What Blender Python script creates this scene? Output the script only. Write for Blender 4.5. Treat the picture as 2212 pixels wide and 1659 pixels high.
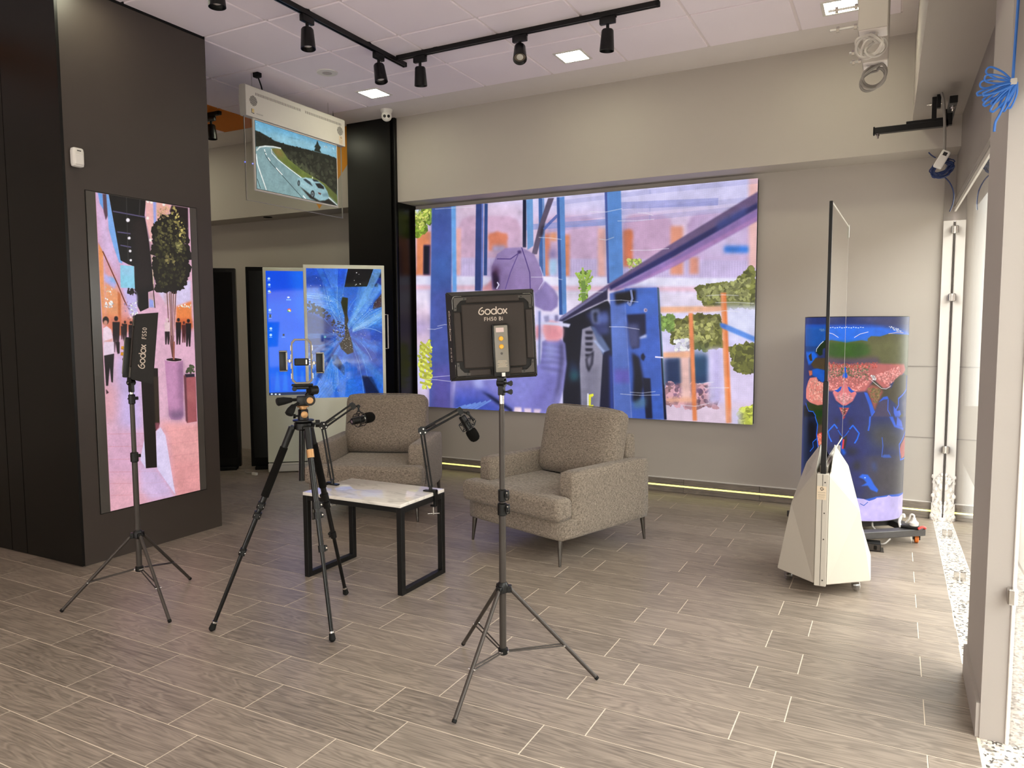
import bpy, bmesh, math, random
import numpy as np
from mathutils import Vector, Matrix
random.seed(7)
rng = np.random.default_rng(11)
SC = bpy.context.scene
COL = SC.collection
for _o in list(bpy.data.objects):
    bpy.data.objects.remove(_o)

def L(*c):
    """sRGB 0-255 -> linear RGBA"""
    if len(c) == 1 and isinstance(c[0], str):
        c = [int(c[0][i:i + 2], 16) for i in (0, 2, 4)]
    return tuple(((v / 255) / 12.92 if v / 255 <= .04045 else ((v / 255 + .055) / 1.055) ** 2.4) for v in c) + (1.0,)

# ------------------------------------------------------------------ camera
YAW, PITCH, ROLL, FPX = -0.480053, 0.0786703, -0.0042041, 1587.69
_f0 = Vector((math.sin(YAW), math.cos(YAW), 0)); _r0 = Vector((math.cos(YAW), -math.sin(YAW), 0)); _u0 = Vector((0, 0, 1))
_f = _f0 * math.cos(PITCH) - _u0 * math.sin(PITCH); _u = _u0 * math.cos(PITCH) + _f0 * math.sin(PITCH)
_r = _r0 * math.cos(ROLL) + _u * math.sin(ROLL); _up = _u * math.cos(ROLL) - _r0 * math.sin(ROLL)
cd = bpy.data.cameras.new('camera'); cam = bpy.data.objects.new('camera', cd); COL.objects.link(cam)
cd.sensor_fit = 'HORIZONTAL'; cd.sensor_width = 36.0; cd.lens = FPX * 36.0 / 2212.0
cd.clip_start = .02; cd.clip_end = 200
_m = Matrix((_r, _up, -_f)).transposed().to_4x4(); _m.translation = Vector((0, 0, 1.5)); cam.matrix_world = _m
SC.camera = cam

# ------------------------------------------------------------------ world, daylight, exposure
SC.view_settings.view_transform = 'Standard'; SC.view_settings.look = 'None'
SC.view_settings.exposure = 0.0; SC.view_settings.gamma = 1.0; SC.view_settings.use_curve_mapping = False
SKY = 9.2
wd = bpy.data.worlds.new('sky'); SC.world = wd; wd.use_nodes = True
bg = wd.node_tree.nodes['Background']; bg.inputs[0].default_value = (1.0, .95, .93, 1); bg.inputs[1].default_value = SKY
def portal(name, loc, rot, sx, sy):
    d = bpy.data.lights.new(name, 'AREA'); d.shape = 'RECTANGLE'; d.size = sx; d.size_y = sy; d.cycles.is_portal = True
    o = bpy.data.objects.new(name, d); o.location = loc; o.rotation_euler = rot; COL.objects.link(o)
portal('daylight_near', (.47, -.5, 1.2), (0, math.radians(90), 0), 2.36, 6.9)
portal('daylight_far', (.43, 5.0, 1.2), (0, math.radians(90), 0), 2.36, 2.85)
def lamp(name, loc, rot, sx, sy, power, col):
    d = bpy.data.lights.new(name, 'AREA'); d.shape = 'RECTANGLE'; d.size = sx; d.size_y = sy; d.energy = power; d.color = col
    o = bpy.data.objects.new(name, d); o.location = loc; o.rotation_euler = rot; COL.objects.link(o); return o
# fill lamp added behind the camera, tilted up to brighten the ceiling
lamp('ceiling_fill_lamp', (-3.6, -3.9, 1.2), (math.radians(145), 0, 0), 6.4, 2.2, 260, (1, .95, .92))

# unseen shop downlights, last three added to brighten the recess (visible ones further down)
for _x, _y in [(x, y) for x in (-4.205, -2.285, -.385) for y in (2.877, .33, -2.21)] + [(-5.482, 5.4265), (-7.40, 5.43), (-7.40, 3.51), (-6.75, 4.15)]:
    lamp('unseen_ceiling_lamp', (_x, _y, 3.57), (0, 0, 0), .196, .196, 4.5, (1.0, .98, .72))

# ------------------------------------------------------------------ materials
def nodes(name):
    m = bpy.data.materials.new(name); m.use_nodes = True
    nt = m.node_tree; b = nt.nodes['Principled BSDF']; return m, nt, b
def mat(name, col, rough=.5, metal=0, spec=.5, bump=0, bscale=200, var=0, vscale=6, coat=0):
    m, nt, b = nodes(name)
    b.inputs['Base Color'].default_value = col; b.inputs['Roughness'].default_value = rough; b.inputs['Metallic'].default_value = metal
    b.inputs['Specular IOR Level'].default_value = spec; b.inputs['Coat Weight'].default_value = coat
    tc = nt.nodes.new('ShaderNodeTexCoord')
    if bump:
        n = nt.nodes.new('ShaderNodeTexNoise'); n.inputs['Scale'].default_value = bscale; n.inputs['Detail'].default_value = 3
        bp = nt.nodes.new('ShaderNodeBump'); bp.inputs['Strength'].default_value = bump; bp.inputs['Distance'].default_value = .002
        nt.links.new(tc.outputs['Object'], n.inputs['Vector']); nt.links.new(n.outputs['Fac'], bp.inputs['Height']); nt.links.new(bp.outputs['Normal'], b.inputs['Normal'])
    if var:
        n = nt.nodes.new('ShaderNodeTexNoise'); n.inputs['Scale'].default_value = vscale; n.inputs['Detail'].default_value = 4
        mx = nt.nodes.new('ShaderNodeMix'); mx.data_type = 'RGBA'
        mx.inputs[6].default_value = tuple(c * (1 - var) for c in col[:3]) + (1,); mx.inputs[7].default_value = tuple(min(1, c * (1 + var)) for c in col[:3]) + (1,)
        nt.links.new(tc.outputs['Object'], n.inputs['Vector']); nt.links.new(n.outputs['Fac'], mx.inputs[0]); nt.links.new(mx.outputs[2], b.inputs['Base Color'])
    return m
def emis(name, col, st, base=(.8, .8, .8, 1)):
    m, nt, b = nodes(name)
    b.inputs['Base Color'].default_value = base; b.inputs['Emission Color'].default_value = col; b.inputs['Emission Strength'].default_value = st
    return m
def glass(name, tint=(1, 1, 1, 1), rough=0.0, ior=1.5, boost=1.0):
    """clear sheet glass: transparent with a Fresnel reflection"""
    m = bpy.data.materials.new(name); m.use_nodes = True; nt = m.node_tree; nt.nodes.remove(nt.nodes['Principled BSDF'])
    out = nt.nodes['Material Output']; fr = nt.nodes.new('ShaderNodeFresnel'); fr.inputs[0].default_value = ior
    tr = nt.nodes.new('ShaderNodeBsdfTransparent'); tr.inputs[0].default_value = tint
    gl = nt.nodes.new('ShaderNodeBsdfAnisotropic'); gl.inputs['Roughness'].default_value = rough; gl.inputs[0].default_value = (1, 1, 1, 1)
    mx = nt.nodes.new('ShaderNodeMixShader'); mu = nt.nodes.new('ShaderNodeMath'); mu.operation = 'MULTIPLY'; mu.use_clamp = True; geo = nt.nodes.new('ShaderNodeNewGeometry'); sb = nt.nodes.new('ShaderNodeMath'); sb.operation = 'SUBTRACT'; sb.inputs[0].default_value = 1; m0 = nt.nodes.new('ShaderNodeMath'); m0.operation = 'MULTIPLY'; m0.inputs[1].default_value = boost
    nt.links.new(geo.outputs['Backfacing'], sb.inputs[1]); nt.links.new(sb.outputs[0], m0.inputs[0]); nt.links.new(m0.outputs[0], mu.inputs[1]); nt.links.new(fr.outputs[0], mu.inputs[0]); nt.links.new(mu.outputs[0], mx.inputs[0]); nt.links.new(tr.outputs[0], mx.inputs[1]); nt.links.new(gl.outputs[0], mx.inputs[2]); nt.links.new(mx.outputs[0], out.inputs[0])
    return m

M = {}
M['wall'] = mat('wall_paint', L(184, 176, 167), .75, bump=.12, bscale=120, var=.03, vscale=2)
M['wall_white'] = mat('white_plaster', L(226, 220, 214), .8, bump=.2, bscale=40, var=.04, vscale=3)
M['column_grey'] = mat('grey_column_paint', L(150, 142, 136), .6, bump=.1, var=.03)
M['ceil'] = mat('ceiling_tile', L(250, 240, 246), .9, bump=.35, bscale=260, var=.04, vscale=1.5)
M['ceil_orange'] = mat('orange_ceiling_tile', L(214, 122, 20), .8, bump=.2, var=.04)
M['orange'] = mat('orange_wall_paint', L(226, 150, 24), .7, var=.03)
M['tbar'] = mat('ceiling_grid_bar', L(238, 228, 228), .5)
M['gypsum'] = mat('gypsum_ceiling', L(228, 220, 216), .85, bump=.1, var=.03)
M['pillar'] = mat('dark_pillar_laminate', L(64, 56, 51), .42, bump=.05, bscale=400, var=.05)
M['pillar_glass'] = mat('grey_screen_surround', L(84, 80, 76), .25, spec=.5)
M['black_gloss'] = mat('black_lacquer', L(9, 8, 6), .34, spec=.28)
M['black_sat'] = mat('satin_black', L(8, 8, 8), .36, spec=.35)
M['black_matt'] = mat('matt_black', L(9, 9, 9), .7, spec=.25)
M['black_metal'] = mat('black_metal', L(12, 12, 12), .33, metal=.2, spec=.4)
M['alu_black'] = mat('black_anodised_tube', L(9, 9, 9), .2, metal=.3)
M['rubber'] = mat('black_rubber', L(11, 11, 10), .75, spec=.3)
M['foam'] = mat('black_foam', L(15, 13, 11), .95, spec=.15, bump=.8, bscale=900)
M['grey_metal'] = mat('dark_grey_stand_tube', L(66, 60, 56), .38, metal=.35)
M['steel'] = mat('bright_steel', L(205, 202, 198), .18, metal=1)
M['chrome_leg'] = mat('dark_chrome', L(120, 116, 112), .2, metal=1)
M['gold'] = mat('bronze_anodised', L(190, 146, 100), .4, metal=.6)
M['column'] = mat('column_plaster', L(176, 168, 162), .8, bump=.2, bscale=40, var=.03, vscale=3)
M['wedge_white'] = mat('white_sheet_metal', L(196, 189, 177), .5, var=.01)
M['white_plastic'] = mat('white_plastic', L(228, 224, 218), .4)
M['white_metal'] = mat('white_powder_coat', L(214, 209, 200), .5, var=.02)
M['grey_plastic'] = mat('grey_plastic', L(128, 122, 112), .35)
M['yellow'] = mat('yellow_knob', L(238, 172, 38), .4)
M['label'] = mat('beige_label', L(222, 204, 178), .6)
M['ink'] = mat('black_ink', L(24, 22, 22), .6)
M['logo_white'] = mat('white_lettering', L(205, 190, 178), .6)
M['logo_yellow'] = mat('yellow_logo', L(222, 190, 90), .6)
M['nylon'] = mat('black_nylon', L(50, 42, 38), .7, bump=.5, bscale=700)
M['nylon_dark'] = mat('black_nylon_side', L(22, 19, 18), .7, bump=.4, bscale=700)
M['panel_white'] = mat('white_glass_panel', L(244, 246, 226), .12, spec=.5)
M['vent'] = mat('dark_vent', L(60, 58, 56), .8)
M['grout'] = mat('grout', L(222, 208, 190), .9, var=.1, vscale=20)
M['blue_cable'] = mat('blue_cable', L(52, 112, 196), .45)
M['navy_cable'] = mat('dark_blue_cable', L(30, 48, 96), .5)
M['pale_cable'] = mat('pale_grey_cable', L(196, 190, 182), .5)
M['grey_cable'] = mat('grey_cable', L(138, 132, 126), .5)
M['orange_wheel'] = mat('orange_polyurethane', L(214, 112, 34), .4)
M['red'] = mat('red_cable_clamp', L(214, 60, 52), .5)
M['dolly'] = mat('dark_grey_steel', L(70, 68, 68), .45, metal=.2, var=.2, vscale=30)
M['frame_alu'] = mat('brushed_aluminium', L(186, 182, 176), .35, metal=.8)
M['steel_black'] = mat('worn_black_steel', L(12, 12, 12), .4, metal=.3, var=.25, vscale=40)
M['glass'] = glass('storefront_glass', (.90, .93, .91, 1), 0, 1.5, 1.6)
M['glass_panel'] = glass('display_glass', (.90, .91, .92, 1), .0, 1.45, 1.6)
M['acrylic'] = glass('clear_acrylic', (.96, .98, .97, 1), 0, 1.45, 1.3)
M['caster_clear'] = glass('clear_caster', (.72, .72, .72, 1), .05, 1.6, 2.2)
M['led'] = emis('led_strip', (1, .93, .16, 1), 1.8)
M['downlight'] = emis('downlight_diffuser', (1.0, .98, .72, 1), 37)
M['blue_led'] = emis('blue_status_light', (.02, .08, 1, 1), 1.2)
M['screen_edge'] = mat('screen_cabinet', L(28, 26, 26), .6)

def wood(name, dark, light, along=0, rough=.36):
    m, nt, b = nodes(name); N = nt.nodes.new; K = nt.links.new
    tc = N('ShaderNodeTexCoord'); oi = N('ShaderNodeObjectInfo')
    mul = N('ShaderNodeMath'); mul.operation = 'MULTIPLY'; mul.inputs[1].default_value = 37.0; K(oi.outputs['Random'], mul.inputs[0])
    cmb = N('ShaderNodeCombineXYZ'); K(mul.outputs[0], cmb.inputs[0]); K(mul.outputs[0], cmb.inputs[1]); K(mul.outputs[0], cmb.inputs[2])
    add = N('ShaderNodeVectorMath'); add.operation = 'ADD'; K(tc.outputs['Object'], add.inputs[0]); K(cmb.outputs[0], add.inputs[1])
    mp = N('ShaderNodeMapping'); mp.inputs['Scale'].default_value = (1.6, 11, 11); K(add.outputs[0], mp.inputs['Vector'])
    n1 = N('ShaderNodeTexNoise'); n1.inputs['Scale'].default_value = 1.3; n1.inputs['Detail'].default_value = 2; n1.inputs['Distortion'].default_value = 1.2; K(mp.outputs[0], n1.inputs['Vector'])
    wv = N('ShaderNodeMath'); wv.operation = 'MULTIPLY'; wv.inputs[1].default_value = 42; K(n1.outputs['Fac'], wv.inputs[0])
    sn = N('ShaderNodeMath'); sn.operation = 'SINE'; K(wv.outputs[0], sn.inputs[0])
    mp2 = N('ShaderNodeMapping'); mp2.inputs['Scale'].default_value = (5, 150, 150); K(add.outputs[0], mp2.inputs['Vector'])
    n2 = N('ShaderNodeTexNoise'); n2.inputs['Scale'].default_value = 1.0; n2.inputs['Detail'].default_value = 5; K(mp2.outputs[0], n2.inputs['Vector'])
    m1 = N('ShaderNodeMapRange'); m1.inputs[1].default_value = -1; m1.inputs[2].default_value = 1; m1.inputs[3].default_value = .28; m1.inputs[4].default_value = .72; K(sn.outputs[0], m1.inputs[0])
    mx = N('ShaderNodeMix'); mx.data_type = 'FLOAT'; mx.inputs[0].default_value = .62; K(m1.outputs[0], mx.inputs[2]); K(n2.outputs['Fac'], mx.inputs[3])
    rv = N('ShaderNodeMapRange'); rv.inputs[3].default_value = -.06; rv.inputs[4].default_value = .06; K(oi.outputs['Random'], rv.inputs[0])
    ad = N('ShaderNodeMath'); ad.operation = 'ADD'; K(mx.outputs[0], ad.inputs[0]); K(rv.outputs[0], ad.inputs[1])
    cr = N('ShaderNodeValToRGB'); cr.color_ramp.elements[0].position = .22; cr.color_ramp.elements[0].color = dark; cr.color_ramp.elements[1].position = .78; cr.color_ramp.elements[1].color = light
    K(ad.outputs[0], cr.inputs[0]); K(cr.outputs[0], b.inputs['Base Color'])
    bp = N('ShaderNodeBump'); bp.inputs['Strength'].default_value = .25; bp.inputs['Distance'].default_value = .001; K(n2.outputs['Fac'], bp.inputs['Height']); K(bp.outputs[0], b.inputs['Normal'])
    b.inputs['Roughness'].default_value = rough; b.inputs['Specular IOR Level'].default_value = .6
    return m
M['tile'] = wood('wood_look_tile', L(95, 86, 77), L(170, 155, 141))
M['base_tile'] = wood('baseboard_tile', L(96, 88, 80), L(150, 138, 126))

def tweed():
    m, nt, b = nodes('grey_tweed'); N = nt.nodes.new; K = nt.links.new
    tc = N('ShaderNodeTexCoord')
    a = N('ShaderNodeTexNoise'); a.inputs['Scale'].default_value = 420; a.inputs['Detail'].default_value = 2
    mp = N('ShaderNodeMapping'); mp.inputs['Scale'].default_value = (330, 330, 60); K(tc.outputs['Object'], mp.inputs['Vector'])
    c = N('ShaderNodeTexNoise'); c.inputs['Scale'].default_value = 1; c.inputs['Detail'].default_value = 2; K(mp.outputs[0], c.inputs['Vector']); K(tc.outputs['Object'], a.inputs['Vector'])
    mp2 = N('ShaderNodeMapping'); mp2.inputs['Scale'].default_value = (60, 60, 340); K(tc.outputs['Object'], mp2.inputs['Vector'])
    e = N('ShaderNodeTexNoise'); e.inputs['Scale'].default_value = 1; e.inputs['Detail'].default_value = 2; K(mp2.outputs[0], e.inputs['Vector'])
    m1 = N('ShaderNodeMath'); m1.operation = 'ADD'; K(a.outputs['Fac'], m1.inputs[0]); K(c.outputs['Fac'], m1.inputs[1])
    m2 = N('ShaderNodeMath'); m2.operation = 'ADD'; K(m1.outputs[0], m2.inputs[0]); K(e.outputs['Fac'], m2.inputs[1])
    m3 = N('ShaderNodeMath'); m3.operation = 'MULTIPLY'; m3.inputs[1].default_value = 1 / 3; K(m2.outputs[0], m3.inputs[0])
    cr = N('ShaderNodeValToRGB'); cr.color_ramp.elements[0].position = .36; cr.color_ramp.elements[0].color = L(56, 49, 43); cr.color_ramp.elements[1].position = .66; cr.color_ramp.elements[1].color = L(182, 167, 151)
    K(m3.outputs[0], cr.inputs[0]); K(cr.outputs[0], b.inputs['Base Color']); b.inputs['Roughness'].default_value = .95; b.inputs['Specular IOR Level'].default_value = .15
    b.inputs['Sheen Weight'].default_value = .15
    bp = N('ShaderNodeBump'); bp.inputs['Strength'].default_value = .35; bp.inputs['Distance'].default_value = .0015; K(m3.outputs[0], bp.inputs['Height']); K(bp.outputs[0], b.inputs['Normal'])
    return m
M['tweed'] = tweed()
def marble():
    m, nt, b = nodes('white_marble'); N = nt.nodes.new; K = nt.links.new
    tc = N('ShaderNodeTexCoord'); n = N('ShaderNodeTexNoise'); n.inputs['Scale'].default_value = 5; n.inputs['Detail'].default_value = 8; n.inputs['Distortion'].default_value = 2.2
    mp = N('ShaderNodeMapping'); mp.inputs['Rotation'].default_value = (0, 0, .6); mp.inputs['Scale'].default_value = (1, 3, 1); K(tc.outputs['Object'], mp.inputs[0]); K(mp.outputs[0], n.inputs['Vector'])
    cr = N('ShaderNodeValToRGB'); el = cr.color_ramp.elements; el[0].position = .26; el[0].color = L(204, 198, 190); el[1].position = .5; el[1].color = L(238, 232, 224)
    K(n.outputs['Fac'], cr.inputs[0]); K(cr.outputs[0], b.inputs['Base Color']); b.inputs['Roughness'].default_value = .06; b.inputs['Specular IOR Level'].default_value = .6
    return m
M['marble'] = marble()
def terrazzo():
    m, nt, b = nodes('speckled_granite'); N = nt.nodes.new; K = nt.links.new
    tc = N('ShaderNodeTexCoord'); v = N('ShaderNodeTexVoronoi'); v.inputs['Scale'].default_value = 95; K(tc.outputs['Object'], v.inputs['Vector'])
    bw = N('ShaderNodeSeparateColor'); K(v.outputs['Color'], bw.inputs[0])
    cr = N('ShaderNodeValToRGB'); el = cr.color_ramp.elements; el[0].position = .12; el[0].color = L(70, 64, 60); el[1].position = .3; el[1].color = L(196, 186, 174)
    e = el.new(.62); e.color = L(228, 220, 210); e = el.new(.95); e.color = L(150, 140, 132)
    K(bw.outputs[0], cr.inputs[0]); K(cr.outputs[0], b.inputs['Base Color']); b.inputs['Roughness'].default_value = .55
    return m
M['terrazzo'] = terrazzo()

# ------------------------------------------------------------------ geometry helpers
def new(): return bmesh.new()
def obj(name, bm, m, parent=None, smooth=False, loc=None):
    me = bpy.data.meshes.new(name); bmesh.ops.recalc_face_normals(bm, faces=bm.faces[:]); bm.to_mesh(me); bm.free()
    me.materials.append(M[m] if isinstance(m, str) else m)
    if smooth:
        me.polygons.foreach_set('use_smooth', [True] * len(me.polygons))
        if smooth != 'all': me.set_sharp_from_angle(angle=math.radians(38))
    o = bpy.data.objects.new(name, me); COL.objects.link(o)
    if parent is not None: o.parent = parent
    if loc is not None: o.location = loc
    return o
def thing(name, label, cat, loc=(0, 0, 0), rotz=0, group=None):
    o = bpy.data.objects.new(name, None); o.empty_display_size = .05; COL.objects.link(o); o.location = loc; o.rotation_euler = (0, 0, rotz)
    return tag(o, label, cat, group)
def tag(o, label, cat, group=None):
    o['label'] = label; o['category'] = cat
    if group: o['group'] = group
    return o
def struct(name, bm, m, parent=None, smooth=False):
    o = obj(name, bm, m, parent, smooth)
    if parent is None: o['kind'] = 'structure'
    return o
def stuff(o): o['kind'] = 'stuff'; return o
def add(bm, verts, faces):
    v = [bm.verts.new(p) for p in verts]
    for f in faces: bm.faces.new([v[i] for i in f])
    return v
BF = [(0, 1, 3, 2), (4, 6, 7, 5), (0, 4, 5, 1), (2, 3, 7, 6), (0, 2, 6, 4), (1, 5, 7, 3)]
def bx(bm, x0, x1, y0, y1, z0, z1, bev=0, seg=1, mtx=None):
    vs = [(x, y, z) for x in (x0, x1) for y in (y0, y1) for z in (z0, z1)]
    if bev:
        t = bmesh.new(); add(t, vs, BF); bmesh.ops.recalc_face_normals(t, faces=t.faces[:])
        bmesh.ops.bevel(t, geom=t.edges[:], offset=bev, segments=seg, profile=.6, affect='EDGES')
        merge(bm, t, mtx)
    else:
        if mtx is not None: vs = [mtx @ Vector(p) for p in vs]
        add(bm, vs, BF)
    return bm
def merge(bm, t, mtx=None):
    t.verts.index_update(); vs = [bm.verts.new(mtx @ v.co if mtx is not None else v.co) for v in t.verts]
    for f in t.faces:
        try: bm.faces.new([vs[v.index] for v in f.verts])
        except ValueError: pass
    t.free()
def frame(d):
    d = Vector(d).normalized(); a = Vector((0, 0, 1)) if abs(d.z) < .95 else Vector((1, 0, 0))
    u = d.cross(a).normalized(); return u, u.cross(d).normalized()
def tube(bm, p, q, r, r2=None, n=12, cap=True):
    p = Vector(p); q = Vector(q); u, v = frame(q - p); r2 = r if r2 is None else r2
    A = [bm.verts.new(p + (u * math.cos(2 * math.pi * i / n) + v * math.sin(2 * math.pi * i / n)) * r) for i in range(n)]
    B = [bm.verts.new(q + (u * math.cos(2 * math.pi * i / n) + v * math.sin(2 * math.pi * i / n)) * r2) for i in range(n)]
    for i in range(n): bm.faces.new([A[i], A[(i + 1) % n], B[(i + 1) % n], B[i]])
    if cap: bm.faces.new(A[::-1]); bm.faces.new(B)
    return bm
def path(bm, pts, r, n=8, closed=False):
    pts = [Vector(p) for p in pts]; rings = []; u = None; N = len(pts)
    for i, p in enumerate(pts):
        d = (pts[(i + 1) % N] - pts[i - 1]) if (closed or 0 < i < N - 1) else (pts[1] - p if i == 0 else p - pts[i - 1])
        d.normalize()
        if u is None: u, _ = frame(d)
        u = (u - d * u.dot(d)).normalized(); v = u.cross(d)
        rr = r[i] if isinstance(r, (list, tuple)) else r
        rings.append([bm.verts.new(p + (u * math.cos(2 * math.pi * k / n) + v * math.sin(2 * math.pi * k / n)) * rr) for k in range(n)])
    for i in range(N if closed else N - 1):
        a, b = rings[i], rings[(i + 1) % N]
        for k in range(n): bm.faces.new([a[k], a[(k + 1) % n], b[(k + 1) % n], b[k]])
    if not closed: bm.faces.new(rings[0][::-1]); bm.faces.new(rings[-1])
    return bm
def smooth_pts(pts, sub=6):
    P = [Vector(p) for p in pts]; out = []
    for i in range(len(P) - 1):
        p0 = P[max(i - 1, 0)]; p1 = P[i]; p2 = P[i + 1]; p3 = P[min(i + 2, len(P) - 1)]
        for k in range(sub):
            t = k / sub; out.append(.5 * ((2 * p1) + (p2 - p0) * t + (2 * p0 - 5 * p1 + 4 * p2 - p3) * t * t + (3 * p1 - p0 - 3 * p2 + p3) * t ** 3))
    return out + [P[-1]]
def lathe(bm, prof, n=20, mtx=None, cap=True):
    """prof: (radius, z) pairs about +Z"""
    R = []
    for r, z in prof:
        ring = []
        for i in range(n):
            c = Vector((r * math.cos(2 * math.pi * i / n), r * math.sin(2 * math.pi * i / n), z))
            ring.append(bm.verts.new(mtx @ c if mtx is not None else c))
        R.append(ring)
    for a, b in zip(R, R[1:]):
        for i in range(n): bm.faces.new([a[i], a[(i + 1) % n], b[(i + 1) % n], b[i]])
    if cap: bm.faces.new(R[0][::-1]); bm.faces.new(R[-1])
    return bm
def aim(p, q):
    """matrix taking +Z at origin to the direction p->q placed at p"""
    p = Vector(p); d = (Vector(q) - p).normalized(); return Matrix.Translation(p) @ d.to_track_quat('Z', 'Y').to_matrix().to_4x4()
def prism(bm, pts, h0, h1, mtx=None):
    """2D outline in local XY extruded along local Z"""
    n = len(pts); f = (lambda p: mtx @ Vector(p)) if mtx is not None else Vector
    A = [bm.verts.new(f((x, y, h0))) for x, y in pts]; B = [bm.verts.new(f((x, y, h1))) for x, y in pts]
    for i in range(n): bm.faces.new([A[i], A[(i + 1) % n], B[(i + 1) % n], B[i]])
    bm.faces.new(A[::-1]); bm.faces.new(B); return bm
def ribbon(bm, pts, w, h, mtx, closed=False):
    """flat stroke of width w through 2D points, raised by h: printed lettering"""
    P = [Vector((a, b, 0)) for a, b in pts]; N = len(P); Lf = []; Rt = []
    for i in range(N):
        d = (P[(i + 1) % N] - P[i - 1]) if (closed or 0 < i < N - 1) else (P[1] - P[0] if i == 0 else P[-1] - P[-2])
        d.normalize(); nn = Vector((-d.y, d.x, 0)) * w / 2
        Lf.append(bm.verts.new(mtx @ (P[i] + nn + Vector((0, 0, h))))); Rt.append(bm.verts.new(mtx @ (P[i] - nn + Vector((0, 0, h)))))
    for i in range(N if closed else N - 1):
        j = (i + 1) % N; bm.faces.new([Lf[i], Rt[i], Rt[j], Lf[j]])
def text_bm(bm, s, size, mtx, bold=0, align='CENTER'):
    c = bpy.data.curves.new('lettering', 'FONT'); c.body = s; c.size = size; c.align_x = align; c.align_y = 'CENTER'; c.offset = bold; c.resolution_u = 2; c.space_character = 1.08
    o = bpy.data.objects.new('lettering', c); COL.objects.link(o); dg = bpy.context.evaluated_depsgraph_get()
    me = bpy.data.meshes.new_from_object(o.evaluated_get(dg)); t = bmesh.new(); t.from_mesh(me)
    COL.objects.unlink(o); bpy.data.objects.remove(o); bpy.data.curves.remove(c); bpy.data.meshes.remove(me); merge(bm, t, mtx)
def rotm(rx=0, ry=0, rz=0, loc=(0, 0, 0)):
    return Matrix.Translation(loc) @ Matrix.Rotation(rz, 4, 'Z') @ Matrix.Rotation(ry, 4, 'Y') @ Matrix.Rotation(rx, 4, 'X')
def pillow(bm, x0, x1, y0, y1, z0, z1, r, puff=0, cuts=8, mtx=None, axis=2):
    """upholstered block: rounded box whose faces bulge"""
    t = bmesh.new(); bmesh.ops.create_cube(t, size=2)
    bmesh.ops.subdivide_edges(t, edges=t.edges[:], cuts=cuts, use_grid_fill=True)
    h = Vector(((x1 - x0) / 2, (y1 - y0) / 2, (z1 - z0) / 2)); c = Vector(((x1 + x0) / 2, (y1 + y0) / 2, (z1 + z0) / 2))
    for v in t.verts:
        s = v.co.copy()
        p = Vector((s.x * h.x, s.y * h.y, s.z * h.z)); q = Vector([max(-h[i] + r, min(h[i] - r, p[i])) for i in range(3)])
        d = p - q
        if d.length > 1e-6: p = q + d.normalized() * r if sum(abs(d[i]) > 1e-6 for i in range(3)) > 1 else q + d.normalized() * r
        k = (1 - s[(axis + 1) % 3] ** 4) * (1 - s[(axis + 2) % 3] ** 4)
        p[axis] += puff * k * (1 if s[axis] > 0 else -1) * abs(s[axis])
        v.co = c + p
    merge(bm, t, mtx)
def dup(root, loc, rotz, label=None, group=None):
    r = root.copy(); COL.objects.link(r); r.location = loc; r.rotation_euler = (0, 0, rotz)
    if label: r['label'] = label
    if group: r['group'] = group
    for ch in list(root.children):
        c = ch.copy(); COL.objects.link(c); c.parent = r
        for g in ch.children:
            d = g.copy(); COL.objects.link(d); d.parent = c
    return r
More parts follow.
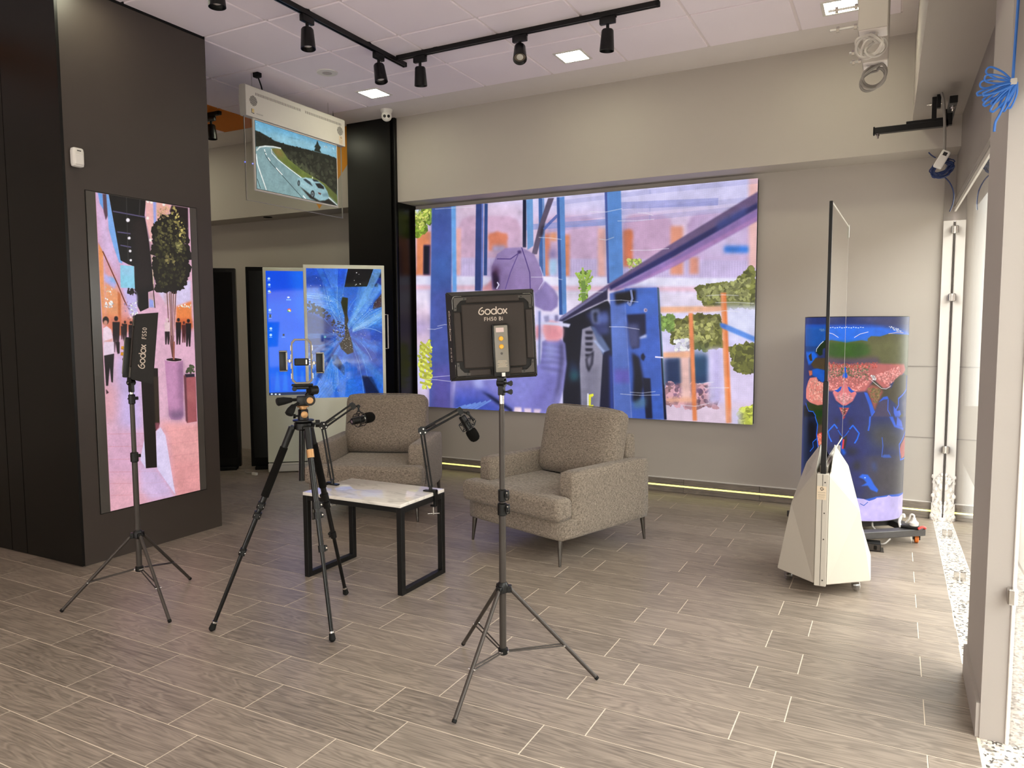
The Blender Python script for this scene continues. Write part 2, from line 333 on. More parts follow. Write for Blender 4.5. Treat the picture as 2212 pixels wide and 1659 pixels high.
ART={
'wall':[
('P','d9d4fb',[-.019,1.196,1.016,1.038,1.031,-.046,-.046,-.112],0,1),
('P','dcc6e8',[-.023,.980,1.018,.880,1.023,.560,-.030,.642],0.02,1),
('P','e8c9dd',[-.025,.879,1.019,.820,1.022,.614,-.029,.693],0.03,0.7),
('P','f0c4cf',[.139,1.007,.371,.989,.371,.927,.138,.934],0.02,0.5),
('P','d3aecb',[.149,.671,.152,.896,.166,.934,.193,.947,.323,.930,.348,.911,.360,.870,.358,.656],0.004,1),
('P','d2b0d2',[.429,.651,.430,.866,.441,.902,.466,.914,.562,.901,.585,.884,.595,.846,.595,.638],0.004,1),
('P','cba6c9',[.659,.641,.658,.847,.668,.881,.690,.893,.764,.883,.785,.866,.795,.830,.796,.631],0.004,1),
('P','c9a8d6',[.833,.593,.831,.832,.840,.866,.860,.877,.960,.863,.979,.847,.988,.812,.991,.582],0.004,1),
('P','dccbf2',[.862,.861,.976,.826,.986,.670,.864,.681],0.02,0.8),
('P','7f9df0',[.923,.739,.989,.732,.989,.704,.923,.710],0.006,1),
('P','2f7be0',[.925,.734,.985,.728,.985,.707,.925,.713],0.004,1),
('P','cdbce6',[-.028,.765,1.021,.671,1.022,.595,-.030,.669],0.003,1),
('L','b9a5d6',[.153,.743,.152,.659],0.0016,0.5),
('L','b9a5d6',[.162,.742,.161,.659],0.0016,0.5),
('L','b9a5d6',[.172,.741,.170,.658],0.0016,0.5),
('L','b9a5d6',[.181,.741,.180,.657],0.0016,0.5),
('L','b9a5d6',[.190,.740,.189,.657],0.0016,0.5),
('L','b9a5d6',[.199,.739,.198,.656],0.0016,0.5),
('L','b9a5d6',[.208,.738,.207,.655],0.0016,0.5),
('L','b9a5d6',[.217,.737,.216,.655],0.0016,0.5),
('L','b9a5d6',[.226,.737,.225,.654],0.0016,0.5),
('L','b9a5d6',[.235,.736,.234,.654],0.0016,0.5),
('L','b9a5d6',[.244,.735,.243,.653],0.0016,0.5),
('L','b9a5d6',[.253,.734,.252,.652],0.0016,0.5),
('L','b9a5d6',[.262,.733,.261,.652],0.0016,0.5),
('L','b9a5d6',[.271,.733,.270,.651],0.0016,0.5),
('L','b9a5d6',[.280,.732,.279,.650],0.0016,0.5),
('L','b9a5d6',[.288,.731,.288,.650],0.0016,0.5),
('L','b9a5d6',[.297,.730,.296,.649],0.0016,0.5),
('L','b9a5d6',[.306,.729,.305,.649],0.0016,0.5),
('L','b9a5d6',[.315,.729,.314,.648],0.0016,0.5),
('L','b9a5d6',[.323,.728,.322,.647],0.0016,0.5),
('L','b9a5d6',[.332,.727,.331,.647],0.0016,0.5),
('L','b9a5d6',[.340,.726,.340,.646],0.0016,0.5),
('L','b9a5d6',[.349,.726,.348,.645],0.0016,0.5),
('L','b9a5d6',[.357,.725,.357,.645],0.0016,0.5),
('L','b9a5d6',[.366,.724,.365,.644],0.0016,0.5),
('L','b9a5d6',[.374,.723,.374,.644],0.0016,0.5),
('L','b9a5d6',[.383,.723,.382,.643],0.0016,0.5),
('L','b9a5d6',[.391,.722,.391,.642],0.0016,0.5),
('L','b9a5d6',[.400,.721,.399,.642],0.0016,0.5),
('L','b9a5d6',[.408,.720,.407,.641],0.0016,0.5),
('L','b9a5d6',[.416,.720,.416,.641],0.0016,0.5),
('L','b9a5d6',[.425,.719,.424,.640],0.0016,0.5),
('L','b9a5d6',[.433,.718,.432,.639],0.0016,0.5),
('L','b9a5d6',[.441,.717,.441,.639],0.0016,0.5),
('L','b9a5d6',[.449,.717,.449,.638],0.0016,0.5),
('L','b9a5d6',[.457,.716,.457,.638],0.0016,0.5),
('L','b9a5d6',[.465,.715,.465,.637],0.0016,0.5),
('L','b9a5d6',[.474,.715,.473,.637],0.0016,0.5),
('L','b9a5d6',[.482,.714,.481,.636],0.0016,0.5),
('L','b9a5d6',[.490,.713,.489,.635],0.0016,0.5),
('L','b9a5d6',[.498,.712,.497,.635],0.0016,0.5),
('L','b9a5d6',[.506,.712,.505,.634],0.0016,0.5),
('L','b9a5d6',[.514,.711,.513,.634],0.0016,0.5),
('L','b9a5d6',[.521,.710,.521,.633],0.0016,0.5),
('L','b9a5d6',[.529,.710,.529,.633],0.0016,0.5),
('L','b9a5d6',[.537,.709,.537,.632],0.0016,0.5),
('L','b9a5d6',[.545,.708,.545,.631],0.0016,0.5),
('L','b9a5d6',[.553,.708,.553,.631],0.0016,0.5),
('L','b9a5d6',[.561,.707,.561,.630],0.0016,0.5),
('L','b9a5d6',[.568,.706,.568,.630],0.0016,0.5),
('L','b9a5d6',[.576,.705,.576,.629],0.0016,0.5),
('L','b9a5d6',[.584,.705,.584,.629],0.0016,0.5),
('L','b9a5d6',[.591,.704,.591,.628],0.0016,0.5),
('L','b9a5d6',[.599,.703,.599,.628],0.0016,0.5),
('L','b9a5d6',[.607,.703,.607,.627],0.0016,0.5),
('L','b9a5d6',[.614,.702,.614,.626],0.0016,0.5),
('L','b9a5d6',[.622,.701,.622,.626],0.0016,0.5),
('L','b9a5d6',[.629,.701,.629,.625],0.0016,0.5),
('L','b9a5d6',[.637,.700,.637,.625],0.0016,0.5),
('L','b9a5d6',[.644,.699,.645,.624],0.0016,0.5),
('L','b9a5d6',[.652,.699,.652,.624],0.0016,0.5),
('L','b9a5d6',[.659,.698,.659,.623],0.0016,0.5),
('L','b9a5d6',[.667,.697,.667,.623],0.0016,0.5),
('L','b9a5d6',[.674,.697,.674,.622],0.0016,0.5),
('L','b9a5d6',[.681,.696,.682,.622],0.0016,0.5),
('L','b9a5d6',[.689,.695,.689,.621],0.0016,0.5),
('L','b9a5d6',[.696,.695,.696,.621],0.0016,0.5),
('L','b9a5d6',[.703,.694,.704,.620],0.0016,0.5),
('L','b9a5d6',[.711,.693,.711,.620],0.0016,0.5),
('L','b9a5d6',[.718,.693,.718,.619],0.0016,0.5),
('L','b9a5d6',[.725,.692,.725,.619],0.0016,0.5),
('L','b9a5d6',[.732,.692,.732,.618],0.0016,0.5),
('L','b9a5d6',[.739,.691,.740,.618],0.0016,0.5),
('L','b9a5d6',[.746,.690,.747,.617],0.0016,0.5),
('L','b9a5d6',[.753,.690,.754,.617],0.0016,0.5),
('L','b9a5d6',[.761,.689,.761,.616],0.0016,0.5),
('L','b9a5d6',[.768,.688,.768,.615],0.0016,0.5),
('L','b9a5d6',[.775,.688,.775,.615],0.0016,0.5),
('L','b9a5d6',[.782,.687,.782,.614],0.0016,0.5),
('L','b9a5d6',[.789,.687,.789,.614],0.0016,0.5),
('L','b9a5d6',[.796,.686,.796,.614],0.0016,0.5),
('L','b9a5d6',[.803,.685,.803,.613],0.0016,0.5),
('L','b9a5d6',[.809,.685,.810,.613],0.0016,0.5),
('L','b9a5d6',[.816,.684,.817,.612],0.0016,0.5),
('L','b9a5d6',[.823,.683,.824,.612],0.0016,0.5),
('L','b9a5d6',[.830,.683,.831,.611],0.0016,0.5),
('L','b9a5d6',[.837,.682,.837,.611],0.0016,0.5),
('L','b9a5d6',[.844,.682,.844,.610],0.0016,0.5),
('L','b9a5d6',[.850,.681,.851,.610],0.0016,0.5),
('L','b9a5d6',[.857,.680,.858,.609],0.0016,0.5),
('L','b9a5d6',[.864,.680,.865,.609],0.0016,0.5),
('L','b9a5d6',[.871,.679,.871,.608],0.0016,0.5),
('L','b9a5d6',[.877,.679,.878,.608],0.0016,0.5),
('L','b9a5d6',[.884,.678,.885,.607],0.0016,0.5),
('L','b9a5d6',[.891,.677,.891,.607],0.0016,0.5),
('L','b9a5d6',[.897,.677,.898,.606],0.0016,0.5),
('L','b9a5d6',[.904,.676,.904,.606],0.0016,0.5),
('L','b9a5d6',[.910,.676,.911,.605],0.0016,0.5),
('L','b9a5d6',[.917,.675,.918,.605],0.0016,0.5),
('L','b9a5d6',[.923,.675,.924,.604],0.0016,0.5),
('L','b9a5d6',[.930,.674,.931,.604],0.0016,0.5),
('L','b9a5d6',[.936,.673,.937,.603],0.0016,0.5),
('L','b9a5d6',[.943,.673,.944,.603],0.0016,0.5),
('L','b9a5d6',[.949,.672,.950,.603],0.0016,0.5),
('L','b9a5d6',[.956,.672,.957,.602],0.0016,0.5),
('L','b9a5d6',[.962,.671,.963,.602],0.0016,0.5),
('L','b9a5d6',[.969,.671,.969,.601],0.0016,0.5),
('L','b9a5d6',[.975,.670,.976,.601],0.0016,0.5),
('L','b9a5d6',[.981,.669,.982,.600],0.0016,0.5),
('P','e28a5e',[.005,.893,.058,.886,.054,.668,0,.672],0.004,1),
('P','d98063',[.256,.857,.316,.850,.315,.768,.255,.774],0.004,1),
('P','dd8467',[.431,.837,.450,.834,.449,.641,.430,.643],0.004,1),
('P','e29a76',[.450,.840,.470,.838,.470,.800,.450,.802],0.004,1),
('P','de8a68',[.481,.828,.509,.825,.508,.637,.480,.639],0.004,1),
('P','d9764f',[.661,.830,.687,.827,.688,.668,.661,.670],0.004,1),
('P','e2977f',[.788,.833,.820,.829,.822,.625,.789,.628],0.004,1),
('P','dc9482',[.838,.698,.860,.695,.861,.626,.838,.627],0.004,1),
('P','edb3ad',[.591,.846,.614,.843,.614,.629,.591,.631],0.004,1),
('P','f2b4b0',[.142,.893,.162,.890,.159,.662,.139,.664],0.004,1),
('P','f0bfbe',[.978,1.012,1.001,1.008,1.006,.642,.983,.644],0.004,1),
('P','e08d62',[.004,.859,.031,.906,.058,.853],0.004,1),
('P','d98063',[.251,.840,.284,.864,.319,.832,.311,.817,.259,.823],0.004,1),
('P','d97a52',[.661,.794,.677,.836,.688,.791],0.004,1),
('P','6c4a6a',[.029,.823,.055,.820,.052,.668,.026,.670],0.003,1),
('P','17141f',[.030,.818,.051,.816,.048,.674,.028,.676],0.003,1),
('P','aca0c6',[.267,.798,.311,.794,.311,.762,.267,.766],0.006,1),
('P','7f74a8',[.445,.765,.470,.762,.470,.716,.445,.719],0.01,1),
('P','a8c8ea',[.447,.718,.472,.716,.471,.644,.447,.645],0.006,1),
('P','eae6ff',[-.030,.669,1.022,.600,1.023,.558,-.031,.623],0.003,1),
('P','ecc0d2',[-.031,.623,1.023,.562,1.023,.541,-.031,.597],0.004,1),
('P','e9def6',[-.031,.597,1.023,.541,1.024,.458,-.034,.470],0.006,1),
('P','e3c8dc',[-.033,.504,.173,.497,.170,.297,-.037,.296],0.02,1),
('P','b8a6d8',[-.034,.444,.053,.442,.052,.373,-.036,.374],0.02,1),
('P','dccbe8',[-.041,.093,.084,.099,.080,-.136,-.046,-.148],0.01,1),
('P','e0d2f4',[.772,.314,1.026,.315,1.031,-.046,.774,-.070],0.01,1),
('P','e2cbe0',[.773,.079,1.029,.087,1.031,-.046,.774,-.070],0.01,1),
('L','8f93cf',[.448,.970,.733,.985,.997,.989],0.012,0.28),
('L','8f93cf',[.448,.890,.733,.910,.998,.919],0.012,0.245),
('L','8f93cf',[.448,.852,.733,.875,.999,.886],0.012,0.28),
('L','7c86d2',[.656,.936,.903,.920],0.018,0.45),
('L','6f8fd8',[.375,.872,.609,.870],0.016,0.5),
('B','8aa63a',[-.001,1.002,.060,1.000,.062,.944,.030,.873,-.001,.860],198,0.0066,1),
('B','c9d268',[-.001,.994,.056,.994,.043,.930,.006,.892],88,0.0044,1),
('P','d8dff8',[-.001,1.003,.020,1.006,.007,.976],0.004,1),
('B','8fb04a',[.535,.650,.566,.663,.571,.610,.561,.528,.537,.529],132,0.0044,1),
('L','a9c65a',[.547,.604,.527,.651],0.006,1),
('L','a9c65a',[.549,.604,.547,.672],0.006,1),
('L','a9c65a',[.551,.604,.571,.659],0.006,1),
('L','a9c65a',[.549,.589,.576,.632],0.006,1),
('L','7da04a',[.549,.611,.551,.513],0.012,1),
('B','a8b85a',[.675,.698,.711,.695,.712,.637,.680,.639],66,0.0044,0.8),
('P','4a63ad',[.061,1.026,.133,1.016,.117,-.011,.042,-.016],0.002,1),
('P','3f4fa0',[.065,.968,.121,.960,.121,.582,.064,.585],0.02,0.6),
('P','4f58a8',[.055,.585,.133,.598,.127,-.011,.048,-.016],0.01,0.7),
('P','6fa9ee',[.129,1.016,.145,1.014,.145,.581,.131,.581],0.002,1),
('P','3b78b8',[.077,.785,.118,.781,.116,.632,.074,.635],0.03,0.5),
('P','6a56a6',[.052,.201,.131,.212,.130,-.010,.048,-.016],0.02,0.6),
('P','33427f',[.214,1.004,.234,1.001,.229,.582,.208,.584],0.001,1),
('P','5f78c8',[.234,1.001,.239,1.000,.234,.582,.229,.582],0.001,1),
('P','2d4a86',[.242,1.000,.253,.998,.249,.656,.238,.657],0.001,1),
('P','151a35',[.366,1.001,.377,.999,.376,.779,.365,.780],0.001,1),
('P','6a9bd4',[.377,.999,.397,1.000,.399,.785,.380,.767],0.001,1),
('P','3a62a4',[.415,1.001,.427,.999,.429,.643,.417,.659],0.001,1),
('P','6f94d0',[.427,.999,.432,.999,.436,.642,.429,.643],0.001,1),
('P','5b5068',[.444,.997,.462,.996,.434,.884,.410,.745,.393,.745,.417,.883],0.001,1),
('P','2a2438',[.422,.867,.434,.881,.428,.828,.419,.829],0.004,1),
('P','31559c',[.470,.998,.479,.997,.489,.462,.478,.462],0.001,1),
('P','5d8ccf',[.478,.997,.493,.998,.500,.465,.488,.462],0.001,1),
('L','4a62b0',[.432,.858,.448,.883,.471,.914],0.008,0.8),
('P','41529a',[.609,1.004,.617,1.003,.625,.599,.618,.599],0.001,1),
('P','5f93dc',[.616,1.003,.654,1.003,.662,.626,.643,.605,.624,.599],0.001,1),
('P','4f7fcb',[.624,.951,.647,.948,.654,.627,.631,.613],0.02,0.7),
('B','6d7038',[.856,.570,.906,.581,.943,.578,.994,.649,1.000,.486,.907,.490,.870,.513],572,0.0088,1),
('B','8d8f5a',[.865,.555,.987,.603,.988,.514,.878,.520],198,0.0055,1),
('P','dfe0ff',[.907,.490,1.000,.486,1.002,.363,.946,.371],0.01,1),
('B','6c6d34',[.789,.423,.849,.450,.916,.448,.921,.329,.888,.308,.798,.329],528,0.0088,1),
('B','9a9a5c',[.797,.409,.908,.441,.909,.343,.807,.343],154,0.0055,1),
('B','686a30',[.942,.315,.998,.329,1.000,.218,.955,.224],330,0.0088,1),
('B','7c9a4c',[.762,.453,.797,.452,.798,.387,.762,.388],110,0.0066,0.8),
('P','17305e',[.775,.271,.893,.286,.894,.158,.777,.146],0.008,1),
('P','1e5474',[.824,.300,.888,.300,.889,.186,.834,.185],0.02,0.7),
('B','b98c97',[.781,.161,.919,.159,.916,.073,.782,.065],132,0.0121,1),
('B','6b4f6e',[.781,.161,.911,.159,.903,.087,.786,.080],55,0.0066,0.6),
('P','d7cdf4',[.888,.311,.922,.315,.926,.088,.891,.079],0.006,1),
('P','9d8fd0',[.903,.311,.913,.311,.918,.087,.907,.083],0.008,0.6),
('P','f0c3bd',[.816,.300,.842,.307,.848,.091,.822,.089],0.004,1),
('B','e8e4fa',[.802,.344,.846,.350,.846,.307,.807,.307],55,0.0066,1),
('P','f3b999',[.762,.491,.920,.491,.920,.467,.762,.466],0.003,1),
('P','f2b594',[.772,.294,.842,.300,.842,.274,.772,.271],0.003,1),
('P','f0b49a',[.782,.096,.860,.106,.861,.083,.782,.078],0.004,1),
('P','eb8a58',[.837,.463,.848,.464,.863,.004,.852,.003],0.002,1),
('P','ee8348',[.917,.544,.930,.545,.950,.004,.937,.001],0.002,1),
('P','f6ad80',[.918,.544,.922,.544,.941,.003,.937,.003],0.003,1),
('P','5b8fe8',[.916,.420,.933,.413,1.000,.364,1.001,.341,.933,.390,.919,.403],0.002,1),
('P','3a6fd0',[.916,.420,.931,.413,.931,.395,.919,.403],0.003,1),
('B','b9c04a',[.970,.062,1.000,.071,1.001,0,.970,0],154,0.0077,1),
('P','d8d4f8',[.949,.061,.970,.062,.970,-.009,.950,-.010],0.01,1),
('B','c9d05a',[.007,.305,.054,.348,.050,.106,.022,.096,.005,.209],110,0.0066,1),
('L','b8b848',[.053,.279,.014,.331],0.007,1),
('L','b8b848',[.053,.255,.013,.301],0.007,1),
('L','b8b848',[.052,.231,.013,.272],0.007,1),
('L','b8b848',[.052,.207,.012,.242],0.007,1),
('L','b8b848',[.051,.182,.012,.213],0.007,1),
('L','b8b848',[.051,.158,.011,.183],0.007,1),
('L','b8b848',[.050,.134,.010,.153],0.007,1),
('L','b8b848',[.050,.110,.010,.124],0.007,1),
('P','6a5580',[1.002,.948,1.002,.899,.795,.716,.619,.573,.477,.435,.489,.458,.617,.592,.795,.762],0.002,1),
('P','1d2160',[1.002,.905,1.003,.879,.795,.698,.625,.566,.625,.588,.795,.730],0.003,1),
('P','3a4a90',[.904,.835,.975,.890,.976,.863,.904,.798],0.006,0.8),
('P','8d6fb0',[1.003,.882,1.003,.834,.804,.667,.698,.594,.643,.567,.629,.568,.795,.701],0.003,1),
('P','b684c0',[1.003,.852,1.003,.834,.804,.667,.689,.589,.796,.680],0.003,0.8),
('P','2a2748',[.619,.579,.619,.529,.561,.490,.489,.431,.474,.435,.552,.509],0.002,1),
('P','7d7aa4',[.477,.445,.617,.581,.617,.571,.484,.440],0.002,1),
('P','0d1122',[.489,.431,.619,.525,.633,.487,.639,.006,.490,.003,.489,.220],0.002,1),
('P','2a3f63',[.511,.252,.534,.221,.536,.175,.511,.158],0.01,0.8),
('P','1c5a60',[.511,.197,.534,.202,.534,.163,.514,.158],0.008,0.8),
('P','8f8ca2',[.546,.395,.571,.410,.603,.329,.607,.280,.598,.007,.545,.004,.539,.237],0.002,1),
('P','6c6a80',[.551,.222,.595,.238,.593,.008,.548,.005],0.01,0.7),
('P','5a6a94',[.571,.410,.586,.406,.627,.303,.627,.284,.607,.280],0.003,1),
('P','a9b8e4',[.578,.345,.586,.345,.619,.284,.612,.280],0.003,1),
('P','1a1a2c',[.555,.387,.578,.387,.576,.373,.557,.373],0.003,1),
('P','1a1a2c',[.555,.361,.578,.361,.576,.347,.557,.347],0.003,1),
('P','1a1a2c',[.555,.335,.578,.335,.576,.321,.557,.321],0.003,1),
('P','1a1a2c',[.555,.309,.578,.309,.576,.295,.557,.295],0.003,1),
('P','1a1a2c',[.555,.283,.578,.283,.576,.269,.557,.269],0.003,1),
('P','1a1a2c',[.556,.260,.581,.299,.578,.238,.566,.199,.559,.222],0.003,1),
('P','8f8ca2',[.561,.260,.575,.284,.571,.237,.566,.218],0.004,1),
('P','0b1030',[.609,.291,.629,.303,.639,.006,.598,.007],0.002,1),
('P','2a44a0',[.625,.276,.634,.276,.640,.006,.629,.005],0.004,1),
('P','31386a',[.556,.467,.619,.480,.624,.375,.595,.367],0.006,1),
('P','9aa4d0',[.571,.482,.595,.488,.598,.420,.576,.421],0.004,0.7),
('P','11131f',[.578,.470,.591,.473,.593,.428,.582,.425],0.004,1),
('P','5a6cb4',[.586,.459,.619,.465,.622,.427,.591,.421],0.006,0.8),
('P','5470c4',[.625,.554,.666,.571,.689,-.002,.641,.002],0.002,1),
('P','6b7fb0',[.631,.480,.657,.479,.667,.299,.638,.299],0.03,0.6),
('P','6a4fb4',[.639,.216,.683,.217,.687,.157,.640,.155],0.006,0.6),
('P','3f63c4',[.666,.574,.755,.575,.778,.001,.689,-.002],0.002,1),
('P','4a74d4',[.666,.574,.752,.573,.757,.460,.671,.456],0.01,0.8),
('P','151a3c',[.673,.459,.724,.463,.726,.373,.708,.355,.708,.314,.688,.307],0.003,1),
('P','454a78',[.673,.419,.706,.418,.708,.314,.681,.314],0.006,1),
('P','c2c8ee',[.708,.359,.727,.373,.728,.359,.710,.353],0.003,1),
('P','0e1430',[.713,.281,.719,.291,.725,.274,.720,.255,.713,.266],0.002,1),
('P','0c1024',[.688,.292,.709,.270,.723,.151,.709,.060,.691,.074,.693,.195],0.004,1),
('P','121630',[.718,.181,.739,.180,.746,.003,.728,.001],0.002,1),
('P','5a86a8',[.693,.074,.728,.099,.728,.054,.695,.044],0.006,0.8),
('P','10142e',[.755,.575,.759,.573,.784,.002,.777,.001],0.001,1),
('P','7fc0d0',[.756,.572,.758,.572,.778,.153,.776,.153],0.001,0.7),
('P','c9b6d8',[.729,.477,.729,.474,.727,.471,.725,.469,.723,.469,.721,.471,.720,.474,.719,.478,.720,.482,.721,.485,.723,.486,.725,.486,.727,.484,.729,.481],0.001,1),
('P','5a4a70',[.727,.477,.727,.476,.726,.474,.726,.473,.725,.473,.724,.474,.723,.476,.723,.478,.723,.479,.724,.481,.724,.482,.725,.482,.726,.481,.727,.479],0.001,1),
('L','e8e0ff',[.752,.274,.772,.272],0.004,1),
('P','0a0c18',[.638,.554,.698,.569,.698,.521,.685,.500,.675,.515,.643,.501],0.004,1),
('L','7f8cc0',[.684,.566,.688,.529,.682,.500,.675,.513],0.006,1),
('L','e8e83c',[.579,.097,.570,.093,.569,.042,.579,.046],0.006,1),
('P','e6e43a',[.567,.096,.572,.097,.572,.039,.567,.039],0.001,1),
('P','e6e43a',[.567,.096,.578,.097,.578,.087,.567,.086],0.001,1),
('P','e6e43a',[.567,.048,.578,.049,.578,.040,.567,.039],0.001,1),
('P','f4f4ff',[.562,.102,.566,.102,.566,.012,.562,.012],0.001,1),
('P','f4f4ff',[.562,.024,.579,.022,.579,.013,.562,.012],0.001,1),
('P','8582c4',[.425,.338,.476,.361,.496,.330,.501,.236,.491,.118,.475,.030,.444,-.005,.423,.139],0.003,1),
('P','7f7cc6',[.130,-.010,.138,.136,.186,.180,.261,.211,.392,.206,.419,.234,.435,.346,.484,.349,.489,.259,.478,.125,.457,.036,.438,-.001],0.003,1),
('P','5a62c0',[.133,-.010,.139,.102,.237,.114,.348,.005],0.01,0.9),
('P','8f90e0',[.261,.202,.403,.206,.460,.172,.434,.059,.337,.021,.260,.107],0.03,0.7),
('P','4454b4',[.134,.059,.236,.056,.303,-.007,.133,-.019],0.01,1),
('P','161c38',[.225,.093,.259,.074,.331,.008,.328,-.006,.281,.033],0.004,1),
('L','7aa0e8',[.259,.049,.189,-.015],0.005,0.7),
('L','7aa0e8',[.242,.043,.174,-.016],0.005,0.7),
('L','7aa0e8',[.225,.037,.159,-.017],0.005,0.7),
('L','7aa0e8',[.207,.031,.143,-.018],0.005,0.7),
('L','7aa0e8',[.190,.024,.128,-.019],0.005,0.7),
('L','7aa0e8',[.172,.018,.112,-.020],0.005,0.7),
('P','aab0ee',[.194,.155,.226,.181,.237,.106,.208,.105],0.008,0.9),
('P','f0d8e8',[.337,.021,.359,.022,.361,.001,.335,-.003],0.003,1),
('P','ecd4e6',[.368,.018,.391,.019,.391,0,.369,-.002],0.003,1),
('P','e6cfe6',[.399,.018,.423,.018,.417,-.002,.399,-.003],0.003,1),
('P','4f4c7c',[.429,.330,.458,.323,.489,.313,.489,.304,.458,.312,.430,.319],0.004,0.55),
('P','b3b6e6',[.429,.317,.458,.310,.486,.302,.458,.301],0.005,0.5),
('P','4f4c7c',[.426,.302,.458,.299,.489,.290,.489,.280,.458,.288,.427,.291],0.004,0.55),
('P','b3b6e6',[.426,.289,.458,.286,.486,.279,.458,.277],0.005,0.5),
('P','4f4c7c',[.424,.274,.458,.271,.489,.262,.489,.253,.458,.260,.425,.263],0.004,0.55),
('P','b3b6e6',[.424,.262,.458,.259,.486,.251,.458,.249],0.005,0.5),
('P','4f4c7c',[.422,.246,.458,.248,.489,.239,.489,.230,.458,.237,.423,.235],0.004,0.55),
('P','b3b6e6',[.422,.234,.458,.235,.486,.228,.458,.226],0.005,0.5),
('P','4f4c7c',[.420,.219,.458,.212,.488,.204,.488,.194,.458,.201,.421,.207],0.004,0.55),
('P','b3b6e6',[.420,.206,.458,.200,.486,.193,.458,.190],0.005,0.5),
('P','3a3654',[.480,.337,.489,.330,.491,.259,.479,.125,.457,.036,.473,.141,.482,.259],0.006,0.8),
('P','a8aee8',[.440,.338,.463,.341,.458,.259,.440,.251],0.012,0.7),
('P','5a4f9c',[.402,.098,.460,.188,.468,.172,.423,.042,.380,.007],0.02,0.5),
('P','e8a0a4',[.228,.584,.265,.634,.298,.580],0.004,1),
('P','c2707c',[.262,.631,.287,.621,.292,.581,.270,.582],0.006,0.6),
('P','9a84ba',[.266,.586,.264,.695,.283,.757,.311,.782,.362,.781,.401,.746,.421,.682,.431,.619,.421,.577,.402,.567,.341,.582],0.002,1),
('P','7e689f',[.266,.586,.264,.695,.277,.734,.299,.668,.341,.582],0.02,0.7),
('P','b5a3ce',[.311,.778,.362,.779,.398,.738,.416,.659,.374,.694,.343,.743],0.03,0.7),
('P','876391',[.310,.667,.374,.623,.384,.579,.298,.584],0.04,0.55),
('P','8c7cb6',[.400,.567,.421,.585,.434,.619,.462,.579,.475,.543,.473,.501,.454,.478,.431,.481,.402,.505],0.003,1),
('P','a796cc',[.436,.607,.462,.575,.472,.532,.446,.549],0.01,0.7),
('L','5a4488',[.362,.779,.374,.725,.387,.661,.389,.579],0.003,1),
('L','5a4488',[.356,.758,.326,.729,.283,.733],0.003,1),
('L','6a5498',[.353,.758,.326,.666,.309,.588],0.003,1),
('P','4a3470',[.361,.759,.360,.756,.358,.753,.356,.752,.353,.752,.351,.754,.349,.757,.348,.760,.349,.764,.351,.766,.353,.767,.356,.767,.359,.765,.360,.762],0.002,1),
('P','2a1838',[.265,.671,.280,.678,.290,.637,.287,.593,.270,.590],0.004,1),
('L','e8e0ff',[.281,.591,.288,.609,.283,.621],0.004,1),
('P','4a2848',[.266,.703,.288,.693,.293,.653,.271,.662],0.008,0.8),
('L','e0d8ff',[.419,.686,.427,.651,.430,.619,.415,.581],0.003,0.6),
('P','f2a9b2',[.429,.420,.446,.436,.471,.431,.492,.396,.489,.357,.474,.341,.438,.342,.426,.389],0.004,1),
('P','d97f90',[.446,.408,.487,.388,.481,.353,.440,.349],0.012,0.6),
('P','e08f9c',[.404,.409,.421,.417,.419,.354,.405,.346],0.006,1),
('P','d8d6f4',[.404,.434,.446,.430,.497,.423,.512,.419,.507,.403,.476,.412,.404,.421],0.002,1),
('P','9a96c0',[.430,.456,.446,.459,.448,.432,.435,.428],0.003,1),
('P','7f7aa8',[.464,.459,.474,.462,.477,.435,.465,.431],0.003,1),
('P','c9c4ee',[.404,.488,.423,.487,.421,.428,.405,.425],0.004,1),
('P','58669c',[.415,.480,.420,.480,.419,.234,.414,.226],0.003,1),
('L','f4f2ff',[.246,.463,.287,.462,.327,.460],0.0022,0.5),
('L','f4f2ff',[.073,.995,.141,.992,.207,.988],0.0022,0.5),
('L','f4f2ff',[.904,.505,.951,.505,.997,.499],0.0022,0.5),
('L','f4f2ff',[.154,.376,.223,.377,.289,.370],0.0022,0.5),
('L','f4f2ff',[.646,.871,.696,.866,.744,.867],0.0022,0.5),
('L','f4f2ff',[.020,.140,.071,.140,.121,.134],0.0022,0.5),
('L','f4f2ff',[.684,.115,.719,.114,.753,.123],0.0022,0.5),
('L','f4f2ff',[.862,.160,.882,.168,.903,.172],0.0022,0.5),
('L','f4f2ff',[.881,.534,.921,.537,.960,.532],0.0022,0.5),
('L','f4f2ff',[.392,.640,.440,.637,.487,.623],0.0022,0.5),
('L','f4f2ff',[.657,.106,.711,.103,.765,.109],0.0022,0.5),
('L','f4f2ff',[.164,.150,.238,.148,.309,.156],0.0022,0.5),
('L','f4f2ff',[.682,.740,.734,.736,.784,.739],0.0022,0.5),
('L','f4f2ff',[.056,.153,.135,.166,.210,.152],0.0022,0.5),
('L','f4f2ff',[.416,.822,.450,.816,.484,.806],0.0022,0.5),
('L','f4f2ff',[.039,.398,.066,.396,.093,.406],0.0022,0.5),
('L','f4f2ff',[.820,.069,.857,.066,.893,.082],0.0022,0.5),
('L','f4f2ff',[.076,.412,.102,.420,.127,.418],0.0022,0.5),
('L','f4f2ff',[.595,.797,.615,.791,.636,.801],0.0022,0.5),
('L','f4f2ff',[.880,.145,.911,.149,.941,.150],0.0022,0.5),
('L','f4f2ff',[.624,.406,.666,.405,.708,.394],0.0022,0.5),
('L','f4f2ff',[.504,.559,.555,.562,.606,.562],0.0022,0.5),
('L','f4f2ff',[.891,.463,.928,.471,.964,.465],0.0022,0.5),
('L','f4f2ff',[.569,.920,.614,.914,.658,.923],0.0022,0.5),
('L','f4f2ff',[.609,.522,.657,.524,.704,.514],0.0022,0.5),
('L','f4f2ff',[.701,.900,.721,.896,.742,.884],0.0022,0.5)],
'mall':[
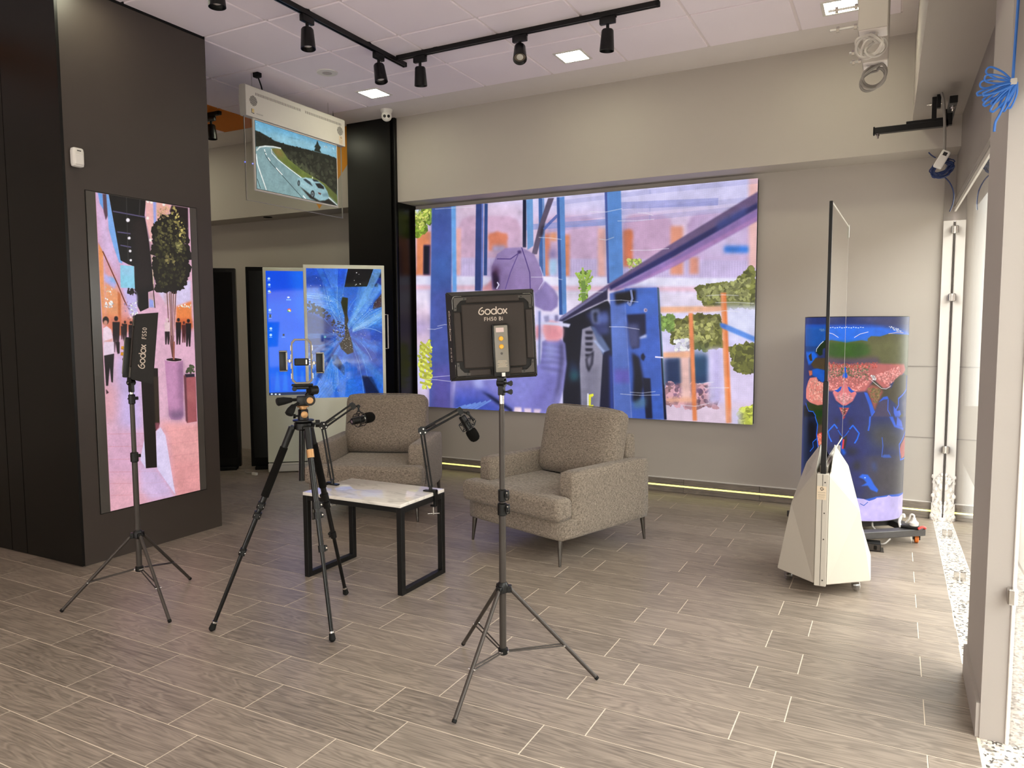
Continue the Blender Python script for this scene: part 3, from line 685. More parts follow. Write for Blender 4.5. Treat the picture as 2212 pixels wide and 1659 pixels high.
('P','e6b4cc',[-.041,1.012,1.251,1.049,1.385,-.125,-.197,-.027],0,1),
('P','d8b9e8',[-.041,1.012,.343,1.014,.213,.591,-.011,.591],0.01,1),
('P','d9a9cc',[-.006,1.002,.134,.930,.242,.792,.220,.638,-.001,.847],0.02,1),
('P','e0c4ee',[.002,.996,.094,.920,.168,.828,.196,.748,.042,.824],0.03,0.7),
('P','6fa4ea',[.022,1.000,.066,.999,.070,.949,.035,.968],0.004,1),
('P','5d4250',[.066,.999,.106,1.000,.122,.945,.085,.919,.068,.946],0.004,1),
('P','7fb0f0',[.101,1.000,.125,.999,.169,.904,.209,.841,.231,.789,.197,.791,.150,.839,.110,.893],0.004,1),
('P','0d0b0c',[.124,1.003,.508,1.007,.484,.952,.520,.864,.553,.709,.487,.701,.486,.649,.394,.636,.365,.655,.341,.706,.352,.782,.291,.787,.213,.798,.169,.901],0.002,1),
('P','241a1a',[.331,.930,.483,.942,.529,.851,.544,.722,.361,.700,.366,.814],0.03,0.8),
('L','6a6090',[.161,.950,.489,.946],0.012,0.8),
('L','6a6090',[.196,.887,.325,.886],0.012,0.8),
('L','6a6090',[.220,.846,.324,.843],0.012,0.8),
('L','4a4648',[.301,1.003,.291,.800],0.008,0.7),
('L','4a4648',[.444,1.004,.426,.946],0.008,0.7),
('P','fff8ff',[.327,.929,.325,.927,.319,.924,.311,.923,.302,.922,.294,.923,.288,.925,.287,.928,.289,.931,.295,.933,.303,.935,.312,.935,.320,.934,.326,.932],0.003,1),
('P','fff8ff',[.327,.872,.326,.870,.321,.868,.314,.867,.307,.867,.300,.867,.296,.869,.295,.871,.297,.873,.302,.875,.308,.876,.315,.877,.322,.876,.326,.874],0.003,1),
('P','fff8ff',[.330,.831,.328,.829,.324,.827,.318,.826,.312,.826,.306,.827,.302,.828,.301,.830,.303,.832,.307,.834,.313,.835,.319,.835,.325,.834,.329,.833],0.003,1),
('P','fff8ff',[.331,.801,.329,.800,.325,.798,.320,.797,.314,.797,.309,.798,.305,.799,.304,.801,.306,.803,.310,.804,.315,.805,.321,.805,.326,.805,.330,.803],0.003,1),
('P','f0b6b4',[.502,1.004,.791,.999,.766,.981,.650,.943,.580,.911,.543,.858,.498,.933],0.004,1),
('P','9aa8f0',[.583,1.001,.618,1.000,.609,.928,.581,.921],0.006,1),
('P','e8a890',[.619,.997,.785,.997,.753,.967,.617,.942],0.02,0.7),
('P','fff4ec',[.540,.999,.539,.997,.534,.995,.528,.994,.521,.993,.516,.994,.512,.996,.510,.998,.512,1.000,.517,1.002,.523,1.003,.529,1.004,.535,1.003,.539,1.001],0.003,1),
('P','fff4ec',[.580,.999,.578,.996,.574,.994,.567,.993,.561,.993,.555,.993,.551,.995,.550,.997,.551,.999,.556,1.001,.562,1.003,.569,1.003,.575,1.002,.579,1.001],0.003,1),
('P','fff4ec',[.716,.998,.715,.995,.710,.993,.704,.992,.697,.992,.691,.992,.686,.994,.685,.996,.687,.998,.692,1.000,.698,1.002,.705,1.002,.711,1.001,.715,1.000],0.003,1),
('P','fff4ec',[.531,.944,.529,.942,.525,.940,.519,.939,.512,.939,.506,.939,.502,.941,.501,.943,.503,.945,.507,.947,.513,.949,.520,.949,.526,.948,.530,.947],0.003,1),
('P','fff4ec',[.575,.906,.573,.903,.569,.901,.563,.900,.556,.900,.550,.901,.546,.902,.545,.905,.547,.907,.551,.909,.557,.910,.564,.910,.570,.910,.574,.908],0.003,1),
('P','fff4ec',[.551,.874,.550,.872,.545,.870,.539,.868,.532,.868,.526,.869,.522,.871,.521,.873,.523,.875,.527,.877,.534,.878,.540,.879,.546,.878,.550,.876],0.003,1),
('P','1a0b10',[.791,.999,.982,.999,.973,.879,.874,.929,.765,.978],0.006,1),
('P','fff0e8',[.971,.929,.969,.926,.963,.924,.954,.922,.944,.922,.936,.923,.930,.925,.928,.927,.931,.930,.937,.932,.946,.934,.955,.934,.964,.933,.969,.931],0.003,1),
('P','8fd4ee',[.209,.783,.348,.783,.348,.710,.200,.711],0.002,1),
('P','a9d0f4',[.220,.779,.336,.779,.337,.750,.218,.751],0.02,0.5),
('P','f09a5c',[.003,.847,.046,.818,.040,.745,.039,.606,.008,.591,-.003,.774],0.004,1),
('P','e8a2a6',[.045,.809,.156,.747,.226,.679,.277,.613,.030,.612,.047,.726],0.02,1),
('P','f0a070',[.047,.726,.170,.704,.204,.669,.186,.613,.030,.612],0.02,1),
('P','b9b4ec',[.046,.754,.163,.728,.141,.706,.047,.729],0.01,1),
('P','8fb8ee',[.093,.746,.145,.740,.163,.725,.105,.727],0.01,1),
('L','7a3a24',[.042,.821,.172,.722,.234,.670,.347,.600],0.012,1),
('P','c8642c',[.169,.700,.197,.691,.189,.559,.159,.559],0.006,0.8),
('B','fff2f4',[.040,.677,.121,.672,.117,.645,.035,.645],22,0.012,1),
('B','fff0d8',[.045,.711,.112,.709,.127,.681,.052,.696],9,0.008,1),
('P','cfc0f4',[.230,.711,.342,.709,.370,.687,.359,.610,.287,.613],0.01,1),
('B','ffffff',[.284,.661,.367,.671,.364,.607,.287,.613],50,0.008,1),
('B','9a7aa8',[.224,.670,.334,.658,.326,.597,.226,.610],20,0.01,0.7),
('B','1a1414',[.270,.711,.352,.709,.360,.690,.278,.692],12,0.018,1),
('P','d97048',[.022,.622,.391,.613,.385,.571,.014,.566],0.03,0.85),
('P','cfa6b4',[.498,.701,.552,.699,.556,.650,.491,.649],0.004,1),
('P','9aa6ec',[.495,.679,.548,.673,.545,.651,.491,.651],0.006,1),
('L','f0d6b0',[.545,.852,.548,.754,.546,.656],0.008,1),
('L','3a2824',[.543,.728,.554,.650],0.01,1),
('P','ded0f4',[.586,.709,.982,.749,.973,.676,.793,.658,.680,.664],0.01,1),
('P','dcb4c0',[.663,.703,.799,.705,.792,.644,.657,.657],0.02,0.8),
('P','f08848',[.795,.654,.978,.676,.977,.610,.986,.582,.786,.583],0.01,1),
('B','fff0dc',[.805,.661,.972,.666,.969,.649,.804,.648],16,0.01,1),
('P','c85830',[.790,.614,.989,.614,.985,.576,.785,.576],0.02,0.7),
('B','1b1710',[.593,.925,.672,.947,.798,.963,.900,.954,.963,.892,.958,.803,.908,.734,.788,.708,.619,.706,.570,.755,.561,.852],420,0.045,1),
('P','1b1710',[.636,.926,.796,.953,.909,.931,.948,.864,.931,.779,.848,.726,.687,.717,.603,.755,.583,.853],0.03,1),
('B','5f5a34',[.603,.918,.797,.959,.941,.905,.932,.830,.750,.858,.636,.841],130,0.014,0.9),
('B','3c3a20',[.587,.885,.963,.892,.920,.734,.620,.716],170,0.016,0.9),
('B','b8a860',[.778,.991,.825,1.000,.911,.951,.953,.905,.867,.875,.807,.950],46,0.014,0.9),
('B','8a8450',[.821,.880,.890,.876,.886,.842,.828,.840],26,0.014,1),
('B','7a7044',[.714,.840,.782,.842,.811,.796,.687,.803],26,0.014,1),
('B','c8a878',[.622,.984,.756,.994,.752,.957,.628,.942],50,0.01,0.8),
('L','6a4038',[.696,.704,.703,.556,.730,.481],0.01,0.9),
('L','6a4038',[.730,.704,.720,.556,.730,.481],0.01,0.9),
('L','6a4038',[.748,.705,.729,.556,.730,.481],0.01,0.9),
('L','6a4038',[.770,.705,.740,.556,.730,.481],0.01,0.9),
('L','6a4038',[.799,.705,.754,.556,.730,.481],0.01,0.9),
('L','c89a90',[.718,.698,.729,.556],0.006,1),
('L','dca8a0',[.781,.698,.757,.556],0.006,1),
('P','1a0d10',[.241,.602,.240,.600,.236,.598,.232,.597,.227,.597,.222,.598,.219,.600,.218,.602,.220,.604,.223,.605,.228,.606,.233,.606,.237,.605,.240,.604],0.003,1),
('P','1a0d10',[.208,.596,.250,.596,.245,.571,.206,.572],0.004,1),
('P','1a0d10',[.207,.573,.245,.573,.235,.541,.225,.541,.224,.564,.216,.541,.206,.541],0.004,1),
('P','140a0e',[.305,.600,.303,.598,.299,.596,.293,.595,.287,.595,.281,.596,.277,.598,.276,.600,.278,.602,.282,.604,.288,.605,.294,.605,.300,.604,.304,.602],0.003,1),
('P','140a0e',[.264,.593,.315,.593,.309,.563,.262,.563],0.004,1),
('P','140a0e',[.262,.565,.309,.565,.297,.526,.285,.526,.284,.554,.273,.526,.261,.527],0.004,1),
('P','3a1a20',[.347,.600,.346,.598,.343,.597,.339,.596,.334,.596,.330,.597,.327,.598,.326,.600,.328,.602,.331,.603,.335,.604,.340,.604,.344,.603,.347,.602],0.003,1),
('P','3a1a20',[.317,.595,.355,.595,.351,.573,.315,.573],0.004,1),
('P','3a1a20',[.316,.574,.351,.574,.342,.545,.333,.545,.332,.566,.324,.545,.315,.545],0.004,1),
('P','2a1216',[.213,.594,.211,.592,.209,.591,.205,.590,.201,.590,.198,.591,.195,.592,.195,.594,.196,.595,.198,.597,.202,.597,.206,.597,.210,.597,.212,.595],0.003,1),
('P','2a1216',[.186,.589,.219,.589,.215,.570,.185,.570],0.004,1),
('P','2a1216',[.185,.571,.215,.571,.207,.546,.200,.546,.199,.564,.192,.546,.185,.546],0.004,1),
('P','180c0e',[.834,.610,.832,.607,.827,.605,.819,.604,.812,.604,.805,.605,.800,.607,.799,.610,.801,.613,.806,.615,.813,.616,.821,.616,.828,.615,.832,.613],0.003,1),
('P','180c0e',[.783,.602,.847,.602,.840,.567,.782,.568],0.004,1),
('P','180c0e',[.782,.569,.840,.569,.826,.524,.811,.525,.810,.557,.797,.525,.782,.525],0.004,1),
('P','140a0c',[.953,.607,.951,.604,.945,.602,.938,.600,.929,.600,.922,.602,.917,.604,.916,.607,.918,.610,.923,.612,.931,.613,.939,.613,.947,.612,.952,.610],0.003,1),
('P','140a0c',[.899,.598,.968,.598,.960,.562,.898,.562],0.004,1),
('P','140a0c',[.898,.564,.960,.563,.945,.516,.929,.517,.927,.551,.914,.517,.898,.517],0.004,1),
('P','4a1c1c',[.894,.600,.892,.598,.888,.596,.882,.595,.876,.595,.870,.596,.867,.598,.866,.600,.867,.602,.871,.604,.877,.605,.884,.605,.889,.604,.893,.602],0.003,1),
('P','4a1c1c',[.853,.593,.905,.593,.899,.565,.852,.566],0.004,1),
('P','4a1c1c',[.852,.567,.899,.567,.888,.531,.876,.531,.874,.557,.864,.531,.852,.531],0.004,1),
('P','1c0e12',[.162,.613,.159,.609,.153,.606,.145,.605,.136,.605,.128,.606,.123,.609,.122,.613,.124,.616,.130,.619,.138,.620,.147,.620,.155,.619,.160,.616],0.003,1),
('P','1c0e12',[.104,.602,.177,.602,.168,.559,.101,.559],0.004,1),
('P','1c0e12',[.101,.562,.168,.561,.150,.505,.133,.506,.132,.546,.116,.506,.100,.506],0.004,1),
('P','e8c8cc',[.704,.610,.701,.607,.696,.605,.690,.604,.682,.604,.675,.605,.671,.607,.670,.610,.672,.613,.677,.615,.684,.616,.691,.616,.698,.615,.702,.613],0.003,1),
('P','e8c8cc',[.654,.602,.717,.602,.709,.568,.653,.568],0.004,1),
('P','1c1214',[.653,.570,.710,.570,.696,.526,.681,.526,.680,.558,.667,.526,.653,.526],0.004,1),
('P','1e100e',[.070,.606,.066,.601,.057,.596,.044,.594,.030,.594,.018,.596,.011,.601,.008,.606,.012,.612,.021,.616,.034,.619,.048,.619,.060,.616,.067,.612],0.003,1),
('P','c88a78',[.055,.599,.053,.596,.047,.593,.039,.592,.031,.592,.023,.593,.018,.596,.017,.599,.019,.603,.025,.606,.033,.607,.041,.607,.049,.606,.054,.603],0.004,1),
('P','f0d4e4',[.009,.582,.046,.589,.088,.578,.102,.541,.089,.516,.084,.484,.002,.486],0.004,1),
('P','d89a92',[.010,.541,.100,.550,.091,.534,.008,.529],0.006,1),
('P','e2b4c8',[.012,.540,.640,.535,.593,.176,-.011,.208],0.05,0.4),
('P','c9b8f0',[.124,.499,.382,.495,.378,.223,.112,.270],0.06,0.8),
('P','e4a4ac',[-.003,.402,.120,.398,.083,.285,.001,.288],0.05,0.7),
('P','dcaac8',[.006,.258,.392,.240,1.025,.207,1.000,-.116,-.005,-.030],0.04,0.8),
('P','f0b2bc',[.007,.123,.414,.061,.397,-.065,-.005,-.030],0.06,0.7),
('P','efa6a4',[.534,.266,1.003,.246,1.009,-.039,.693,.004,.622,.211],0.04,0.9),
('P','e89a9c',[.660,.129,1.013,.108,1.006,-.007,.692,0],0.05,0.6),
('L','d88a92',[.005,.248,.482,.229,1.014,.227],0.005,0.5),
('L','d88a92',[.005,.208,.477,.186,1.009,.181],0.005,0.5),
('L','d88a92',[.005,.167,.471,.143,1.003,.136],0.005,0.5),
('L','d88a92',[.006,.126,.465,.100,.998,.090],0.005,0.5),
('L','d88a92',[.006,.089,.460,.061,.993,.048],0.005,0.5),
('L','d88a92',[.007,.051,.455,.022,.988,.006],0.005,0.5),
('P','e6dcff',[.377,.213,.323,.148,.375,.117,.496,.113,.509,.235,.561,.246,.613,.215,.638,.152,.699,.004,.512,.103],0.004,0.9),
('P','d4c6f6',[.323,.145,.375,.115,.490,.110,.693,.004,.667,-.001,.407,.011,.309,.043],0.03,0.6),
('P','1a1310',[.370,.451,.558,.447,.551,.258,.504,.235,.502,.112,.380,.116,.376,.223],0.002,1),
('P','3a2f22',[.505,.420,.556,.419,.551,.262,.504,.235,.504,.289],0.006,0.8),
('P','8a4a58',[.501,.264,.551,.262,.543,.246,.507,.237],0.006,1),
('P','c68ab4',[.639,.476,.851,.473,.829,.276,.800,.264,.738,.264,.684,.269,.661,.282],0.003,1),
('P','7a5878',[.794,.464,.853,.465,.829,.276,.794,.266],0.03,0.7),
('P','d8a0c8',[.665,.452,.737,.451,.755,.297,.700,.299],0.05,0.7),
('P','5a4a6a',[.663,.297,.832,.294,.826,.269,.750,.263,.666,.275],0.03,0.6),
('P','e0b4cc',[.851,.471,.840,.468,.810,.466,.766,.465,.719,.466,.677,.468,.649,.471,.639,.475,.650,.478,.679,.480,.721,.481,.768,.481,.811,.478,.841,.475],0.002,1),
('P','241410',[.837,.472,.828,.469,.802,.468,.766,.467,.726,.468,.690,.470,.666,.472,.657,.474,.666,.477,.691,.478,.727,.479,.767,.478,.803,.476,.829,.474],0.002,1),
('L','9a5a4a',[.754,.534,.743,.474],0.02,1),
('P','a85a60',[.854,.417,.997,.409,.993,.249,.868,.248],0.003,1),
('P','c87878',[.868,.356,.990,.356,.986,.323,.865,.327],0.04,0.6),
('P','6a3a44',[.854,.417,.882,.415,.880,.248,.856,.256],0.006,1),
('P','2a2030',[.864,.421,.985,.420,.986,.409,.881,.409],0.003,1),
('B','4a5038',[.871,.426,.937,.453,.982,.446,.979,.424],60,0.012,1),
('P','181014',[.006,.497,.106,.502,.091,.453,.080,.410,.065,.412,.056,.460,.032,.401,.012,.401],0.004,1),
('P','e8d0e4',[.012,.540,.109,.539,.106,.502,.006,.497],0.004,1),
('P','3a2028',[.010,.391,.036,.379,.011,.375],0.004,1),
('P','1c1014',[.125,.539,.166,.538,.161,.502,.140,.500],0.004,1)],
'road':[
('P','7fb6cc',[-.062,1.085,1.180,1.358,1.144,-.108,-.099,-.388],0,1),
('P','5b9cc2',[-.006,1.008,.420,1.015,1.008,1.021,1.006,.939,.417,.921,-.009,.911],0.03,0.8),
('P','9cc6d4',[.164,.853,.570,.927,1.006,.939,1.004,.857,.490,.820,.197,.777],0.03,0.7),
('L','6a9cb4',[.372,.903,.462,.912,.516,.914],0.012,0.6),
('B','c4dce2',[.798,.940,.997,.967,.997,.936,.814,.906],14,0.01,0.5),
('P','84a4a6',[-.015,.640,.310,.750,1.038,.073,1.035,-.051,-.032,-.025],0,1),
('P','78949a',[.003,.595,.194,.669,.552,.188,.249,.055,.005,.160],0.05,0.5),
('P','1e2018',[-.004,.853,.049,.849,.129,.821,.211,.783,.289,.778,.414,.781,.567,.793,.728,.805,.897,.808,1.011,.789,.995,.164,.799,.309,.558,.428,.364,.558,.280,.692,.195,.691,-.009,.625],0.003,1),
('B','1e2018',[-.004,.853,.129,.825,.211,.787,.210,.747,-.008,.695],40,0.012,1),
('B','1c1e18',[.253,.773,.567,.797,.984,.800,.984,.769,.252,.727],70,0.01,1),
('B','35382a',[.279,.683,.565,.716,1.000,.714,.989,.284,.718,.382,.371,.570],130,0.022,0.7),
('B','4a4e38',[.364,.577,.483,.545,.639,.493,.801,.379,.558,.428],40,0.018,0.8),
('P','232519',[-.008,.695,.099,.703,.266,.733,.252,.709,.098,.667,-.003,.610],0.006,1),
('P','1c241e',[.743,.996,.764,.926,.788,.897,.771,.851,.795,.810,.695,.808,.717,.869,.699,.872,.727,.931],0.003,1),
('P','6f7a3a',[.173,.650,.287,.695,.364,.568,.520,.453,.669,.387,.833,.319,.995,.164,1.001,.053,.864,.179,.683,.304,.524,.332,.361,.437,.247,.526],0.004,1),
('P','8a6a40',[.180,.641,.244,.677,.307,.630,.305,.565,.227,.591],0.02,0.8),
('P','4a5a28',[.305,.547,.520,.453,.717,.353,.716,.304,.449,.392],0.02,0.6),
('P','565f2e',[.800,.329,.996,.184,1.001,.023,.880,.133],0.01,1),
('L','dfe6e2',[.283,.695,.195,.687,.105,.661,.043,.624,.009,.563],0.012,0.9),
('L','e8eeea',[.173,.642,.178,.582,.247,.508,.360,.428,.524,.322],0.008,0.95),
('L','e8eeea',[.002,.508,.011,.372,.047,.226,.102,.013],0.012,1),
('L','1e2a2c',[.093,.612,.108,.511,.167,.426,.326,.242,.532,.002],0.005,1),
('L','eef2ee',[.095,.609,.101,.580],0.01,1),
('L','eef2ee',[.106,.555,.114,.539],0.01,1),
('L','eef2ee',[.135,.499,.156,.462],0.01,1),
('L','eef2ee',[.222,.377,.291,.295],0.01,1),
('L','eef2ee',[.541,.042,.571,.002],0.01,1),
('L','202a2a',[.005,.143,.038,.013],0.006,1),
('L','e0e6e2',[.879,.103,1.000,.002],0.01,1),
('P','22201c',[.497,.182,.669,.057,.758,.012,.879,.083,1.000,-.008,.791,-.029,.627,.027],0.006,1),
('P','8fb4bc',[.473,.278,.481,.309,.540,.317,.576,.342,.643,.350,.741,.341,.815,.284,.864,.199,.879,.093,.826,.041,.750,.029,.677,.059,.598,.125,.505,.184,.476,.232],0.003,1),
('P','a9ccd0',[.499,.258,.632,.201,.679,.147,.631,.163,.514,.215],0.01,0.8),
('P','bcd6da',[.540,.316,.579,.339,.667,.318,.682,.284,.602,.308],0.006,0.8),
('P','2e3a40',[.543,.304,.579,.322,.634,.289,.669,.227,.601,.260],0.003,1),
('P','1c1e20',[.699,.284,.765,.304,.815,.264,.818,.225,.738,.222],0.003,1),
('P','24262a',[.659,.345,.725,.346,.758,.326,.683,.313],0.004,1),
('P','1c2022',[.505,.231,.503,.211,.498,.194,.492,.183,.485,.181,.479,.188,.475,.203,.474,.222,.476,.242,.481,.259,.487,.270,.494,.272,.500,.265,.504,.250],0.003,1),
('P','6a787c',[.498,.229,.497,.216,.494,.206,.491,.199,.487,.198,.483,.203,.481,.212,.481,.224,.482,.237,.485,.247,.488,.254,.492,.255,.495,.250,.497,.241],0.003,1),
('P','181c1e',[.689,.106,.686,.077,.678,.053,.667,.038,.656,.035,.646,.044,.639,.065,.637,.092,.640,.121,.648,.145,.659,.160,.670,.163,.681,.154,.687,.134],0.003,1),
('P','7a868a',[.678,.103,.676,.084,.671,.068,.664,.058,.657,.056,.650,.062,.646,.076,.645,.094,.647,.113,.652,.129,.659,.139,.666,.141,.672,.135,.677,.121],0.003,1),
('P','2a3032',[.668,.100,.667,.093,.665,.087,.663,.084,.660,.083,.657,.085,.655,.090,.655,.097,.656,.104,.658,.110,.660,.113,.663,.114,.666,.112,.667,.107],0.003,1),
('P','5a2a24',[.732,.152,.778,.145,.769,.118,.744,.126],0.003,1),
('P','6f8f98',[.786,.137,.864,.179,.871,.111,.802,.102],0.008,1),
('P','e8ecd0',[.673,.369,.672,.361,.670,.354,.668,.350,.665,.349,.662,.352,.660,.357,.660,.364,.661,.372,.663,.379,.665,.383,.668,.384,.671,.382,.673,.376],0.003,1),
('P','ffffff',[.020,.954,.020,.951,.019,.949,.018,.947,.016,.947,.015,.947,.014,.949,.014,.951,.014,.953,.015,.955,.017,.957,.018,.958,.019,.957,.020,.956],0.001,1),
('P','ffffff',[.001,.949,.001,.946,0,.944,-.001,.943,-.002,.942,-.003,.943,-.004,.944,-.004,.946,-.004,.949,-.003,.951,-.002,.952,-.001,.953,0,.952,.001,.951],0.001,1)],
'burst':[
('P','2a66d8',[-.052,1.022,1.131,1.025,1.082,-.051,-.157,-.025],0,1),
('P','1f58dc',[-.003,1.003,.372,1.007,.536,1.000,.501,.854,.336,.851,.157,.941,-.010,.932],0.02,1),
('P','1646b8',[-.004,.932,.123,.947,.247,.916,.336,.851,-.013,.847],0.01,0.9),
('L','7fc0f8',[.232,1.004,.330,.855],0.006,0.55),
('L','7fc0f8',[.248,1.005,.337,.855],0.006,0.55),
('L','7fc0f8',[.264,1.005,.344,.855],0.006,0.55),
('L','7fc0f8',[.281,1.005,.351,.855],0.006,0.55),
('L','7fc0f8',[.297,1.006,.358,.855],0.006,0.55),
('L','7fc0f8',[.313,1.006,.365,.855],0.006,0.55),
('L','7fc0f8',[.330,1.006,.372,.855],0.006,0.55),
('L','7fc0f8',[.346,1.007,.379,.855],0.006,0.55),
('L','7fc0f8',[.362,1.007,.386,.855],0.006,0.55),
('L','7fc0f8',[.379,1.007,.394,.856],0.006,0.55),
('L','7fc0f8',[.395,1.007,.401,.856],0.006,0.55),
('L','7fc0f8',[.411,1.008,.408,.856],0.006,0.55),
('P','0a0c12',[.554,1.002,.896,.999,.816,.878,.803,.864,.502,.859],0.002,1),
('P','0f2f8a',[.896,.999,1.006,.999,1.006,.874,.816,.871],0.006,1),
('B','0a1430',[.820,.939,1.006,.989,1.000,.874,.840,.871],18,0.03,0.7),
('P','2f74dc',[-.013,.840,.501,.854,.446,.746,.495,.610,.343,.650,-.005,.689],0.03,1),
('P','3f86e6',[.506,.596,1.003,.695,1.001,.528,.598,.528],0.04,0.9),
('P','16307c',[-.008,.662,.339,.603,.351,.459,.178,.390,-.021,.405],0.05,0.9),
('P','1c2c74',[-.019,.419,.326,.438,.311,.250,-.030,.184],0.06,0.7),
('P','3046a8',[.501,.528,1.001,.528,.996,.171,.649,.175,.540,.389],0.06,0.7),
('P','2a6ce0',[-.018,.191,.318,.341,.484,.284,.764,-.001,-.001,-.007],0.05,0.8),
('L','c4e6ff',[.366,.606,.291,.699,.239,.803,.213,.898],0.003,0.55),
('L','6fb6f6',[.619,.633,.678,.667,.746,.695,.810,.713],0.003,0.55),
('L','c4e6ff',[.610,.423,.647,.376,.673,.324,.687,.274],0.003,0.55),
('L','4f96f0',[.434,.526,.385,.556,.343,.594,.314,.630],0.003,0.55),
('L','6fb6f6',[.681,.579,.742,.585,.805,.584,.860,.577],0.003,0.55),
('L','6fb6f6',[.396,.577,.373,.613,.358,.653,.351,.690],0.003,0.55),
('L','9fd2fa',[.547,.678,.583,.718,.629,.755,.674,.783],0.004,0.55),
('L','9fd2fa',[.452,.424,.361,.318,.246,.223,.132,.153],0.003,0.55),
('L','3a80ea',[.681,.553,.857,.579,1.040,.582,1.200,.565],0.004,0.55),
('L','4f96f0',[.641,.485,.804,.446,.959,.384,1.083,.313],0.003,0.55),
('L','c4e6ff',[.385,.358,.297,.290,.194,.233,.097,.195],0.006,0.55),
('L','4f96f0',[.482,.562,.479,.627,.491,.693,.512,.749],0.004,0.55),
('L','9fd2fa',[.471,.575,.460,.653,.467,.732,.487,.799],0.003,0.55),
('L','4f96f0',[.477,.320,.425,.189,.344,.062,.251,-.040],0.004,0.55),
('L','9fd2fa',[.436,.527,.407,.548,.384,.574,.368,.598],0.006,0.55),
('L','3a80ea',[.603,.523,.748,.537,.897,.532,1.024,.513],0.004,0.55),
('L','4f96f0',[.330,.470,.184,.465,.040,.480,-.078,.508],0.004,0.55),
('L','4f96f0',[.726,.459,.764,.432,.798,.399,.822,.367],0.006,0.55),
('L','c4e6ff',[.334,.612,.294,.667,.267,.728,.254,.784],0.003,0.55),
('L','6fb6f6',[.444,.410,.404,.373,.355,.340,.308,.317],0.006,0.55),
('L','9fd2fa',[.604,.381,.676,.254,.720,.114,.733,-.014],0.006,0.55),
('L','3a80ea',[.727,.444,.821,.395,.906,.332,.969,.267],0.003,0.55),
('L','3a80ea',[.503,.366,.478,.246,.426,.127,.359,.028],0.006,0.55),
('L','6fb6f6',[.425,.470,.267,.425,.103,.402,-.040,.399],0.004,0.55),
('L','c4e6ff',[.440,.428,.322,.322,.182,.231,.048,.167],0.003,0.55),
('L','3a80ea',[.368,.615,.355,.653,.350,.694,.352,.731],0.004,0.55),
('L','3a80ea',[.619,.364,.639,.305,.646,.241,.642,.183],0.006,0.55),
('L','3a80ea',[.653,.647,.739,.694,.835,.731,.926,.753],0.006,0.55),
('L','3a80ea',[.488,.617,.503,.676,.530,.733,.564,.781],0.003,0.55),
('L','9fd2fa',[.655,.393,.716,.320,.762,.236,.787,.158],0.006,0.55),
('L','3a80ea',[.708,.565,.773,.566,.838,.558,.894,.544],0.004,0.55),
('L','c4e6ff',[.688,.438,.755,.393,.812,.339,.852,.286],0.006,0.55),
('L','4f96f0',[.620,.479,.726,.444,.824,.394,.901,.340],0.004,0.55),
('L','4f96f0',[.463,.315,.410,.212,.333,.114,.250,.037],0.006,0.55),
('L','4f96f0',[.583,.348,.597,.266,.592,.181,.573,.107],0.004,0.55),
('L','4f96f0',[.436,.602,.397,.712,.384,.826,.394,.927],0.004,0.55),
('L','3a80ea',[.472,.400,.412,.274,.323,.154,.225,.060],0.004,0.55),
('L','3a80ea',[.592,.537,.747,.579,.910,.601,1.056,.602],0.004,0.55),
('L','9fd2fa',[.657,.534,.771,.539,.886,.529,.984,.508],0.003,0.55),
('L','6fb6f6',[.630,.652,.712,.708,.806,.753,.895,.784],0.006,0.55),
('L','c4e6ff',[.438,.597,.408,.686,.399,.780,.407,.862],0.006,0.55),
('L','4f96f0',[.434,.595,.399,.684,.386,.778,.391,.861],0.006,0.55),
('L','9fd2fa',[.430,.556,.352,.643,.296,.741,.266,.831],0.006,0.55),
('L','9fd2fa',[.466,.680,.477,.813,.518,.945,.577,1.056],0.003,0.55),
('L','3a80ea',[.574,.544,.728,.614,.898,.664,1.053,.691],0.003,0.55),
('L','c4e6ff',[.366,.533,.296,.566,.234,.609,.189,.653],0.003,0.55),
('L','6fb6f6',[.408,.547,.292,.628,.197,.725,.135,.818],0.004,0.55),
('L','6fb6f6',[.396,.448,.308,.421,.215,.405,.132,.401],0.006,0.55),
('L','c4e6ff',[.572,.591,.606,.611,.644,.628,.680,.638],0.004,0.55),
('L','c4e6ff',[.632,.428,.685,.378,.728,.319,.754,.263],0.004,0.55),
('L','c4e6ff',[.708,.542,.807,.541,.906,.527,.990,.504],0.006,0.55),
('L','3a80ea',[.355,.528,.308,.552,.266,.582,.235,.612],0.006,0.55),
('L','6fb6f6',[.393,.488,.340,.493,.289,.505,.247,.521],0.004,0.55),
('L','4f96f0',[.588,.628,.652,.681,.727,.727,.800,.759],0.006,0.55),
('L','c4e6ff',[.646,.564,.728,.580,.814,.587,.890,.583],0.004,0.55),
('L','3a80ea',[.279,.422,.173,.408,.066,.409,-.026,.421],0.006,0.55),
('L','a8d8fa',[.001,.811,.168,.803,.330,.785,.491,.712],0.005,0.6),
('L','6fb6f6',[0,.799,.167,.797,.330,.779,.490,.702],0.005,0.6),
('L','a8d8fa',[-.001,.790,.167,.791,.329,.773,.489,.692],0.005,0.6),
('L','a8d8fa',[-.001,.790,.166,.785,.329,.767,.489,.682],0.005,0.6),
('L','a8d8fa',[0,.797,.166,.779,.328,.761,.488,.671],0.005,0.6),
('L','a8d8fa',[-.002,.778,.165,.773,.328,.755,.487,.661],0.005,0.6),
('L','a8d8fa',[-.002,.782,.165,.767,.327,.749,.486,.651],0.005,0.6),
('L','6fb6f6',[-.002,.776,.164,.761,.327,.743,.486,.641],0.005,0.6),
('L','3a80ea',[-.005,.748,.163,.755,.326,.737,.485,.631],0.005,0.6),
('L','6fb6f6',[-.004,.760,.163,.749,.326,.730,.484,.620],0.005,0.6),
('L','6fb6f6',[-.006,.740,.162,.743,.325,.724,.483,.610],0.005,0.6),
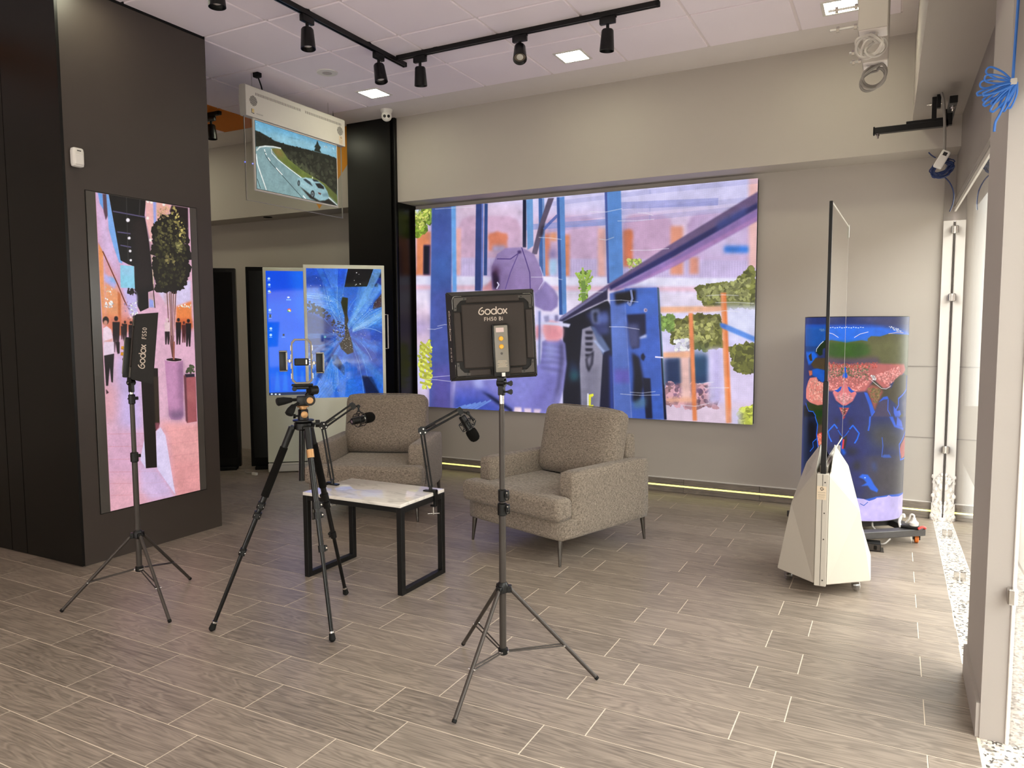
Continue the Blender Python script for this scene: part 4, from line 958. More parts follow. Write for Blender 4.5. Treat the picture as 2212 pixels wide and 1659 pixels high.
('L','6fb6f6',[-.006,.743,.162,.737,.325,.718,.482,.600],0.005,0.6),
('L','3a80ea',[-.006,.742,.161,.731,.324,.712,.482,.590],0.005,0.6),
('L','a8d8fa',[-.008,.723,.161,.725,.324,.706,.481,.579],0.005,0.6),
('L','6fb6f6',[-.007,.725,.160,.719,.323,.700,.480,.569],0.005,0.6),
('L','6fb6f6',[-.009,.713,.160,.713,.323,.694,.479,.559],0.005,0.6),
('L','a8d8fa',[-.008,.718,.159,.707,.322,.688,.479,.548],0.005,0.6),
('L','3a80ea',[-.010,.693,.159,.701,.322,.682,.478,.538],0.005,0.6),
('L','3a80ea',[-.010,.697,.158,.695,.321,.676,.477,.528],0.005,0.6),
('L','3a80ea',[-.011,.684,.158,.689,.321,.670,.476,.517],0.005,0.6),
('L','6fb6f6',[-.010,.701,.157,.683,.320,.664,.476,.507],0.005,0.6),
('L','6fb6f6',[-.011,.688,.156,.677,.320,.658,.475,.497],0.005,0.6),
('L','3a80ea',[1.011,.737,.830,.694,.600,.555],0.005,0.6),
('L','3a80ea',[1.011,.732,.829,.688,.600,.553],0.005,0.6),
('L','6fb6f6',[1.011,.727,.829,.682,.600,.551],0.005,0.6),
('L','c8ecff',[1.011,.722,.828,.676,.600,.549],0.005,0.6),
('L','3a80ea',[1.010,.717,.828,.669,.600,.547],0.005,0.6),
('L','3a80ea',[1.010,.713,.828,.663,.600,.545],0.005,0.6),
('L','a8d8fa',[1.010,.708,.827,.657,.600,.543],0.005,0.6),
('L','6fb6f6',[1.010,.703,.827,.651,.599,.541],0.005,0.6),
('L','6fb6f6',[1.009,.698,.827,.645,.599,.539],0.005,0.6),
('L','3a80ea',[1.009,.693,.826,.638,.599,.537],0.005,0.6),
('L','c8ecff',[1.009,.688,.826,.632,.599,.535],0.005,0.6),
('L','6fb6f6',[1.009,.684,.826,.626,.599,.533],0.005,0.6),
('L','a8d8fa',[1.008,.679,.825,.620,.599,.531],0.005,0.6),
('L','6fb6f6',[1.008,.674,.825,.613,.599,.528],0.005,0.6),
('L','c8ecff',[1.008,.669,.824,.607,.598,.526],0.005,0.6),
('L','c8ecff',[1.008,.664,.824,.601,.598,.524],0.005,0.6),
('L','c8ecff',[1.007,.659,.824,.595,.598,.522],0.005,0.6),
('L','c8ecff',[1.007,.654,.823,.588,.598,.520],0.005,0.6),
('L','c8ecff',[1.007,.650,.823,.582,.598,.518],0.005,0.6),
('L','c8ecff',[1.007,.645,.823,.576,.598,.516],0.005,0.6),
('L','a8d8fa',[1.006,.640,.822,.570,.598,.514],0.005,0.6),
('L','3a80ea',[1.006,.635,.822,.563,.597,.512],0.005,0.6),
('L','c8ecff',[1.006,.630,.822,.557,.597,.510],0.005,0.6),
('L','6fb6f6',[1.006,.625,.821,.551,.597,.508],0.005,0.6),
('L','4f96f0',[.329,.334,.106,.112,-.048,.001],0.005,0.6),
('L','8fcaf8',[.331,.334,.118,.111,-.036,.001],0.005,0.6),
('L','b8e0ff',[.333,.334,.130,.111,-.024,0],0.005,0.6),
('L','4f96f0',[.335,.334,.142,.111,-.012,0],0.005,0.6),
('L','b8e0ff',[.337,.334,.154,.111,0,0],0.005,0.6),
('L','4f96f0',[.338,.334,.166,.111,.012,0],0.005,0.6),
('L','b8e0ff',[.340,.334,.178,.111,.024,0],0.005,0.6),
('L','4f96f0',[.342,.334,.190,.110,.036,-.001],0.005,0.6),
('L','4f96f0',[.344,.334,.202,.110,.048,-.001],0.005,0.6),
('L','8fcaf8',[.346,.334,.214,.110,.060,-.001],0.005,0.6),
('L','8fcaf8',[.348,.334,.226,.110,.072,-.001],0.005,0.6),
('L','4f96f0',[.349,.334,.239,.110,.084,-.002],0.005,0.6),
('L','b8e0ff',[.351,.334,.251,.109,.096,-.002],0.005,0.6),
('L','b8e0ff',[.353,.334,.263,.109,.108,-.002],0.005,0.6),
('L','4f96f0',[.355,.334,.275,.109,.120,-.002],0.005,0.6),
('L','4f96f0',[.357,.334,.287,.109,.132,-.003],0.005,0.6),
('L','b8e0ff',[.358,.334,.299,.109,.144,-.003],0.005,0.6),
('L','8fcaf8',[.360,.334,.311,.108,.156,-.003],0.005,0.6),
('L','4f96f0',[.362,.334,.324,.108,.168,-.003],0.005,0.6),
('L','b8e0ff',[.364,.334,.336,.108,.180,-.004],0.005,0.6),
('L','b8e0ff',[.366,.334,.348,.108,.193,-.004],0.005,0.6),
('L','8fcaf8',[.367,.334,.360,.108,.205,-.004],0.005,0.6),
('L','8fcaf8',[.369,.334,.372,.108,.217,-.004],0.005,0.6),
('L','b8e0ff',[.371,.334,.385,.107,.229,-.005],0.005,0.6),
('L','8fcaf8',[.373,.334,.397,.107,.241,-.005],0.005,0.6),
('L','4f96f0',[.375,.334,.409,.107,.253,-.005],0.005,0.6),
('B','14203a',[.012,.748,.148,.716,.341,.623,.337,.582,.141,.636,.005,.675],60,0.022,0.8),
('B','101828',[.316,.609,.481,.583,.496,.459,.420,.417,.331,.500],60,0.014,0.8),
('P','1a160c',[.472,.780,.543,.773,.528,.651,.543,.603,.522,.569,.538,.528,.591,.416,.599,.353,.524,.336,.442,.382,.420,.417,.497,.472,.497,.631,.451,.739],0.006,1),
('B','d8dcea',[.470,.596,.543,.597,.601,.388,.537,.347,.418,.389,.497,.472],70,0.004,1),
('B','e8f4ff',[.335,.555,.480,.569,.469,.417,.324,.417],60,0.004,0.9),
('P','0e1a3c',[.317,.334,.378,.334,.480,.234,.475,.170,.429,.206,.324,.264],0.008,0.8),
('P','0c1638',[.711,.167,.849,.158,.968,.003,.764,-.001],0.01,0.9),
('P','4a2018',[.894,.736,1.003,.812,.997,.706,.878,.688],0.008,0.8),
('B','f0f8ff',[.598,.514,.993,.500,.989,.415,.687,.388],22,0.004,1),
('B','ffffff',[.654,.996,.726,.997,.718,.870,.622,.875],6,0.008,1),
('B','ffffff',[.053,.933,.272,.936,.266,.857,.046,.861],5,0.006,1),
('L','dfe6ff',[.333,.528,.404,.519],0.004,1),
('P','6fd0d8',[.244,.474,.242,.470,.237,.467,.230,.465,.223,.465,.216,.467,.212,.470,.211,.474,.213,.478,.218,.482,.224,.484,.232,.484,.238,.482,.243,.478],0.004,1),
('P','5aa4f2',[.517,.525,.776,.748,.976,1.032,.845,1.065,.698,.783],0.008,0.333263),
('P','8cc6fa',[.466,.488,.188,.413,-.111,.310,-.086,.289,.196,.396],0.008,0.262223),
('P','5aa4f2',[.521,.523,.779,.739,1.025,.997,.962,1.014,.745,.758],0.008,0.428111),
('P','2f78e0',[.522,.479,.777,.177,1.124,-.135,1.187,-.078,.829,.206],0.008,0.295771),
('P','2f78e0',[.512,.475,.526,.348,.600,.202,.663,.225,.571,.358],0.008,0.260891),
('P','5aa4f2',[.526,.483,.635,.386,.795,.285,.818,.313,.656,.402],0.008,0.392776),
('P','5aa4f2',[.525,.481,.746,.261,1.051,.040,1.104,.095,.791,.290],0.008,0.357918),
('P','3f8cf0',[.483,.475,.283,.278,.119,.027,.211,.002,.339,.254],0.008,0.34355),
('P','3f8cf0',[.533,.491,.696,.407,.924,.343,.945,.396,.720,.439],0.008,0.419487),
('P','2f78e0',[.488,.473,.296,.251,.174,-.033,.315,-.058,.383,.224],0.008,0.315812),
('P','1a2c6c',[.466,.509,.106,.640,-.292,.741,-.305,.687,.085,.606],0.008,0.493776),
('P','8cc6fa',[.514,.526,.710,.712,.851,.952,.736,.976,.640,.739],0.008,0.29483),
('P','3f8cf0',[.493,.527,.503,.657,.466,.808,.408,.794,.462,.652],0.008,0.258987),
('P','8cc6fa',[.525,.521,.778,.665,1.021,.861,.950,.895,.740,.695],0.008,0.469232),
('P','5aa4f2',[.463,.497,.036,.501,-.414,.460,-.394,.398,.036,.458],0.008,0.385525),
('P','8cc6fa',[.471,.482,.027,.318,-.384,.061,-.267,-.039,.089,.243],0.008,0.420278),
('P','3f8cf0',[.503,.473,.516,.096,.581,-.321,.648,-.302,.562,.100],0.008,0.372861),
('P','2f78e0',[.506,.473,.494,.261,.556,.021,.651,.042,.560,.268],0.008,0.322451),
('P','8cc6fa',[.533,.512,.970,.582,1.428,.735,1.353,.827,.941,.649],0.008,0.284106),
('P','8cc6fa',[.519,.524,.825,.768,1.078,1.075,.953,1.113,.752,.805],0.008,0.490312),
('P','2f78e0',[.474,.479,.100,.212,-.274,-.094,-.223,-.113,.125,.194],0.008,0.43504),
('P','2f78e0',[.469,.483,.332,.422,.172,.335,.191,.324,.340,.413],0.008,0.2989),
('P','1a2c6c',[.477,.478,.286,.345,.103,.168,.158,.144,.317,.324],0.008,0.480428),
('P','3f8cf0',[.481,.475,.343,.348,.217,.178,.271,.163,.375,.333],0.008,0.28976),
('P','2f78e0',[.472,.481,.085,.276,-.287,.014,-.208,-.036,.127,.237],0.008,0.388016),
('P','3f8cf0',[.526,.482,.761,.226,1.122,-.010,1.220,.087,.841,.280],0.008,0.308792),
('P','12368c',[.463,.497,-.010,.483,-.501,.442,-.481,.406,-.009,.458],0.008,0.329016),
('P','2f78e0',[.533,.490,.812,.389,1.146,.291,1.147,.318,.822,.405],0.008,0.279478),
('P','3f8cf0',[.483,.524,.360,.787,.181,1.048,.122,1.014,.314,.771],0.008,0.4984),
('P','3f8cf0',[.534,.494,.855,.380,1.257,.314,1.274,.406,.884,.438],0.008,0.269551),
('P','12368c',[.469,.484,.202,.418,-.064,.283,.004,.211,.235,.365],0.008,0.296119),
('P','8cc6fa',[.474,.479,.099,.213,-.274,-.095,-.218,-.117,.127,.192],0.008,0.290838),
('P','3f8cf0',[.499,.472,.398,.110,.398,-.303,.557,-.291,.502,.105],0.008,0.40217),
('P','0a0c12',[.554,1.002,.896,.999,.816,.878,.803,.864,.502,.859],0.002,1),
('B','ffffff',[.654,.996,.726,.997,.718,.870,.622,.875],6,0.008,1),
('B','cfe8ff',[.215,.810,.498,.813,.501,.528,.335,.555],90,0.005,0.6),
('B','bfe0ff',[.561,.692,1.008,.792,.995,.528,.599,.542],90,0.005,0.6),
('B','9fd0ff',[.113,.322,.486,.319,.563,.003,.025,.007],80,0.005,0.6),
('P','1a160c',[.472,.780,.543,.773,.528,.651,.543,.603,.522,.569,.538,.528,.591,.416,.599,.353,.524,.336,.442,.382,.420,.417,.497,.472,.497,.631,.451,.739],0.006,0.9),
('B','d8dcea',[.470,.596,.543,.597,.601,.388,.537,.347,.418,.389,.497,.472],70,0.004,1)],
'desk':[
('P','0a5ff0',[-.183,1.047,1.218,1.068,1.229,-.161,-.296,-.097],0,1),
('P','0a49e4',[-.011,1.000,.585,1.002,.578,.803,-.009,.757],0.05,0.8),
('P','2080fa',[.329,1.001,.586,1.004,.592,.536,.402,.631],0.06,0.5),
('P','0668f4',[-.027,.543,.590,.489,.576,.122,-.013,.140],0.06,0.6),
('P','2f86f8',[.076,.038,.149,.036,.135,.185,.107,.198],0.01,0.6),
('P','2f86f8',[.185,.035,.259,.032,.245,.206,.217,.219],0.01,0.6),
('P','2f86f8',[.321,.030,.396,.027,.382,.252,.354,.264],0.01,0.6),
('P','2f86f8',[.421,.027,.496,.024,.478,.188,.449,.201],0.01,0.6),
('P','bfe4ff',[.060,.938,.058,.934,.053,.931,.045,.929,.037,.929,.030,.930,.025,.934,.024,.938,.026,.942,.031,.946,.039,.948,.047,.948,.054,.946,.059,.942],0.003,1),
('P','e8f2ff',[.020,.923,.061,.923,.061,.920,.020,.920],0.001,0.7),
('P','bfe4ff',[.063,.889,.061,.885,.055,.882,.048,.880,.040,.880,.033,.882,.028,.885,.027,.889,.029,.893,.034,.897,.042,.899,.050,.899,.057,.897,.061,.894],0.003,1),
('P','e8f2ff',[.023,.874,.064,.874,.064,.871,.023,.871],0.001,0.7),
('P','bfe4ff',[.059,.838,.057,.834,.051,.830,.044,.828,.036,.828,.029,.830,.024,.833,.023,.838,.025,.842,.030,.845,.037,.847,.045,.847,.053,.846,.057,.842],0.003,1),
('P','e8f2ff',[.019,.822,.060,.822,.060,.819,.019,.819],0.001,0.7),
('P','bfe4ff',[.061,.688,.059,.683,.053,.680,.046,.678,.038,.678,.030,.680,.025,.683,.024,.688,.026,.692,.032,.696,.039,.698,.047,.698,.054,.696,.059,.692],0.003,1),
('P','e8f2ff',[.020,.672,.062,.672,.062,.668,.020,.669],0.001,0.7),
('P','bfe4ff',[.064,.640,.062,.636,.056,.632,.049,.630,.041,.630,.033,.632,.029,.636,.027,.640,.029,.645,.035,.648,.042,.650,.050,.650,.058,.648,.063,.645],0.003,1),
('P','e8f2ff',[.024,.624,.065,.624,.065,.621,.023,.621],0.001,0.7),
('P','bfe4ff',[.068,.539,.066,.535,.060,.531,.053,.529,.044,.530,.037,.532,.032,.535,.031,.540,.033,.544,.038,.548,.046,.550,.054,.550,.062,.548,.066,.544],0.003,1),
('P','e8f2ff',[.027,.524,.069,.523,.069,.520,.027,.520],0.001,0.7),
('P','bfe4ff',[.064,.487,.062,.483,.056,.479,.049,.477,.040,.477,.033,.480,.028,.483,.027,.488,.029,.492,.034,.496,.042,.498,.050,.498,.058,.496,.062,.492],0.003,1),
('P','e8f2ff',[.023,.472,.065,.471,.065,.468,.023,.468],0.001,0.7),
('P','12243a',[.033,.654,.060,.654,.058,.627,.031,.627],0.002,1),
('P','d8b070',[.047,.835,.065,.835,.065,.826,.047,.826],0.002,1),
('P','e8e8f0',[.319,.790,.317,.787,.311,.785,.304,.783,.295,.783,.288,.784,.283,.787,.281,.790,.283,.793,.289,.795,.296,.796,.304,.796,.312,.795,.317,.793],0.002,1),
('P','9fc6ff',[.269,.777,.334,.777,.334,.764,.268,.764],0.002,0.6),
('P','d84a3a',[.331,.687,.329,.681,.321,.676,.310,.674,.299,.674,.289,.676,.282,.681,.280,.687,.282,.693,.290,.698,.301,.700,.312,.700,.322,.698,.329,.693],0.001,1),
('P','3aa04a',[.312,.680,.310,.677,.306,.674,.299,.672,.291,.672,.285,.674,.281,.677,.279,.680,.281,.684,.286,.686,.292,.688,.300,.688,.306,.686,.311,.684],0.001,1),
('P','e8c83a',[.331,.680,.329,.677,.325,.675,.320,.673,.313,.673,.308,.675,.304,.677,.303,.680,.304,.683,.308,.685,.314,.687,.320,.687,.326,.685,.330,.683],0.001,1),
('P','f0f4ff',[.317,.686,.316,.683,.313,.681,.308,.680,.302,.680,.298,.681,.295,.683,.294,.686,.295,.688,.298,.690,.303,.691,.308,.691,.313,.690,.316,.688],0.001,1),
('P','0c1830',[.208,.496,.232,.496,.231,.479,.207,.480],0.002,1),
('P','bcd8ff',[.193,.473,.240,.472,.240,.468,.192,.468],0.001,0.7),
('P','0e2750',[-.071,.021,1.019,.025,1.019,-.007,-.072,-.001],0.001,1),
('P','e0ecff',[.049,.009,.048,.007,.043,.005,.037,.004,.031,.004,.025,.005,.021,.008,.020,.010,.022,.013,.026,.015,.032,.016,.038,.016,.044,.015,.048,.012],0.001,1),
('P','e0ecff',[.103,.008,.101,.005,.097,.003,.091,.002,.084,.002,.079,.004,.075,.006,.073,.009,.075,.011,.079,.013,.085,.014,.092,.014,.097,.013,.101,.010],0.001,1),
('P','e0ecff',[.156,.006,.155,.003,.151,.001,.145,0,.138,0,.132,.002,.128,.004,.127,.007,.129,.009,.133,.011,.139,.012,.145,.012,.151,.011,.155,.008],0.001,1)],
'globe':[
('F','2a3466'),
('P','24336e',[.288,1.010,.434,1.007,.513,1.006,.592,1.005,.748,1.006,.747,.951,.594,.952,.514,.952,.435,.953,.294,.953],0,1),
('P','1e4fb8',[.293,.964,.435,.963,.514,.962,.593,.962,.747,.961,.747,.916,.594,.918,.515,.919,.436,.918,.298,.917],0.003,1),
('P','1f6ae0',[.295,.949,.435,.949,.514,.949,.594,.948,.747,.947,.747,.854,.596,.858,.516,.858,.437,.857,.303,.852],0.0024,1),
('P','3f3f66',[.489,.999,.748,.999,.747,.916,.594,.952],0.006,0.8),
('P','5d5a38',[.431,.884,.462,.881,.475,.871,.491,.878,.525,.887,.543,.882,.543,.895,.553,.907,.581,.905,.609,.918,.748,.909,.747,.709,.706,.712,.624,.770,.433,.781],0.0009,1),
('P','2f5a16',[.433,.874,.531,.879,.552,.862,.553,.825,.513,.798,.434,.802],0.006,0.9),
('P','6a6a3e',[.531,.879,.748,.896,.747,.778,.575,.785,.553,.832],0.012,0.7),
('P','5a4560',[.434,.795,.575,.805,.587,.765,.435,.761],0.006,0.8),
('L','f4e4e8',[.432,.924,.448,.919,.459,.900],0.0017,1),
('L','f4e4e8',[.544,.927,.520,.917,.504,.900],0.0017,1),
('P','e8f0ff',[.439,.950,.438,.949,.438,.948,.436,.948,.435,.948,.434,.948,.433,.949,.433,.950,.433,.951,.434,.951,.435,.952,.436,.952,.438,.951,.438,.951],0.0003,0.9),
('P','e8f0ff',[.446,.948,.446,.948,.445,.947,.444,.946,.443,.946,.442,.947,.441,.948,.441,.948,.441,.949,.442,.950,.443,.950,.444,.950,.445,.950,.446,.949],0.0003,0.9),
('P','e8f0ff',[.454,.947,.454,.946,.453,.946,.452,.945,.451,.945,.450,.946,.449,.946,.449,.947,.449,.948,.450,.949,.451,.949,.452,.949,.453,.949,.454,.948],0.0003,0.9),
('P','e8f0ff',[.461,.950,.461,.949,.460,.948,.459,.948,.458,.948,.457,.948,.456,.949,.456,.950,.456,.951,.457,.951,.458,.952,.459,.952,.460,.951,.461,.951],0.0003,0.9),
('P','e8f0ff',[.469,.948,.468,.948,.468,.947,.467,.946,.465,.946,.464,.947,.464,.948,.463,.948,.464,.949,.464,.950,.465,.950,.466,.950,.468,.950,.468,.949],0.0003,0.9),
('P','e8f0ff',[.476,.947,.475,.946,.475,.945,.474,.945,.473,.945,.472,.945,.471,.946,.471,.947,.471,.948,.472,.949,.473,.949,.474,.949,.475,.949,.475,.948],0.0003,0.9),
('P','e8f0ff',[.483,.950,.482,.949,.482,.948,.481,.948,.480,.948,.479,.948,.478,.949,.478,.950,.478,.951,.479,.951,.480,.952,.481,.952,.482,.951,.482,.951],0.0003,0.9),
('P','e8f0ff',[.490,.948,.489,.947,.489,.947,.488,.946,.487,.946,.486,.947,.485,.947,.485,.948,.485,.949,.486,.950,.487,.950,.488,.950,.489,.950,.489,.949],0.0003,0.9),
('P','e8f0ff',[.497,.947,.496,.946,.496,.945,.495,.945,.494,.945,.493,.945,.492,.946,.492,.947,.492,.948,.493,.949,.494,.949,.495,.949,.496,.949,.496,.948],0.0003,0.9),
('P','e8f0ff',[.503,.950,.503,.949,.502,.948,.502,.948,.500,.948,.499,.948,.499,.949,.499,.950,.499,.951,.499,.951,.500,.952,.501,.952,.502,.951,.503,.950],0.0003,0.9),
('P','e8f0ff',[.510,.948,.510,.947,.509,.947,.508,.946,.507,.946,.506,.947,.506,.947,.505,.948,.506,.949,.506,.950,.507,.950,.508,.950,.509,.950,.510,.949],0.0003,0.9),
('P','e8f0ff',[.517,.947,.517,.946,.516,.945,.515,.945,.514,.945,.513,.945,.513,.946,.512,.947,.512,.948,.513,.948,.514,.949,.515,.949,.516,.948,.517,.948],0.0003,0.9),
('P','e8f0ff',[.524,.950,.524,.949,.523,.948,.522,.948,.521,.948,.520,.948,.519,.949,.519,.950,.519,.950,.520,.951,.521,.951,.522,.951,.523,.951,.524,.950],0.0003,0.9),
('P','e8f0ff',[.531,.948,.531,.947,.530,.947,.529,.946,.528,.946,.527,.947,.526,.947,.526,.948,.526,.949,.527,.950,.528,.950,.529,.950,.530,.950,.530,.949],0.0003,0.9),
('B','f0f0ff',[.606,.953,.627,.952,.676,.924,.649,.921],62,0.0017,1),
('B','f0f4ff',[.386,.941,.411,.942,.414,.932,.395,.928],41,0.0017,1),
('L','f0c8b8',[.609,.918,.637,.923,.676,.921],0.0017,1),
('P','c86a64',[.434,.767,.575,.775,.689,.768,.704,.739,.655,.695,.621,.683,.622,.656,.592,.653,.566,.697,.548,.657,.542,.640,.520,.636,.436,.640],0.003,0.95),
('B','e08a84',[.434,.761,.544,.765,.556,.684,.520,.642,.436,.647],442,0.0029,0.8),
('B','5a6a4a',[.435,.768,.554,.771,.547,.697,.473,.715],234,0.0025,0.7),
('B','e8908a',[.566,.718,.655,.763,.676,.734,.614,.663],338,0.0029,0.8),
('B','d85a50',[.435,.774,.575,.781,.572,.751,.435,.754],156,0.0025,0.7),
('B','f0e8e8',[.553,.718,.566,.718,.577,.691,.564,.694],36,0.0021,1),
('P','4a4230',[.566,.694,.602,.650,.628,.656,.641,.696,.665,.715,.714,.718,.712,.642,.658,.606,.660,.565,.630,.594,.613,.612,.593,.606,.576,.556,.568,.545,.560,.596,.546,.640],0.0018,1),
('P','b0584e',[.544,.650,.556,.674,.578,.664,.597,.640,.582,.596,.572,.542,.562,.583,.553,.623],0.0036,0.9),
('B','7a6a40',[.548,.657,.592,.650,.578,.586,.569,.583],156,0.0029,0.7),
('L','e8e0e0',[.556,.697,.571,.677,.590,.655,.607,.651,.625,.666],0.0017,1),
('P','1560d8',[.460,.757,.468,.752,.462,.731,.467,.715,.461,.699,.454,.705,.454,.719,.459,.729,.458,.748],0.0006,1),
('P','1a5ac8',[.465,.663,.463,.646,.456,.628,.447,.638,.458,.652],0.0006,1),
('P','1560d8',[.481,.758,.473,.752,.480,.732,.476,.715,.482,.700,.488,.707,.487,.721,.483,.731,.483,.749],0.0006,1),
('P','1a5ac8',[.480,.664,.482,.647,.490,.631,.498,.641,.487,.654],0.0006,1),
('P','e07c80',[.474,.694,.493,.655,.500,.635,.512,.639,.520,.619,.509,.594,.485,.567,.476,.566,.454,.583,.439,.616,.447,.631,.458,.628,.465,.660],0.0009,1),
('P','1c56c4',[.489,.661,.495,.658,.502,.645,.511,.639,.500,.631,.493,.641],0.0006,1),
('P','1c56c4',[.460,.659,.453,.655,.447,.641,.436,.633,.449,.627,.456,.638],0.0006,1),
('B','e8a0a0',[.458,.625,.496,.628,.504,.604,.480,.575,.454,.593],156,0.0029,0.7),
('P','17468c',[.448,.579,.468,.564,.497,.570,.509,.588,.501,.560,.495,.553,.459,.556],0.0012,1),
('P','d85450',[.457,.559,.468,.562,.477,.554,.496,.558,.490,.525,.471,.495,.462,.525],0.0009,1),
('B','f0a090',[.464,.553,.491,.552,.477,.510,.469,.516],104,0.0029,0.8),
('B','5a2a2a',[.464,.553,.491,.552,.477,.510,.469,.516],65,0.0025,0.6),
('P','2a2f68',[.426,.632,.447,.610,.469,.488,.470,.454,.430,.448],0.0018,1),
('P','2b336f',[.516,.629,.542,.633,.560,.586,.570,.535,.552,.460,.470,.454,.478,.496,.497,.560],0.0018,1),
('P','4a4060',[.570,.535,.586,.596,.616,.605,.632,.513,.650,.456,.557,.460],0.006,1),
('P','2d5fd8',[.537,.636,.547,.633,.560,.589,.572,.542,.562,.515,.554,.569],0.0012,1),
('P','2d5fd8',[.582,.586,.598,.613,.613,.616,.618,.602,.598,.599],0.0012,1),
('L','3a66e0',[.572,.542,.560,.515,.558,.467],0.0025,1),
('L','3a66e0',[.616,.599,.616,.548,.635,.506,.650,.460],0.0034,1),
('L','3a66e0',[.748,.708,.723,.641,.662,.602,.663,.568,.650,.545,.666,.510,.664,.462],0.005,1),
('P','3a66e0',[.639,.567,.657,.541,.673,.543,.683,.511,.651,.504,.641,.532],0.0012,1),
('P','4f4a34',[.626,.534,.645,.498,.656,.463,.643,.464],0.0012,1),
('P','4f4a34',[.674,.516,.693,.527,.703,.484,.675,.488],0.0018,1),
('P','5a5570',[.680,.584,.747,.604,.747,.446,.705,.453,.707,.522],0.006,0.8),
('P','0c1420',[.295,.542,.377,.556,.398,.442,.305,.423],0.003,1),
('P','17488c',[.294,.953,.429,.953,.413,.877,.370,.806,.334,.775,.307,.794],0.006,0.7),
('P','1566e0',[.309,.823,.366,.826,.384,.806,.364,.770,.335,.757,.318,.792],0.003,1),
('P','1a2c14',[.373,.827,.388,.859,.413,.887,.430,.877,.431,.829,.414,.849,.404,.842,.404,.814,.393,.807],0.0009,1),
('L','e8f0ff',[.406,.880,.394,.866,.378,.841,.377,.827],0.0021,1),
('P','4a3c28',[.351,.762,.374,.795,.432,.798,.433,.736,.365,.745],0.0018,1),
('P','3a3020',[.333,.803,.351,.819,.358,.780,.344,.779],0.0012,1),
('P','1a56b8',[.358,.734,.385,.743,.433,.730,.435,.667,.412,.669,.383,.697,.361,.706],0.0018,1),
('P','c8684a',[.336,.728,.358,.730,.360,.709,.344,.701],0.0018,1),
('P','e08478',[.335,.671,.347,.692,.382,.699,.387,.680,.435,.667,.437,.571,.390,.556,.351,.566,.322,.583,.320,.630],0.0009,1),
('B','e8a090',[.338,.675,.383,.687,.430,.657,.432,.581,.346,.576],208,0.0034,0.7),
('P','2c3a18',[.329,.569,.390,.557,.437,.571,.439,.449,.393,.441,.378,.513,.364,.525,.339,.524],0.0018,1),
('P','1a3a10',[.378,.531,.437,.543,.439,.449,.398,.442],0.003,1),
('L','1e66e8',[.320,.557,.344,.521,.370,.522,.382,.503,.381,.475,.394,.445],0.0029,1),
('P','101c3c',[.305,.484,.379,.498,.394,.458,.389,.408,.399,.339,.319,.187],0.003,1),
('P','070a14',[.341,.462,.376,.476,.387,.428,.382,.381,.354,.335],0.009,1),
('P','23385c',[.300,.483,.335,.490,.334,.236,.319,.187],0.009,0.7),
('P','2c3416',[.382,.498,.438,.507,.439,.466,.398,.459],0.003,1),
('P','584030',[.392,.458,.439,.473,.441,.340,.403,.340,.390,.404],0.003,1),
('P','d84a40',[.390,.408,.404,.421,.440,.424,.441,.354,.401,.339],0.0018,1),
('B','f08a70',[.392,.408,.410,.415,.411,.356,.400,.350],78,0.0029,0.8),
('L','1e6aee',[.380,.498,.392,.461,.389,.408,.398,.335],0.0034,1),
('L','1e6aee',[.388,.386,.372,.365,.376,.341,.359,.315],0.0025,1),
('P','26306a',[.428,.506,.492,.514,.551,.517,.617,.516,.747,.501,.747,.283,.623,.304,.555,.305,.496,.301,.433,.290],0.003,1),
('P','3b3a58',[.473,.318,.522,.324,.571,.326,.630,.324,.747,.304,.747,.080,.637,.105,.576,.110,.526,.107,.477,.099],0.006,1),
('P','2b2f6c',[.469,.511,.551,.517,.548,.346,.546,.140,.522,.110,.490,.293,.472,.373],0.012,0.85),
('P','4a4848',[.560,.476,.627,.481,.690,.399,.673,.339,.574,.374,.555,.439],0.018,0.9),
('P','4a4344',[.564,.313,.747,.275,.747,.112,.579,.130],0.024,0.8),
('P','2a2830',[.526,.345,.524,.336,.519,.328,.512,.324,.504,.323,.496,.326,.491,.333,.489,.341,.491,.350,.496,.358,.503,.363,.511,.364,.518,.361,.524,.354],0.009,0.8),
('P','33302e',[.535,.274,.534,.262,.532,.252,.527,.246,.522,.246,.517,.251,.514,.260,.513,.272,.514,.284,.517,.294,.521,.299,.526,.300,.531,.295,.534,.285],0.009,0.9),
('P','2e2c34',[.496,.500,.510,.501,.503,.470,.495,.476],0.006,0.8),
('P','c23a40',[.469,.511,.486,.513,.478,.498,.469,.491],0.0018,1),
('L','1f6ae8',[.499,.453,.508,.472,.517,.454,.527,.434,.522,.406,.515,.385],0.0042,1),
('L','1f62d8',[.497,.445,.487,.420,.477,.405],0.0025,1),
('P','1e58c8',[.475,.405,.483,.413,.485,.348,.491,.335,.483,.320,.474,.350],0.003,1),
('L','1f6ae8',[.432,.447,.442,.471,.453,.457],0.0025,1),
('P','3a2c28',[.481,.409,.491,.421,.492,.400,.487,.355,.480,.354],0.0018,1),
('L','d83a48',[.482,.399,.480,.354],0.005,1),
('L','2f62dc',[.558,.517,.557,.476,.554,.449],0.005,1),
('L','3a62c8',[.599,.415,.603,.373,.600,.319],0.0029,1),
('P','3860c0',[.600,.322,.608,.330,.629,.329,.639,.312,.605,.315],0.0018,0.9),
('P','3a58a8',[.569,.285,.577,.299,.585,.251,.576,.247],0.006,0.7),
('P','2f62dc',[.622,.516,.638,.515,.653,.472,.705,.452,.706,.438,.646,.463],0.0018,1),
('P','3a66e0',[.658,.513,.685,.489,.698,.456,.656,.468],0.0018,1),
('P','b85a56',[.691,.374,.747,.417,.747,.304,.696,.300,.680,.348],0.0012,1),
('L','2f62dc',[.747,.431,.717,.415,.676,.373,.688,.295,.747,.293],0.005,1),
